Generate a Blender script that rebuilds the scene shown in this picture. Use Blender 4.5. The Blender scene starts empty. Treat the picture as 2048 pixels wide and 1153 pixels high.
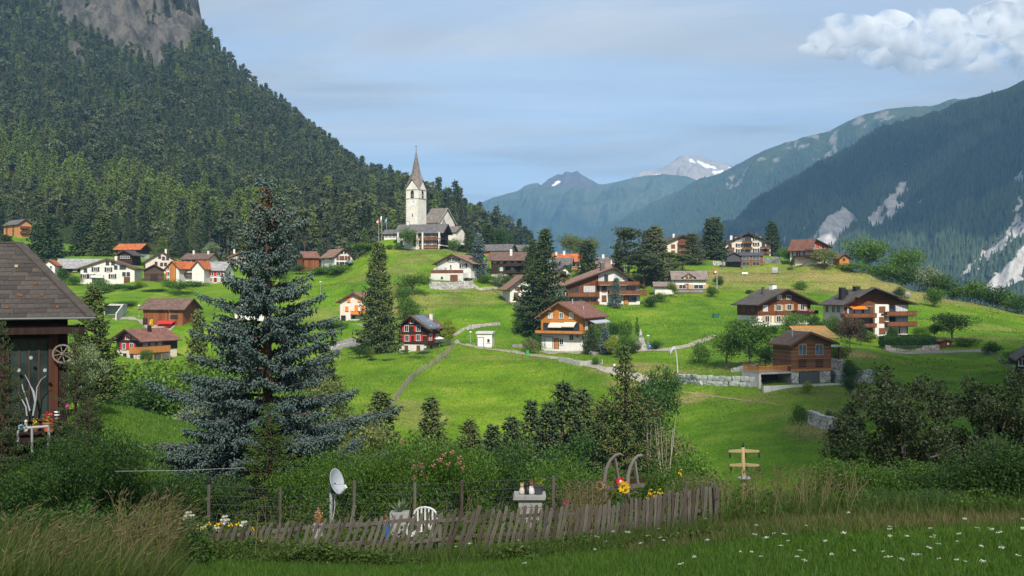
import bpy, bmesh, math, random
import numpy as np
from mathutils import Vector, Matrix

# ------------------------------------------------------------------ camera, light, sky
S = bpy.context.scene
COL = S.collection
F, CX, CY = 1991.1, 1024.0, 576.5          # photo focal length and centre in its own pixels
cam = bpy.data.cameras.new('camera'); cam.lens = 35; cam.sensor_width = 36
cam.clip_start = 0.1; cam.clip_end = 60000
co = bpy.data.objects.new('camera', cam); COL.objects.link(co)
co.location = (0, 0, 0); co.rotation_euler = (math.radians(90), 0, 0); S.camera = co

SUN_EL, SUN_AZ = math.radians(43), math.radians(172)
sdir = Vector((math.sin(SUN_AZ) * math.cos(SUN_EL), math.cos(SUN_AZ) * math.cos(SUN_EL), math.sin(SUN_EL)))
sl = bpy.data.lights.new('sun', 'SUN'); sl.energy = 5.0; sl.angle = math.radians(0.5); sl.color = (1.0, 0.94, 0.84)
so = bpy.data.objects.new('sun', sl); COL.objects.link(so)
so.rotation_euler = sdir.to_track_quat('Z', 'Y').to_euler()

W = bpy.data.worlds.new('World'); S.world = W; W.use_nodes = True
nt = W.node_tree; nt.nodes.clear()
def N(t, typ, **kw):
    n = t.nodes.new(typ)
    for k, v in kw.items():
        if k.startswith('i_'): n.inputs[k[2:].replace('_', ' ')].default_value = v
        else: setattr(n, k, v)
    return n
out = N(nt, 'ShaderNodeOutputWorld'); bg = N(nt, 'ShaderNodeBackground'); bg.inputs[1].default_value = 0.13
sky = N(nt, 'ShaderNodeTexSky', sky_type='NISHITA', sun_disc=False, sun_elevation=SUN_EL, sun_rotation=SUN_AZ,
        altitude=1300, air_density=1.0, dust_density=2.0, ozone_density=0.7)
geo = N(nt, 'ShaderNodeTexCoord'); sep = N(nt, 'ShaderNodeSeparateXYZ'); nt.links.new(geo.outputs['Generated'], sep.inputs[0])
zc = N(nt, 'ShaderNodeMath', operation='ADD'); zc.inputs[1].default_value = 0.10; nt.links.new(sep.outputs[2], zc.inputs[0])
zm = N(nt, 'ShaderNodeMath', operation='MAXIMUM'); zm.inputs[1].default_value = 0.03; nt.links.new(zc.outputs[0], zm.inputs[0])
dx = N(nt, 'ShaderNodeMath', operation='DIVIDE'); dy = N(nt, 'ShaderNodeMath', operation='DIVIDE')
for d, i in ((dx, 0), (dy, 1)):
    nt.links.new(sep.outputs[i], d.inputs[0]); nt.links.new(zm.outputs[0], d.inputs[1])
cmb = N(nt, 'ShaderNodeCombineXYZ'); nt.links.new(dx.outputs[0], cmb.inputs[0]); nt.links.new(dy.outputs[0], cmb.inputs[1])
mp = N(nt, 'ShaderNodeMapping'); mp.inputs['Scale'].default_value = (0.42, 1.15, 1); mp.inputs['Rotation'].default_value = (0, 0, 0.30)
mp.inputs['Location'].default_value = (0.9, 0.35, 0); nt.links.new(cmb.outputs[0], mp.inputs[0])
nz = N(nt, 'ShaderNodeTexNoise', i_Scale=1.35, i_Detail=8.0, i_Roughness=0.56, i_Distortion=0.35); nt.links.new(mp.outputs[0], nz.inputs['Vector'])
rmp = N(nt, 'ShaderNodeMapRange', i_From_Min=0.41, i_From_Max=0.59, i_To_Min=0.58, i_To_Max=0.99, interpolation_type='SMOOTHSTEP'); nt.links.new(nz.outputs[0], rmp.inputs['Value'])
# the veil of high cloud is thicker overhead than towards the horizon
el = N(nt, 'ShaderNodeMapRange', i_From_Min=0.0, i_From_Max=0.20, i_To_Min=0.85, i_To_Max=1.0); nt.links.new(sep.outputs[2], el.inputs['Value'])
mu = N(nt, 'ShaderNodeMath', operation='MULTIPLY'); nt.links.new(rmp.outputs[0], mu.inputs[0]); nt.links.new(el.outputs[0], mu.inputs[1])
mx = N(nt, 'ShaderNodeMixRGB')
nz2 = N(nt, 'ShaderNodeTexNoise', i_Scale=0.9, i_Detail=6.0, i_Roughness=0.6, i_Distortion=0.6); nt.links.new(mp.outputs[0], nz2.inputs['Vector'])
vr = N(nt, 'ShaderNodeValToRGB'); nt.links.new(nz2.outputs[0], vr.inputs[0]); vr.color_ramp.elements[0].position = 0.36; vr.color_ramp.elements[0].color = (2.55, 2.78, 3.05, 1); vr.color_ramp.elements[1].position = 0.64; vr.color_ramp.elements[1].color = (4.2, 4.4, 4.55, 1)
nt.links.new(vr.outputs[0], mx.inputs[2])
nt.links.new(mu.outputs[0], mx.inputs[0]); nt.links.new(sky.outputs[0], mx.inputs[1]); nt.links.new(mx.outputs[0], bg.inputs[0]); nt.links.new(bg.outputs[0], out.inputs[0])

S.view_settings.view_transform = 'Standard'; S.view_settings.look = 'None'; S.view_settings.exposure = 0.55; S.view_settings.gamma = 1
S.render.engine = 'CYCLES'
cy = S.cycles
cy.max_bounces = 8; cy.diffuse_bounces = 3; cy.glossy_bounces = 2; cy.transmission_bounces = 3; cy.transparent_max_bounces = 8; cy.volume_bounces = 5
cy.use_denoising = True; cy.caustics_reflective = False; cy.caustics_refractive = False; cy.sample_clamp_indirect = 6

# ------------------------------------------------------------------ helpers
rng = np.random.default_rng(11); R = random.Random(5)
def P(px, py, D): return Vector(((px - CX) / F * D, D, (CY - py) / F * D))
def X(px, D): return (px - CX) / F * D
def Z(py, D): return (CY - py) / F * D

def vnoise(x, y, seed=0):
    xi = np.floor(x).astype(np.int64); yi = np.floor(y).astype(np.int64); xf = x - xi; yf = y - yi
    def h(a, b):
        n = (a * 374761393 + b * 668265263 + seed * 982451653) & 0x7fffffff
        n = ((n ^ (n >> 13)) * 1274126177) & 0x7fffffff
        return ((n ^ (n >> 16)) & 0xffff) / 65535.0
    u = xf * xf * (3 - 2 * xf); v = yf * yf * (3 - 2 * yf)
    return (h(xi, yi) * (1 - u) + h(xi + 1, yi) * u) * (1 - v) + (h(xi, yi + 1) * (1 - u) + h(xi + 1, yi + 1) * u) * v
def fbm(x, y, seed=0, o=4, g=0.5):
    s = 0; a = 1; t = 0
    for k in range(o):
        s = s + a * (vnoise(x * 2 ** k, y * 2 ** k, seed + k) - 0.5); t += a; a *= g
    return s / t * 2

def new_mesh(name, V, FA):
    """V (n,3), FA list of faces or (m,3)/(m,4) array"""
    me = bpy.data.meshes.new(name)
    if isinstance(FA, np.ndarray):
        V = np.asarray(V, np.float32); m, k = FA.shape
        me.vertices.add(len(V)); me.vertices.foreach_set('co', V.ravel())
        me.loops.add(m * k); me.loops.foreach_set('vertex_index', FA.ravel().astype(np.int32))
        me.polygons.add(m); me.polygons.foreach_set('loop_start', (np.arange(m) * k).astype(np.int32))
        me.update(calc_edges=True)
    else:
        me.from_pydata([tuple(v) for v in V], [], FA); me.update()
    return me
def link(name, data, parent=None, mat=None, smooth=False):
    o = bpy.data.objects.new(name, data); COL.objects.link(o)
    if parent: o.parent = parent
    if mat is not None and data is not None and len(data.materials) == 0: data.materials.append(M(mat) if isinstance(mat, str) else mat)
    if smooth and data is not None: data.polygons.foreach_set('use_smooth', np.ones(len(data.polygons), bool))
    return o
def tag(o, label=None, cat=None, group=None, kind=None):
    if label: o['label'] = label
    if cat: o['category'] = cat
    if group: o['group'] = group
    if kind: o['kind'] = kind
    return o
def empty(name, loc=(0, 0, 0), rz=0):
    o = bpy.data.objects.new(name, None); COL.objects.link(o); o.location = loc; o.rotation_euler = (0, 0, rz); o.empty_display_size = 0.2
    return o

class MB:
    def __init__(s): s.v = []; s.f = []
    def add(s, V, FA):
        b = len(s.v); s.v += [tuple(v) for v in V]; s.f += [tuple(i + b for i in f) for f in FA]; return s
    def box(s, x0, x1, y0, y1, z0, z1):
        return s.add([(x0, y0, z0), (x1, y0, z0), (x1, y1, z0), (x0, y1, z0), (x0, y0, z1), (x1, y0, z1), (x1, y1, z1), (x0, y1, z1)],
                     [(0, 3, 2, 1), (4, 5, 6, 7), (0, 1, 5, 4), (1, 2, 6, 5), (2, 3, 7, 6), (3, 0, 4, 7)])
    def prism(s, poly, ax, a0, a1):
        """poly: list of 2D points; ax 'y': poly in xz extruded in y; 'x': poly in yz extruded in x; 'z': xy extruded in z"""
        n = len(poly)
        def q(p, a): return (p[0], a, p[1]) if ax == 'y' else ((a, p[0], p[1]) if ax == 'x' else (p[0], p[1], a))
        V = [q(p, a0) for p in poly] + [q(p, a1) for p in poly]
        FA = [tuple(range(n)), tuple(range(2 * n - 1, n - 1, -1))] + [(i, i + n, (i + 1) % n + n, (i + 1) % n) for i in range(n)]
        return s.add(V, FA)
    def bar(s, a, b, w, h=None):
        a = Vector(a); b = Vector(b); h = h or w; d = (b - a).normalized()
        u = d.cross(Vector((0, 0, 1))); u = u.normalized() if u.length > 1e-3 else Vector((1, 0, 0)); v = u.cross(d)
        V = [p + u * (sx * w / 2) + v * (sz * h / 2) for p in (a, b) for sx, sz in ((-1, -1), (1, -1), (1, 1), (-1, 1))]
        return s.add(V, [(0, 1, 2, 3), (7, 6, 5, 4), (0, 4, 5, 1), (1, 5, 6, 2), (2, 6, 7, 3), (3, 7, 4, 0)])
    def tube(s, pts, rad, n=8, cap=True):
        pts = [Vector(p) for p in pts]; rad = rad if isinstance(rad, (list, tuple)) else [rad] * len(pts)
        V = []; FA = []; u = None
        for i, p in enumerate(pts):
            d = (pts[min(i + 1, len(pts) - 1)] - pts[max(i - 1, 0)]).normalized()
            if u is None:
                u = d.cross(Vector((0, 0, 1)))
                if u.length < 1e-3: u = Vector((1, 0, 0))
            u = (u - d * u.dot(d)).normalized(); w = d.cross(u)
            V += [p + (u * math.cos(2 * math.pi * k / n) + w * math.sin(2 * math.pi * k / n)) * rad[i] for k in range(n)]
        for i in range(len(pts) - 1):
            FA += [(i * n + k, i * n + (k + 1) % n, (i + 1) * n + (k + 1) % n, (i + 1) * n + k) for k in range(n)]
        if cap: FA += [tuple(range(n - 1, -1, -1)), tuple((len(pts) - 1) * n + k for k in range(n))]
        return s.add(V, FA)
    def lathe(s, prof, n=12, c=(0, 0, 0), ax='z'):
        V = []; FA = []
        for r, z in prof:
            for k in range(n):
                a = 2 * math.pi * k / n; q = (r * math.cos(a), r * math.sin(a), z)
                if ax == 'y': q = (q[0], q[2], q[1])
                V.append((q[0] + c[0], q[1] + c[1], q[2] + c[2]))
        for i in range(len(prof) - 1):
            FA += [(i * n + k, i * n + (k + 1) % n, (i + 1) * n + (k + 1) % n, (i + 1) * n + k) for k in range(n)]
        FA += [tuple(range(n - 1, -1, -1)), tuple((len(prof) - 1) * n + k for k in range(n))]
        return s.add(V, FA)
    def mesh(s, name='mesh'): return new_mesh(name, s.v, s.f)
    def build(s, name, mat, parent=None, smooth=False):
        return link(name, s.mesh(name), parent, mat, smooth)

# ------------------------------------------------------------------ materials
MATS = {}
def mat_base(name, rough=0.8, spec=0.3):
    m = bpy.data.materials.new(name); m.use_nodes = True; t = m.node_tree
    b = t.nodes['Principled BSDF']; b.inputs['Roughness'].default_value = rough; b.inputs['Specular IOR Level'].default_value = spec
    return m, t, b
def ramp(t, fac, stops):
    r = N(t, 'ShaderNodeValToRGB'); e = r.color_ramp.elements
    while len(e) < len(stops): e.new(0.5)
    for q, (p, c) in zip(e, stops): q.position = p; q.color = (*c, 1)
    t.links.new(fac, r.inputs[0]); return r.outputs[0]
def coords(t, kind='Object', scale=(1, 1, 1)):
    c = N(t, 'ShaderNodeTexCoord'); m = N(t, 'ShaderNodeMapping'); m.inputs['Scale'].default_value = scale
    t.links.new(c.outputs[kind], m.inputs[0]); return m.outputs[0]
def noise(t, vec, scale, detail=4, rough=0.6):
    n = N(t, 'ShaderNodeTexNoise', i_Scale=scale, i_Detail=detail, i_Roughness=rough); t.links.new(vec, n.inputs['Vector']); return n.outputs[0]
def bump(t, b, h, dist, strength=1.0):
    n = N(t, 'ShaderNodeBump', i_Distance=dist, i_Strength=strength); t.links.new(h, n.inputs['Height']); t.links.new(n.outputs[0], b.inputs['Normal'])
def mul(t, a, v):
    n = N(t, 'ShaderNodeMixRGB', blend_type='MULTIPLY'); n.inputs[0].default_value = 1
    t.links.new(a, n.inputs[1])
    if isinstance(v, tuple): n.inputs[2].default_value = (*v, 1)
    else: t.links.new(v, n.inputs[2])
    return n.outputs[0]
def mixc(t, f, a, b):
    n = N(t, 'ShaderNodeMixRGB')
    if isinstance(f, float): n.inputs[0].default_value = f
    else: t.links.new(f, n.inputs[0])
    for i, v in ((1, a), (2, b)):
        if isinstance(v, tuple): n.inputs[i].default_value = (*v, 1)
        else: t.links.new(v, n.inputs[i])
    return n.outputs[0]

def m_plain(name, c, rough=0.75, var=0.18, scale=1.5, spec=0.3, bmp=0.0):
    m, t, b = mat_base(name, rough, spec); v = coords(t); n = noise(t, v, scale)
    lo = tuple(x * (1 - var) for x in c); hi = tuple(min(1, x * (1 + var * 0.6)) for x in c)
    t.links.new(ramp(t, n, [(0.3, lo), (0.7, hi)]), b.inputs['Base Color'])
    if bmp: bump(t, b, noise(t, v, scale * 8), bmp)
    if name.startswith(('plaster', 'concrete')):
        st = noise(t, coords(t, 'Object', (1.6, 1.6, 0.22)), 1.3, 6, 0.7); c0 = b.inputs['Base Color'].links[0].from_socket
        t.links.new(mul(t, c0, ramp(t, st, [(0.28, (0.82, 0.80, 0.77)), (0.52, (1, 1, 1)), (0.75, (1.06, 1.06, 1.06))])), b.inputs['Base Color'])
    return m
def m_plank(name, c, axis='x', width=0.18, var=0.35, gap=0.45, rough=0.8):
    """boards: stripes across `axis` (x and y both for vertical boards, z for horizontal logs)"""
    m, t, b = mat_base(name, rough, 0.2)
    c0 = N(t, 'ShaderNodeTexCoord'); sp = N(t, 'ShaderNodeSeparateXYZ'); t.links.new(c0.outputs['Object'], sp.inputs[0])
    if axis == 'z': src = sp.outputs[2]
    else:
        a = N(t, 'ShaderNodeMath', operation='ADD'); t.links.new(sp.outputs[0], a.inputs[0]); t.links.new(sp.outputs[1], a.inputs[1]); src = a.outputs[0]
    d = N(t, 'ShaderNodeMath', operation='DIVIDE'); t.links.new(src, d.inputs[0]); d.inputs[1].default_value = width
    fr = N(t, 'ShaderNodeMath', operation='FRACT'); t.links.new(d.outputs[0], fr.inputs[0])
    fl = N(t, 'ShaderNodeMath', operation='FLOOR'); t.links.new(d.outputs[0], fl.inputs[0])
    wn = N(t, 'ShaderNodeTexWhiteNoise', noise_dimensions='1D'); t.links.new(fl.outputs[0], wn.inputs['W'])
    sc = (0.6, 0.6, 9) if axis == 'z' else (9, 9, 0.6)
    gr = noise(t, coords(t, 'Object', sc), 2.0, 5)
    big = noise(t, coords(t), 0.35, 3)
    av = N(t, 'ShaderNodeMath', operation='ADD'); t.links.new(wn.outputs[0], av.inputs[0]); t.links.new(gr, av.inputs[1])
    av2 = N(t, 'ShaderNodeMath', operation='ADD'); t.links.new(av.outputs[0], av2.inputs[0]); t.links.new(big, av2.inputs[1])
    dv = N(t, 'ShaderNodeMath', operation='DIVIDE'); t.links.new(av2.outputs[0], dv.inputs[0]); dv.inputs[1].default_value = 3
    col = ramp(t, dv.outputs[0], [(0.25, tuple(x * (1 - var) for x in c)), (0.75, tuple(min(1, x * (1 + var)) for x in c))])
    gapf = N(t, 'ShaderNodeMath', operation='LESS_THAN'); t.links.new(fr.outputs[0], gapf.inputs[0]); gapf.inputs[1].default_value = 0.09
    t.links.new(mixc(t, gapf.outputs[0], col, mul(t, col, (1 - gap,) * 3)), b.inputs['Base Color'])
    return m
def m_roof(name, c, row=0.35, var=0.25, rough=0.7):
    m, t, b = mat_base(name, rough, 0.25); v = coords(t)
    br = N(t, 'ShaderNodeTexBrick', i_Scale=1.0, i_Mortar_Size=0.018, i_Brick_Width=0.45, i_Row_Height=row, i_Bias=0.0)
    # slope-independent: rows follow height, bricks follow the horizontal run
    c0 = N(t, 'ShaderNodeTexCoord'); sp = N(t, 'ShaderNodeSeparateXYZ'); t.links.new(c0.outputs['Object'], sp.inputs[0])
    a = N(t, 'ShaderNodeMath', operation='ADD'); t.links.new(sp.outputs[0], a.inputs[0]); t.links.new(sp.outputs[1], a.inputs[1])
    z2 = N(t, 'ShaderNodeMath', operation='MULTIPLY'); t.links.new(sp.outputs[2], z2.inputs[0]); z2.inputs[1].default_value = 1.9
    cb = N(t, 'ShaderNodeCombineXYZ'); t.links.new(a.outputs[0], cb.inputs[0]); t.links.new(z2.outputs[0], cb.inputs[1]); t.links.new(cb.outputs[0], br.inputs['Vector'])
    br.inputs['Color1'].default_value = (*[x * (1 - var) for x in c], 1); br.inputs['Color2'].default_value = (*[min(1, x * (1 + var)) for x in c], 1)
    br.inputs['Mortar'].default_value = (*[x * 0.35 for x in c], 1)
    n = noise(t, v, 0.7, 6); n2 = ramp(t, n, [(0.3, (0.68,) * 3), (0.72, (1.2, 1.17, 1.12))])
    t.links.new(mul(t, br.outputs[0], n2), b.inputs['Base Color'])
    bump(t, b, br.outputs[1], 0.03, 0.6)
    return m
def m_leaf(name, c, c2=None, trans=0.35, hue=0.14, rough=0.55, hi=1.35):
    """leaves: diffuse + translucent, colour varies by leaf and by plant"""
    m = bpy.data.materials.new(name); m.use_nodes = True; t = m.node_tree; t.nodes.clear()
    o = N(t, 'ShaderNodeOutputMaterial'); c2 = c2 or tuple(x * 0.5 for x in c)
    g = N(t, 'ShaderNodeNewGeometry'); oi = N(t, 'ShaderNodeObjectInfo')
    col = ramp(t, g.outputs['Random Per Island'], [(0.0, c2), (0.55, c), (1.0, tuple(min(1, x * hi) for x in c))])
    rv = ramp(t, oi.outputs['Random'], [(0.0, (1 - hue, 1 - hue * 0.8, 1 - hue)), (0.5, (1, 1, 1)), (1.0, (1 + hue * 1.1, 1 + hue * 0.9, 1 + hue * 0.1))])
    col = mul(t, col, rv)
    d = N(t, 'ShaderNodeBsdfPrincipled'); d.inputs['Roughness'].default_value = rough; d.inputs['Specular IOR Level'].default_value = 0.25
    tr = N(t, 'ShaderNodeBsdfTranslucent'); mxs = N(t, 'ShaderNodeMixShader'); mxs.inputs[0].default_value = trans
    t.links.new(col, d.inputs['Base Color']); t.links.new(mul(t, col, (1.15, 1.1, 0.5)), tr.inputs[0])
    t.links.new(d.outputs[0], mxs.inputs[1]); t.links.new(tr.outputs[0], mxs.inputs[2]); t.links.new(mxs.outputs[0], o.inputs[0])
    return m
def m_stone(name, c, scale=2.2, var=0.4, bmp=0.05):
    m, t, b = mat_base(name, 0.9, 0.2); v = coords(t)
    vo = N(t, 'ShaderNodeTexVoronoi', i_Scale=scale, feature='F1'); t.links.new(v, vo.inputs['Vector'])
    ve = N(t, 'ShaderNodeTexVoronoi', i_Scale=scale, feature='DISTANCE_TO_EDGE'); t.links.new(v, ve.inputs['Vector'])
    col = ramp(t, vo.outputs['Color'], [(0.1, tuple(x * (1 - var) for x in c)), (0.9, tuple(min(1, x * (1 + var)) for x in c))])
    edge = ramp(t, ve.outputs['Distance'], [(0.0, (0.35,) * 3), (0.09, (1,) * 3)])
    col = mul(t, mul(t, col, edge), ramp(t, noise(t, v, 6, 5), [(0.3, (0.75,) * 3), (0.7, (1.15,) * 3)]))
    t.links.new(col, b.inputs['Base Color']); bump(t, b, edge, bmp)
    return m
def m_glass(name, c=(0.02, 0.03, 0.04), rough=0.08):
    m, t, b = mat_base(name, rough, 0.5); v = coords(t)
    t.links.new(ramp(t, noise(t, v, 0.9, 2), [(0.35, tuple(x * 0.6 for x in c)), (0.65, tuple(x * 1.6 for x in c))]), b.inputs['Base Color'])
    return m
DEFS = {
 'plaster': lambda: m_plain('plaster', (0.62, 0.60, 0.56), 0.9, 0.10, 0.5, 0.1),
 'plaster_cream': lambda: m_plain('plaster_cream', (0.62, 0.55, 0.45), 0.9, 0.10, 0.5, 0.1),
 'plaster_pink': lambda: m_plain('plaster_pink', (0.60, 0.50, 0.44), 0.9, 0.10, 0.5, 0.1),
 'plaster_warm': lambda: m_plain('plaster_warm', (0.64, 0.56, 0.50), 0.9, 0.08, 0.5, 0.1),
 'plaster_old': lambda: m_plain('plaster_old', (0.66, 0.62, 0.55), 0.95, 0.16, 0.45, 0.1),
 'plaster_orange': lambda: m_plain('plaster_orange', (0.50, 0.23, 0.09), 0.9, 0.12, 0.5, 0.1),
 'concrete': lambda: m_plain('concrete', (0.36, 0.35, 0.33), 0.9, 0.25, 0.8, 0.1),
 'concrete_pale': lambda: m_plain('concrete_pale', (0.50, 0.49, 0.46), 0.9, 0.2, 0.6, 0.1),
 'wood_dark': lambda: m_plank('wood_dark', (0.040, 0.022, 0.014), 'z', 0.22),
 'wood_brown': lambda: m_plank('wood_brown', (0.140, 0.050, 0.019), 'z', 0.24),
 'wood_red': lambda: m_plank('wood_red', (0.15, 0.050, 0.020), 'x', 0.20),
 'wood_balcony': lambda: m_plank('wood_balcony', (0.16, 0.062, 0.026), 'x', 0.22),
 'wood_orange': lambda: m_plank('wood_orange', (0.42, 0.155, 0.030), 'z', 0.22, 0.2, 0.3),
 'wood_orange_v': lambda: m_plank('wood_orange_v', (0.42, 0.17, 0.045), 'x', 0.2, 0.2, 0.35),
 'wood_barn': lambda: m_plank('wood_barn', (0.20, 0.070, 0.026), 'x', 0.28, 0.5),
 'wood_log': lambda: m_plank('wood_log', (0.070, 0.046, 0.030), 'z', 0.45, 0.4, 0.7),
 'wood_weather': lambda: m_plank('wood_weather', (0.165, 0.076, 0.038), 'z', 0.30, 0.55, 0.5),
 'wood_house': lambda: m_plank('wood_house', (0.026, 0.013, 0.010), 'x', 0.16, 0.4, 0.5),
 'wood_house_red': lambda: m_plank('wood_house_red', (0.085, 0.028, 0.013), 'x', 0.30, 0.25, 0.3),
 'wood_grey': lambda: m_plank('wood_grey', (0.20, 0.18, 0.155), 'x', 0.5, 0.35, 0.0, 0.95),
 'picket': lambda: m_picket(),
 'roof_brown': lambda: m_roof('roof_brown', (0.150, 0.095, 0.075)),
 'roof_pink': lambda: m_roof('roof_pink', (0.27, 0.155, 0.115)),
 'roof_red': lambda: m_roof('roof_red', (0.20, 0.095, 0.072)),
 'roof_orange': lambda: m_roof('roof_orange', (0.46, 0.125, 0.040)),
 'roof_grey': lambda: m_roof('roof_grey', (0.135, 0.130, 0.132)),
 'roof_dark': lambda: m_roof('roof_dark', (0.088, 0.076, 0.070)),
 'roof_light': lambda: m_roof('roof_light', (0.23, 0.185, 0.165)),
 'roof_pale': lambda: m_roof('roof_pale', (0.30, 0.30, 0.31)),
 'roof_shingle': lambda: m_roof('roof_shingle', (0.19, 0.165, 0.15), 0.25, 0.35),
 'roof_slate': lambda: m_plain('roof_slate', (0.060, 0.060, 0.066), 0.6),
 'tile': lambda: m_tile(),
 'trim_dark': lambda: m_plain('trim_dark', (0.050, 0.026, 0.017), 0.8),
 'trim_brown': lambda: m_plain('trim_brown', (0.13, 0.055, 0.026), 0.8),
 'trim_orange': lambda: m_plain('trim_orange', (0.42, 0.17, 0.05), 0.75),
 'white': lambda: m_plain('white', (0.68, 0.67, 0.65), 0.6, 0.06),
 'white_metal': lambda: m_plain('white_metal', (0.60, 0.61, 0.62), 0.4, 0.08),
 'dish_grey': lambda: m_plain('dish_grey', (0.46, 0.49, 0.52), 0.45, 0.08, 3),
 'red_paint': lambda: m_plain('red_paint', (0.50, 0.030, 0.028), 0.6),
 'red_dark': lambda: m_plain('red_dark', (0.17, 0.022, 0.022), 0.7),
 'orange_paint': lambda: m_plain('orange_paint', (0.72, 0.20, 0.015), 0.6, 0.08),
 'green_paint': lambda: m_plain('green_paint', (0.018, 0.105, 0.055), 0.6),
 'brown_paint': lambda: m_plain('brown_paint', (0.16, 0.062, 0.028), 0.7),
 'tan_paint': lambda: m_plain('tan_paint', (0.45, 0.29, 0.16), 0.7),
 'yellow_paint': lambda: m_plain('yellow_paint', (0.78, 0.43, 0.015), 0.5, 0.06),
 'yellow_cloth': lambda: m_plain('yellow_cloth', (0.30, 0.19, 0.07), 0.85, 0.3),
 'cloth_white': lambda: m_plain('cloth_white', (0.62, 0.53, 0.45), 0.9, 0.08),
 'cloth_grey': lambda: m_plain('cloth_grey', (0.36, 0.38, 0.43), 0.9, 0.08),
 'cloth_blue': lambda: m_plain('cloth_blue', (0.03, 0.12, 0.35), 0.8),
 'cloth_lightblue': lambda: m_plain('cloth_lightblue', (0.12, 0.38, 0.55), 0.8),
 'black': lambda: m_plain('black', (0.018, 0.018, 0.020), 0.5),
 'metal': lambda: m_plain('metal', (0.30, 0.31, 0.32), 0.35, 0.1, 3, 0.6),
 'metal_dark': lambda: m_plain('metal_dark', (0.07, 0.075, 0.08), 0.5, 0.2, 3, 0.5),
 'solar': lambda: m_plain('solar', (0.10, 0.13, 0.17), 0.2, 0.2, 0.6, 0.7),
 'glass': lambda: m_glass('glass'),
 'glass_blue': lambda: m_glass('glass_blue', (0.045, 0.085, 0.12), 0.1),
 'glass_green': lambda: m_glass('glass_green', (0.020, 0.029, 0.028), 0.12),
 'glass_pale': lambda: m_glass('glass_pale', (0.22, 0.27, 0.27), 0.15),
 'curtain': lambda: m_plain('curtain', (0.42, 0.42, 0.42), 0.4, 0.3, 3),
 'rubble': lambda: m_stone('rubble', (0.33, 0.29, 0.26), 2.6),
 'rubble_pale': lambda: m_stone('rubble_pale', (0.42, 0.40, 0.38), 1.6, 0.3),
 'block': lambda: m_block(),
 'boulder': lambda: m_plain('boulder', (0.23, 0.215, 0.195), 0.95, 0.45, 1.5, 0.1, 0.04),
 'gravel': lambda: m_plain('gravel', (0.31, 0.28, 0.235), 0.95, 0.3, 0.9, 0.1),
 'asphalt': lambda: m_plain('asphalt', (0.20, 0.195, 0.19), 0.95, 0.2, 0.8, 0.1),
 'bark': lambda: m_plain('bark', (0.085, 0.055, 0.038), 0.95, 0.4, 4, 0.1, 0.02),
 'bark_grey': lambda: m_plain('bark_grey', (0.14, 0.11, 0.095), 0.95, 0.4, 4, 0.1, 0.02),
 'bark_birch': lambda: m_plain('bark_birch', (0.45, 0.42, 0.36), 0.9, 0.3, 3, 0.1),
 'terracotta': lambda: m_plain('terracotta', (0.40, 0.12, 0.055), 0.8, 0.2, 4),
 'cone': lambda: m_leaf('cone', (0.120, 0.058, 0.028), (0.05, 0.025, 0.013), 0.05),
 'n_blue': lambda: m_leaf('n_blue', (0.104, 0.152, 0.138), (0.032, 0.054, 0.050), 0.10, 0.03, hi=1.15),
 'n_spruce': lambda: m_leaf('n_spruce', (0.086, 0.116, 0.032), (0.036, 0.056, 0.018), 0.12, 0.12, hi=1.25),
 'n_dark': lambda: m_leaf('n_dark', (0.056, 0.086, 0.030), (0.024, 0.042, 0.016), 0.10, 0.12, hi=1.25),
 'n_brown': lambda: m_leaf('n_brown', (0.030, 0.046, 0.016), (0.011, 0.017, 0.008), 0.08, 0.1),
 'n_green': lambda: m_leaf('n_green', (0.087, 0.145, 0.023), (0.035, 0.067, 0.014), 0.15, 0.1),
 'n_forest': lambda: m_leaf('n_forest', (0.074, 0.100, 0.048), (0.048, 0.067, 0.035), 0.32, 0.36, hi=1.1),
 'n_pine': lambda: m_leaf('n_pine', (0.102, 0.122, 0.066), (0.066, 0.084, 0.047), 0.32, 0.34, hi=1.1),
 'n_larch': lambda: m_leaf('n_larch', (0.140, 0.200, 0.048), (0.098, 0.144, 0.036), 0.32, 0.25, hi=1.1),
 'n_dead': lambda: m_leaf('n_dead', (0.12, 0.085, 0.065), (0.07, 0.05, 0.035), 0.05, 0.2),
 'l_green': lambda: m_leaf('l_green', (0.090, 0.171, 0.023), (0.038, 0.084, 0.014), 0.30, 0.15),
 'l_dark': lambda: m_leaf('l_dark', (0.043, 0.093, 0.017), (0.017, 0.043, 0.012), 0.25, 0.15),
 'l_olive': lambda: m_leaf('l_olive', (0.138, 0.162, 0.052), (0.070, 0.090, 0.032), 0.25, 0.15),
 'l_yellow': lambda: m_leaf('l_yellow', (0.246, 0.290, 0.029), (0.116, 0.160, 0.022), 0.35, 0.1),
 'l_grey': lambda: m_leaf('l_grey', (0.160, 0.203, 0.109), (0.080, 0.116, 0.061), 0.2, 0.1),
 'l_brown': lambda: m_leaf('l_brown', (0.113, 0.075, 0.049), (0.051, 0.043, 0.026), 0.2, 0.1),
 'l_hedge': lambda: m_leaf('l_hedge', (0.038, 0.087, 0.020), (0.016, 0.041, 0.012), 0.2, 0.1),
 'g_lawn': lambda: m_leaf('g_lawn', (0.085, 0.165, 0.024), (0.040, 0.090, 0.014), 0.35, 0.0),
 'g_meadow': lambda: m_leaf('g_meadow', (0.155, 0.258, 0.020), (0.085, 0.170, 0.014), 0.35, 0.0),
 'g_dry': lambda: m_leaf('g_dry', (0.175, 0.145, 0.070), (0.062, 0.066, 0.025), 0.3, 0.0),
 'g_weed': lambda: m_leaf('g_weed', (0.080, 0.125, 0.024), (0.032, 0.064, 0.013), 0.3, 0.0),
 'petal_white': lambda: m_leaf('petal_white', (0.70, 0.70, 0.64), (0.5, 0.5, 0.42), 0.2, 0.0),
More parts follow.
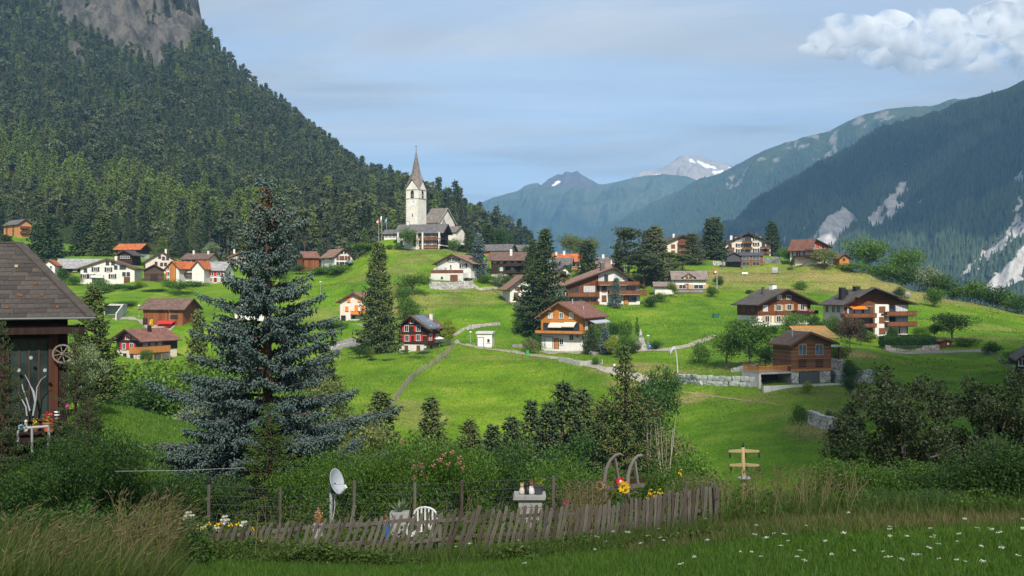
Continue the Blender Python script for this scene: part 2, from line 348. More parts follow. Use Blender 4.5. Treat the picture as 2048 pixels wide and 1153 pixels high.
 'petal_pink': lambda: m_leaf('petal_pink', (0.60, 0.26, 0.26), (0.42, 0.14, 0.15), 0.2, 0.05),
 'petal_yellow': lambda: m_leaf('petal_yellow', (0.85, 0.52, 0.01), (0.7, 0.33, 0.01), 0.2, 0.0),
 'petal_red': lambda: m_leaf('petal_red', (0.60, 0.02, 0.06), (0.35, 0.01, 0.03), 0.1, 0.0),
 'petal_magenta': lambda: m_leaf('petal_magenta', (0.55, 0.05, 0.25), (0.3, 0.02, 0.15), 0.1, 0.0),
 'track': lambda: m_plain('track', (0.24, 0.20, 0.11), 0.95, 0.35, 1.2, 0.1),
 'skin': lambda: m_plain('skin', (0.50, 0.30, 0.22), 0.6, 0.05),
}
def M(k):
    if k not in MATS: MATS[k] = DEFS[k]()
    return MATS[k]
def m_picket():
    m, t, b = mat_base('picket', 0.95, 0.15); v = coords(t, 'Object', (14, 14, 1.2)); oi = N(t, 'ShaderNodeObjectInfo')
    col = ramp(t, noise(t, v, 3, 5), [(0.25, (0.058, 0.051, 0.042)), (0.75, (0.180, 0.162, 0.136))])
    rv = ramp(t, oi.outputs['Random'], [(0.0, (0.62, 0.55, 0.5)), (0.5, (1, 1, 1)), (1.0, (1.25, 1.24, 1.22))])
    t.links.new(mul(t, col, rv), b.inputs['Base Color']); bump(t, b, noise(t, v, 6, 4), 0.01)
    return m
def m_tile():
    m, t, b = mat_base('tile', 0.85, 0.2); v = coords(t); oi = N(t, 'ShaderNodeObjectInfo')
    col = ramp(t, noise(t, v, 3.5, 6, 0.7), [(0.3, (0.034, 0.030, 0.028)), (0.7, (0.074, 0.066, 0.061))])
    rv = ramp(t, oi.outputs['Random'], [(0.0, (0.72, 0.68, 0.66)), (0.6, (1, 1, 1)), (1.0, (1.25, 1.18, 1.1))])
    t.links.new(mul(t, col, rv), b.inputs['Base Color']); bump(t, b, noise(t, v, 12, 4), 0.01)
    return m
def m_block():
    m, t, b = mat_base('block', 0.9, 0.2); v = coords(t); oi = N(t, 'ShaderNodeObjectInfo')
    col = ramp(t, noise(t, v, 2.2, 6, 0.7), [(0.3, (0.20, 0.22, 0.205)), (0.7, (0.42, 0.45, 0.42))])
    rv = ramp(t, oi.outputs['Random'], [(0.0, (0.72, 0.72, 0.70)), (0.6, (1, 1, 1)), (1.0, (1.12, 1.1, 1.04))])
    t.links.new(mul(t, col, rv), b.inputs['Base Color']); bump(t, b, noise(t, v, 5, 5), 0.05)
    return m

# ------------------------------------------------------------------ where the buildings stand (photo pixel of the front wall's foot, distance, turn)
class Fr:
    def __init__(s, px, py, D, yaw, xl, xr, l, zoff=0):
        s.A = P(px, py, D); s.D = D; s.yaw = math.radians(yaw); c, n = math.cos(s.yaw), math.sin(s.yaw)
        s.ex = Vector((c, n, 0)); s.ey = Vector((-n, c, 0)); s.py = py
        s.x0 = 0; s.x1 = 0
        s.x0 = s.on('F', xl, py)[0]; s.x1 = s.on('F', xr, py)[0]
        s.l = l if not isinstance(l, tuple) else s.on(l[0], l[1], py)[0]
    def on(s, face, px, py, off=0.0):
        """photo pixel -> (run along that wall, height above the foot)"""
        r = Vector(((px - CX) / F, 1, (CY - py) / F))
        if face == 'F': t = (s.A.dot(s.ey) - off) / r.dot(s.ey); return ((r * t - s.A).dot(s.ex), r.z * t - s.A.z)
        x = s.x1 + off if face == 'R' else s.x0 - off
        t = (s.A.dot(s.ex) + x) / r.dot(s.ex); return ((r * t - s.A).dot(s.ey), r.z * t - s.A.z)
    def z(s, py, px=None, off=0.0): return s.on('F', px if px is not None else CX + s.A.x / s.A.y * F, py, off)[1]
    def world(s, x, y): return s.A + s.ex * x + s.ey * y
FR = {k: Fr(*v) for k, v in {
 'far_block': (50, 476, 380, 48, 37, 63, 14), 'chal_or': (255, 516, 352, -8, 232, 279, 7), 'chal_blk': (250, 525, 338, 0, 236, 264, 8),
 'long_pink': (320, 547, 333, 22, 291, 356, 16), 'white_big': (215, 570, 310, 10, 161, 269, 12), 'grey_barn': (155, 549, 328, 8, 112, 200, 10),
 'left_small': (97, 550, 320, 12, 85, 110, 8), 'log_barn': (308, 564, 303, 20, 288, 328, 9), 'terra': (345, 568, 303, -16, 333, 358, 9),
 'terra2': (396, 568, 303, -6, 384, 408, 9), 'grey_wing': (427, 566, 307, -5, 408, 449, 8), 'back_brown': (390, 530, 346, -10, 363, 415, 9),
 'back_orange': (480, 532, 338, 22, 456, 504, 12), 'barn': (325, 655, 230, -12, 287, 365, 7), 'chalet_deck': (257, 728, 205, -30, 234, 284, 9),
 'white_brown': (687, 537, 330, 32, 669, 705, 12), 'orange_sh': (705, 645, 245, -8, 680, 736, 10), 'conserv': (905, 562, 286, -25, 875, 942, 10),
 'grey_w': (995, 516, 332, -18, 966, 1018, 7), 'grey_b': (1042, 511, 348, -18, 1024, 1058, 8), 'green_sh': (1012, 556, 300, -16, 983, 1040, 8),
 'terra_r': (1133, 541, 320, -5, 1103, 1163, 8), 'grey_l': (1118, 546, 308, -8, 1096, 1141, 7), 'brown_r': (1210, 550, 318, -3, 1187, 1236, 8),
 'grey_r2': (1210, 535, 334, -3, 1190, 1232, 8), 'pyr': (1040, 606, 262, 15, 1020, 1080, 8), 'mid_ch': (1124, 600, 272, 10, 1106, 1143, 9),
 'big_white': (1215, 608, 252, 12, 1131, 1280, 13), 'orange': (1120, 699, 215, -24, 1083, 1165, ('R', 1209)), 'redsh': (825, 711, 230, -24, 798, 854, ('R', 885)),
 'small_w': (1380, 584, 270, -4, 1348, 1412, 8), 'annex': (1328, 591, 268, -4, 1310, 1347, 5), 'h30': (1367, 517, 346, 12, 1333, 1402, 14),
 'h31': (1496, 509, 350, -3, 1451, 1541, 13), 'mod': (1503, 533, 326, -6, 1482, 1526, 9), 'mod_g': (1467, 533, 324, -6, 1454, 1481, 9),
 'h33': (1638, 527, 320, 42, 1621, 1656, ('L', 1580)), 'h34': (1570, 653, 225, 26, 1516, 1620, ('L', 1475)), 'h35': (1755, 673, 220, 16, 1688, 1816, ('L', 1646)),
 'h36': (1620, 768, 160, 20, 1583, 1661, ('L', 1547)), 'edge': (2070, 745, 150, -20, 2046, 2130, 8), 'shed': (1890, 697, 205, 0, 1880, 1903, 3),
 'hut': (1688, 536, 314, 10, 1679, 1698, 4), 'church': (824, 472, 338, -26, 812, 837.3, 6.2), 'hall': (838, 498, 322, -12, 796, 881, 9),
 'garage': (970, 694, 213, -6, 954, 984, 4), 'hidden': (500, 670, 238, 10, 470, 535, 9), 'tunnel': (226, 631, 250, 8, 210, 242, 6),
}.items()}

# ------------------------------------------------------------------ terrain
class Field:
    """smooth surface through scattered points"""
    def __init__(s, pts, c, lam):
        s.p = np.array(pts, float); s.c = c; n = len(s.p)
        d = np.sqrt(((s.p[:, None, :2] - s.p[None, :, :2]) ** 2).sum(-1) + c * c)
        A = np.zeros((n + 3, n + 3)); A[:n, :n] = -d + np.eye(n) * lam; A[:n, n] = 1; A[:n, n + 1:] = s.p[:, :2]; A[n:, :n] = A[:n, n:].T
        s.w = np.linalg.solve(A, np.r_[s.p[:, 2], 0, 0, 0])
    def __call__(s, x, y):
        x = np.asarray(x, float); y = np.asarray(y, float); sh = x.shape; x = x.ravel(); y = y.ravel(); o = np.empty(len(x)); n = len(s.p)
        for i in range(0, len(x), 20000):
            a, b = x[i:i + 20000], y[i:i + 20000]
            d = np.sqrt((a[:, None] - s.p[:, 0]) ** 2 + (b[:, None] - s.p[:, 1]) ** 2 + s.c ** 2)
            o[i:i + 20000] = -d @ s.w[:n] + s.w[n] + s.w[n + 1] * a + s.w[n + 2] * b
        return o.reshape(sh)
pix = [(500, 1118, 18.3), (770, 1116, 18.7), (1050, 1108, 18.7), (1320, 1078, 18.3), (700, 1136, 17), (1100, 1126, 17), (1024, 1172, 14.2), (0, 1165, 13.5), (2048, 1150, 13.5), (2500, 1150, 14), (-400, 1165, 14), (300, 1112, 18), (640, 1114, 18.5), (900, 1108, 18.7), (1200, 1090, 18.5),
 (1430, 1048, 18), (1800, 1042, 17.2), (2100, 1038, 17), (2500, 1036, 17), (0, 1090, 18), (-400, 1090, 18), (700, 1056, 23), (400, 1056, 23), (1060, 1040, 21.5), (1245, 1018, 20.5), (1490, 1010, 20.5), (1750, 1060, 23),
 (200, 803, 75), (300, 832, 74), (420, 868, 72), (300, 945, 55), (470, 935, 56), (250, 900, 62), (100, 800, 76), (0, 800, 78),
 (800, 872, 152), (1000, 887, 158), (1200, 800, 166), (900, 765, 184), (1100, 742, 191), (780, 800, 170), (1000, 703, 207), (1220, 747, 186), (1300, 767, 178), (905, 692, 214), (700, 745, 195), (650, 692, 222),
 (1400, 777, 160), (1500, 787, 155), (1400, 701, 205), (1400, 742, 180), (1500, 960, 112), (1600, 900, 122), (1420, 900, 126), (1650, 855, 132), (1700, 800, 148), (1800, 792, 150), (1750, 715, 180), (1900, 707, 198),
 (2000, 706, 195), (1950, 760, 165), (2048, 800, 150), (1900, 860, 130), (2048, 900, 118), (1800, 940, 100), (2048, 720, 185),
 (1240, 640, 235), (1350, 692, 208), (1400, 620, 245), (1430, 565, 290), (1550, 545, 320), (1500, 580, 276), (1650, 560, 302), (1700, 600, 266), (1850, 603, 286), (1900, 640, 250), (1700, 547, 318), (1850, 587, 306), (1950, 610, 298), (2048, 630, 290), (2150, 655, 285),
 (790, 477, 330), (760, 480, 325), (700, 546, 316), (738, 502, 320), (664, 563, 311), (625, 577, 302), (870, 502, 316), (840, 522, 300), (750, 562, 272), (900, 642, 240), (1000, 642, 240), (960, 582, 276), (620, 652, 245),
 (300, 632, 250), (230, 602, 264), (100, 602, 282), (60, 562, 312), (130, 502, 385), (250, 512, 372), (380, 642, 236), (200, 692, 200), (100, 702, 190), (400, 722, 190), (420, 602, 272), (560, 602, 272), (560, 655, 240), (0, 622, 262), (-150, 642, 242), (-200, 562, 332), (560, 560, 310), (600, 545, 340)]
pts = [tuple(P(*q)) for q in pix]
pts += [(0, -25, -1.0), (0, 0, -1.75), (-14, 0, -1.8), (14, 0, -1.8), (0, 6, -2.75), (-30, -20, -1), (30, -20, -1), (-10, 6, -2.8), (10, 6, -2.7),
 (8, 26, -6.3), (14, 26, -6.0), (3, 26, -6.4), (-4, 27, -6.7), (-12, 27, -6.6), (-19, 28, -6.6), (20, 26, -6.2), (0, 35, -9), (0, 50, -14), (0, 75, -22), (0, 95, -26), (15, 112, -27), (24, 35, -9), (38, 80, -22), (-9.3, 38, -9.6), (-20, 42, -7.2), (-28, 50, -7.5), (-15, 46, -8.8), (-22, 30, -6.3), (-40, 40, -7),
 (-33, 100, -18), (-45, 125, -21), (-25, 125, -26), (-60, 165, -19), (-15, 130, -27),
 (X(1700, 390), 390, -25), (X(1950, 360), 360, -32), (X(2150, 340), 340, -38), (X(1400, 400), 400, -8), (X(1150, 405), 405, 6), (X(900, 390), 390, 8), (X(800, 385), 385, 5), (X(700, 375), 375, 2),
 (X(300, 470), 470, 18), (X(0, 470), 470, 20), (X(600, 470), 470, 6), (X(-300, 470), 470, 22)]
pts += [(X(p, 500), 500, z) for p, z in ((1000, -35), (1300, -70), (1600, -95), (1900, -100), (2200, -100))]
for k, f in FR.items():
    if k in ('church', 'hidden', 'annex', 'mod_g', 'terra2'): continue
    for x, y in ((f.x0, 0), (f.x1, 0), ((f.x0 + f.x1) / 2, f.l)):
        w = f.world(x, y); pts.append((w.x, w.y, f.A.z + (0.5 if y else 0)))
GF = Field(pts, 5.0, 0.6)
def ground(x, y):
    x = np.asarray(x, float); y = np.asarray(y, float)
    a = np.clip((y - 26) / 60, 0, 1)
    z = GF(x, y); c = np.clip((y - 130) / 40, 0, 1)
    z = z + c * 0.60 * np.sin(z * 2.0 + 3.0 * fbm(x / 40, y / 40, 13, 2)) * np.clip(0.6 + 1.2 * fbm(x / 45, y / 45, 14, 2), 0, 1)
    return z + a * 0.75 * fbm(x / 16, y / 16, 3, 4) + 0.05 * fbm(x / 2.2, y / 2.2, 9, 2)
def gz(x, y): return float(ground(np.array([x]), np.array([y]))[0])
def on_ground(px, D): x = X(px, D); return Vector((x, D, gz(x, D)))

def grid_faces(nr, nc):
    i = np.arange(nr - 1)[:, None] * nc + np.arange(nc - 1)[None, :]; i = i.ravel()
    return np.stack([i, i + 1, i + nc + 1, i + nc], 1)
def fattr(me, name, vals):
    a = me.attributes.new(name, 'FLOAT', 'POINT'); a.data.foreach_set('value', np.asarray(vals, np.float32))
rows = np.concatenate([np.arange(-30, 8, 2.0), np.arange(8, 28, 0.4), np.arange(28, 80, 0.9), np.arange(80, 520, 1.9)])
cols = np.linspace(-0.74, 0.74, 330)
RR, CC = np.meshgrid(rows, cols, indexing='ij'); GX = CC * (RR + 46); GY = RR; GZ = ground(GX, GY)
# dried-out grass: places (photo pixel, distance, half-width m, half-depth m, amount)
DRY = [(1500, 552, 305, 34, 14, .95), (1600, 560, 300, 40, 14, .9), (1760, 570, 296, 40, 14, .9), (1620, 585, 280, 22, 5, .8), (1500, 575, 280, 26, 6, .5), (1850, 605, 285, 30, 8, .55), (870, 500, 318, 14, 5, .6), (760, 540, 290, 14, 8, .45), (1270, 740, 188, 9, 5, 1.0), (1320, 765, 178, 10, 5, .8), (1560, 548, 318, 22, 8, .6), (1480, 560, 300, 14, 10, .7), (1640, 575, 285, 30, 12, .55), (1720, 555, 310, 40, 10, .6),
 (1900, 610, 290, 26, 10, .6), (1700, 700, 185, 6, 6, .9), (1950, 690, 220, 14, 5, .5), (1640, 860, 130, 5, 6, .8), (1380, 790, 155, 5, 3, .9), (830, 820, 165, 6, 8, .55), (1020, 715, 202, 14, 2, .5),
 (900, 600, 262, 14, 9, .5), (960, 585, 275, 14, 3, .9), (840, 515, 305, 10, 8, .55), (1040, 600, 262, 5, 8, .5), (1300, 800, 168, 5, 3, .4), (870, 515, 305, 12, 6, .5), (1700, 780, 152, 20, 5, .5), (1850, 815, 140, 26, 5, .45),
 (1960, 650, 240, 12, 4, .6), (800, 600, 265, 5, 12, .7), (1500, 730, 178, 20, 10, .45), (1900, 1040, 17.3, 2.2, .7, .9), (1700, 1036, 17.8, 3.4, .7, .6), (1230, 1075, 18, .3, .25, 1.0), (700, 600, 258, 12, 4, .4), (640, 625, 252, 8, 4, .4), (1120, 850, 162, 8, 4, .4)]
def dryf(x, y):
    d = np.zeros_like(x); wp = fbm(x / 6, y / 6, 21, 4)
    for px, py, D, hw, hd, a in DRY:
        q = ((x - X(px, D)) / hw) ** 2 + ((y - D) / hd) ** 2; d = np.maximum(d, a * np.clip(1.35 - q * (1 + wp * 0.5) + wp * 0.9, 0, 1))
    return np.clip(d * (0.75 + 0.5 * fbm(x / 3, y / 3, 5, 3)), 0, 1)
dry = dryf(GX, GY)
lush = np.clip(0.5 + 0.9 * fbm(GX / 30, GY / 30, 33, 3), 0, 1)
me = new_mesh('ground', np.stack([GX, GY, GZ], -1).reshape(-1, 3), grid_faces(*GX.shape))
fattr(me, 'dry', dry.ravel()); fattr(me, 'lush', lush.ravel())
def m_ground():
    m, t, b = mat_base('meadow_ground', 0.95, 0.1)
    ad = N(t, 'ShaderNodeAttribute', attribute_name='dry'); al = N(t, 'ShaderNodeAttribute', attribute_name='lush')
    v = coords(t); n1 = noise(t, v, 0.11, 7, 0.66); n2 = noise(t, v, 2.2, 6, 0.75); n3 = noise(t, coords(t, 'Object', (0.25, 1.0, 1.0)), 0.45, 5, 0.65)
    g = ramp(t, n1, [(0.30, (0.072, 0.140, 0.010)), (0.46, (0.134, 0.240, 0.015)), (0.58, (0.182, 0.268, 0.022)), (0.72, (0.300, 0.295, 0.075))])
    g2 = ramp(t, n1, [(0.30, (0.045, 0.110, 0.010)), (0.52, (0.088, 0.205, 0.012)), (0.72, (0.170, 0.258, 0.024))])
    g = mixc(t, al.outputs['Fac'], g, g2)
    d = ramp(t, n2, [(0.3, (0.19, 0.15, 0.055)), (0.7, (0.37, 0.29, 0.14))])
    col = mixc(t, ad.outputs['Fac'], g, d)
    col = mul(t, col, ramp(t, n2, [(0.32, (0.60, 0.66, 0.6)), (0.68, (1.25, 1.2, 1.15))]))
    col = mul(t, col, ramp(t, n3, [(0.35, (0.80, 0.84, 0.8)), (0.65, (1.14, 1.08, 1.1))]))
    t.links.new(col, b.inputs['Base Color']); bump(t, b, noise(t, v, 5.0, 5, 0.7), 0.3, 0.9)
    return m
MATS['ground'] = m_ground()
o = link('ground', me, None, 'ground', True); tag(o, kind='structure')

# a wide sheet at valley level under everything
VAL = -160.0
b = MB(); b.add([(-14000, -2500, VAL), (14000, -2500, VAL), (14000, 12500, VAL), (-14000, 12500, VAL)], [(0, 1, 2, 3)])
MATS['valley'] = m_plain('valley', (0.05, 0.075, 0.03), 0.95, 0.4, 0.004, 0.1)
tag(b.build('valley_floor', 'valley'), kind='structure')

# ------------------------------------------------------------------ the wooded mountain on the left
mp_ = [(-300, 478, 400), (0, 496, 392), (150, 506, 392), (300, 516, 392), (450, 522, 395), (600, 532, 400), (700, 520, 410), (820, 505, 440),
 (-300, 350, 560), (0, 430, 480), (0, 345, 590), (0, 230, 750), (0, 120, 900), (0, 10, 1050), (150, 395, 545), (150, 250, 760), (150, 130, 940), (130, 70, 1010), (300, 450, 470), (300, 355, 615), (300, 230, 820), (300, 130, 965),
 (450, 465, 475), (450, 365, 640), (450, 230, 850), (450, 140, 1000), (600, 480, 470), (600, 405, 620), (600, 305, 850), (600, 264, 960), (700, 490, 480), (700, 410, 700), (700, 338, 900), (800, 480, 520), (800, 430, 720), (800, 392, 850),
 (900, 482, 560), (900, 452, 760), (1000, 505, 600), (1000, 492, 740), (1060, 520, 680), (500, 178, 1000), (440, 115, 1050), (388, 50, 1080), (368, -10, 1095), (350, -80, 1110), (200, -40, 1140), (300, -60, 1120), (395, 110, 1180), (450, 190, 1150), (520, 260, 1130), (580, 320, 1120), (650, 360, 1090), (750, 400, 1000), (860, 470, 900), (-300, -100, 1200), (0, -120, 1250), (-300, 200, 800)]
mpts = [tuple(P(*q)) for q in mp_]
for px, py, D in ((1060, 520, 680), (1000, 492, 740), (900, 452, 760), (800, 392, 850), (700, 338, 900), (600, 264, 960), (500, 178, 1000), (440, 115, 1050), (388, 50, 1080), (350, -80, 1110)):
    q = P(px, py, D); mpts.append((q.x + 70, q.y + 260, q.z - 190))
    if py > 0: mpts.append((q.x + 120, q.y + 30, q.z - 110))
mpts += [(X(1100, 620), 620, -60), (X(1050, 500), 500, -20), (X(950, 470), 470, 0), (120, 800, -150), (150, 1200, -160), (-300, 1500, 200)]
MF = Field(mpts, 25.0, 2.0)
mx_ = np.arange(-640, 130, 5.0); my_ = np.arange(372, 1420, 5.0)
MYY, MXX = np.meshgrid(my_, mx_, indexing='ij')
def proj(x, y, z): return CX + x / y * F, CY - z / y * F
def in_poly(px, py, poly):
    c = np.zeros(np.shape(px), bool); n = len(poly)
    for i in range(n):
        (x0, y0), (x1, y1) = poly[i], poly[i - 1]
        c ^= ((y0 > py) != (y1 > py)) & (px < (x1 - x0) * (py - y0) / (y1 - y0 + 1e-9) + x0)
    return c
CLIFF = [(60, -200), (95, 10), (140, 55), (200, 92), (262, 112), (330, 122), (385, 98), (408, 60), (400, 20), (380, -200)]
def mount(x, y):
    z = MF(x, y) + 9 * fbm(x / 70, y / 70, 61, 4) + 3 * fbm(x / 22, y / 22, 63, 3)
    fade = np.clip((y - 392) / 60, 0, 1); z0 = MF(x, y)
    return z0 + (z - z0) * fade
MZ0 = mount(MXX, MYY); ppx, ppy = proj(MXX, MYY, MZ0)
wv = 12 * fbm(ppx / 30, ppy / 30, 71, 3)
cl = in_poly(ppx + wv, ppy + wv, CLIFF).astype(float)
cl = np.maximum(cl, in_poly(ppx + wv, ppy + wv, [(135, 120), (160, 105), (178, 135), (165, 160)]))
cl = np.maximum(cl, in_poly(ppx + wv, ppy + wv, [(290, 125), (330, 128), (320, 150)]))
rid = 1 - np.abs(fbm(MXX / 26 + fbm(MXX / 50, MYY / 50, 5) * 1.5, MYY / 60, 81, 5))
MZ = MZ0 + cl * (rid - 0.7) * 60 + cl * 10 * fbm(MXX / 8, MYY / 8, 88, 3)
me = new_mesh('mountain', np.stack([MXX, MYY, MZ], -1).reshape(-1, 3), grid_faces(*MXX.shape)); fattr(me, 'rock', cl.ravel())
def m_mountain():
    m, t, b = mat_base('mountain_ground', 0.95, 0.1); v = coords(t); a = N(t, 'ShaderNodeAttribute', attribute_name='rock')
    g = ramp(t, noise(t, v, 0.03, 5), [(0.35, (0.034, 0.052, 0.018)), (0.65, (0.085, 0.125, 0.030))])
    vs = coords(t, 'Object', (1, 1, 0.35))
    r = ramp(t, noise(t, vs, 0.06, 8, 0.7), [(0.30, (0.030, 0.031, 0.030)), (0.46, (0.095, 0.092, 0.086)), (0.58, (0.19, 0.172, 0.145)), (0.68, (0.12, 0.117, 0.11)), (0.8, (0.25, 0.235, 0.21))])
    t.links.new(mixc(t, a.outputs['Fac'], g, r), b.inputs['Base Color'])
    bump(t, b, noise(t, vs, 0.16, 8, 0.75), 9.0, 1.0)
    return m
MATS['mountain'] = m_mountain()
tag(link('forested_mountain', me, None, 'mountain'), kind='structure')

# ------------------------------------------------------------------ far mountains: lofted from crest to foot
def loft(name, crest, foot, nu, nv, seed, amp, back=(0, 900, -600), ease=1.0, fu=9.0, edge=0.25):
    cr = np.array([tuple(P(*c)) for c in crest]); ft = np.array([tuple(P(*c)) for c in foot])
    d = np.r_[0, np.cumsum(np.linalg.norm(np.diff(cr, axis=0), axis=1))]; d /= d[-1]
    e = np.r_[0, np.cumsum(np.linalg.norm(np.diff(ft, axis=0), axis=1))]; e /= e[-1]
    u = np.linspace(0, 1, nu); C = np.stack([np.interp(u, d, cr[:, k]) for k in range(3)], 1); G = np.stack([np.interp(u, e, ft[:, k]) for k in range(3)], 1)
    v = np.r_[np.linspace(-0.5, 0, 8)[:-1], np.linspace(0, 1, nv)]
    U, Vv = np.meshgrid(u, v, indexing='xy'); vp = np.clip(Vv, 0, 1)[..., None]
    Q = C[None] * (1 - vp) + G[None] * vp; bk = np.clip(-Vv, 0, 1)[..., None]; Q = Q + np.array(back) * bk * 2
    w = np.clip(vp[..., 0] * 6, edge, 1)
    gul = fbm(U * fu * 2 + 0.6 * fbm(U * fu, vp[..., 0] * 5, seed + 7), vp[..., 0] * 2.2, seed, 5, 0.55)
    rg = (1 - 2 * np.abs(fbm(U * fu * 1.3 + vp[..., 0] * 1.2, vp[..., 0] * 1.4, seed + 3, 4)))
    h = amp * w * (gul * 0.8 + (rg - 0.5) * 0.7)
    Q[..., 2] += h; Q[..., 1] -= h * 0.6
    return Q, U, Vv
def mountain(name, Q, matname, attrs):
    me = new_mesh(name, Q.reshape(-1, 3), grid_faces(Q.shape[0], Q.shape[1]))
    for k, a in attrs.items(): fattr(me, k, a.ravel())
    return tag(link(name, me, None, matname, True), kind='structure')
def m_far(name, low, high, rockc, nscale, bd):
    m, t, b = mat_base(name, 0.95, 0.05); v = coords(t)
    ah = N(t, 'ShaderNodeAttribute', attribute_name='alp'); ar = N(t, 'ShaderNodeAttribute', attribute_name='rock'); asn = N(t, 'ShaderNodeAttribute', attribute_name='snow')
    n = noise(t, v, nscale, 8, 0.7)
    g = ramp(t, n, [(0.3, tuple(x * 0.55 for x in low)), (0.7, tuple(x * 1.35 for x in low))]); h = ramp(t, n, [(0.3, tuple(x * 0.6 for x in high)), (0.7, tuple(x * 1.3 for x in high))])
    r = ramp(t, noise(t, v, nscale * 2.5, 8, 0.75), [(0.3, tuple(x * 0.55 for x in rockc)), (0.7, tuple(x * 1.25 for x in rockc))])
    c = mixc(t, ah.outputs['Fac'], g, h); c = mixc(t, ar.outputs['Fac'], c, r); c = mixc(t, asn.outputs['Fac'], c, (0.8, 0.82, 0.85))
    t.links.new(c, b.inputs['Base Color']); bump(t, b, noise(t, v, nscale * 2, 8, 0.7), bd, 0.8)
    return m
MATS['far_a'] = m_far('far_a', (0.030, 0.046, 0.022), (0.070, 0.090, 0.036), (0.44, 0.42, 0.40), 0.012, 12)
MATS['far_b'] = m_far('far_b', (0.030, 0.048, 0.022), (0.060, 0.078, 0.034), (0.24, 0.22, 0.195), 0.008, 18)
MATS['far_c'] = m_far('far_c', (0.036, 0.056, 0.024), (0.078, 0.096, 0.042), (0.11, 0.10, 0.092), 0.006, 26)
MATS['far_d'] = m_far('far_d', (0.10, 0.11, 0.06), (0.16, 0.15, 0.10), (0.34, 0.29, 0.25), 0.006, 26)
def soft(px, py, poly, w=6.0, seed=1, k=14.0):
    a = w * fbm(px / k, py / k, seed, 4, 0.6)
    return in_poly(px + a, py + a * 0.7, poly).astype(float)
# a: the near slope with the landslides
crA = [(2500, -60, 2250), (2200, 60, 2400), (2048, 158, 2500), (1950, 196, 2600), (1848, 232, 2700), (1767, 258, 2800), (1685, 303, 2900), (1628, 333, 2950), (1563, 375, 3000), (1502, 416, 3050), (1441, 460, 3100), (1380, 505, 3150), (1250, 600, 3250)]
QA, UA, VA = loft('a', crA, [(2500, 760, 1350), (2000, 760, 1500), (1500, 720, 1700), (900, 700, 2200)], 450, 275, 101, 62)
ax_, ay_ = proj(QA[..., 0], QA[..., 1], QA[..., 2])
rk = np.zeros_like(ax_)
SLIDES = [[(1620, 492), (1655, 432), (1690, 418), (1712, 428), (1722, 440), (1700, 462), (1672, 490), (1640, 512)], [(1735, 462), (1742, 428), (1762, 412), (1784, 388), (1802, 396), (1812, 412), (1796, 436), (1760, 452)],
 [(1778, 392), (1800, 366), (1828, 356), (1820, 382), (1800, 398)], [(1606, 462), (1616, 430), (1622, 448)], [(1836, 400), (1848, 392), (1842, 414)], [(1560, 500), (1572, 470), (1580, 462), (1570, 490)], [(1798, 322), (1812, 324), (1806, 330)],
 [(1915, 560), (1960, 510), (2010, 470), (2060, 435), (2060, 455), (2000, 500), (1950, 540)], [(1968, 580), (2000, 545), (2060, 480), (2060, 545), (2010, 580), (1985, 592)], [(1985, 478), (2060, 415), (2060, 424), (2000, 478)],
 [(2024, 432), (2040, 395), (2050, 380), (2044, 410)], [(2028, 360), (2048, 332), (2052, 360), (2040, 372)], [(1980, 505), (2060, 452), (2060, 458), (1990, 510)], [(1936, 476), (1952, 470), (1948, 482)], [(1850, 382), (1868, 372), (1860, 380)]]
for i, s in enumerate(SLIDES): rk = np.maximum(rk, soft(ax_, ay_, s, 9.0, 200 + i, 12.0))
rk *= np.where(fbm(ax_ / 9 + ay_ / 22, ay_ / 20, 301, 4, 0.6) > -0.42, 1, 0.15)
rk = np.maximum(rk, 0.75 * ((fbm(ax_ / 7, ay_ / 16, 311, 3) > 0.62) & in_poly(ax_, ay_, [(1560, 500), (1600, 380), (1800, 320), (1880, 360), (1820, 470), (1640, 520)])))
alpA = np.clip((fbm(UA * 14, VA * 3, 5, 4) + 0.9 - VA * 14), 0, 1)
mountain('near_mountain_slope', QA, 'far_a', {'rock': rk, 'alp': alpA, 'snow': np.zeros_like(rk)})
# b: the ridge behind it
crB = [(2400, 60, 4000), (2100, 175, 4200), (1900, 202, 4300), (1848, 209, 4400), (1800, 213, 4450), (1759, 222, 4500), (1720, 227, 4550), (1685, 244, 4600), (1640, 260, 4650), (1604, 277, 4700), (1563, 293, 4750), (1522, 307, 4800), (1481, 326, 4850), (1453, 342, 4900), (1400, 362, 5000), (1300, 408, 5100), (1240, 447, 5200), (1190, 482, 5300), (1060, 560, 5400)]
QB, UB, VB = loft('b', crB, [(2200, 640, 3300), (1600, 620, 3300), (1250, 620, 3600), (900, 620, 4000)], 340, 190, 131, 80)
bx_, by_ = proj(QB[..., 0], QB[..., 1], QB[..., 2])
rb = ((fbm(UB * 60, VB * 14, 15, 4, 0.6) > 0.36) & (VB < 0.32) & (VB > 0.0) & (UB < 0.62)).astype(float) * 0.8
rb = np.maximum(rb, ((fbm(UB * 44, VB * 12, 25, 4, 0.6) > 0.3) & in_poly(bx_, by_, [(1460, 420), (1500, 350), (1560, 320), (1600, 330), (1560, 380), (1500, 420)])) * 0.7)
alpB = np.clip(1.25 - VB * 4.2 + 0.7 * fbm(UB * 20, VB * 4, 6, 4), 0, 1)
mountain('middle_mountain_ridge', QB, 'far_b', {'rock': rb, 'alp': alpB, 'snow': np.zeros_like(rb)})
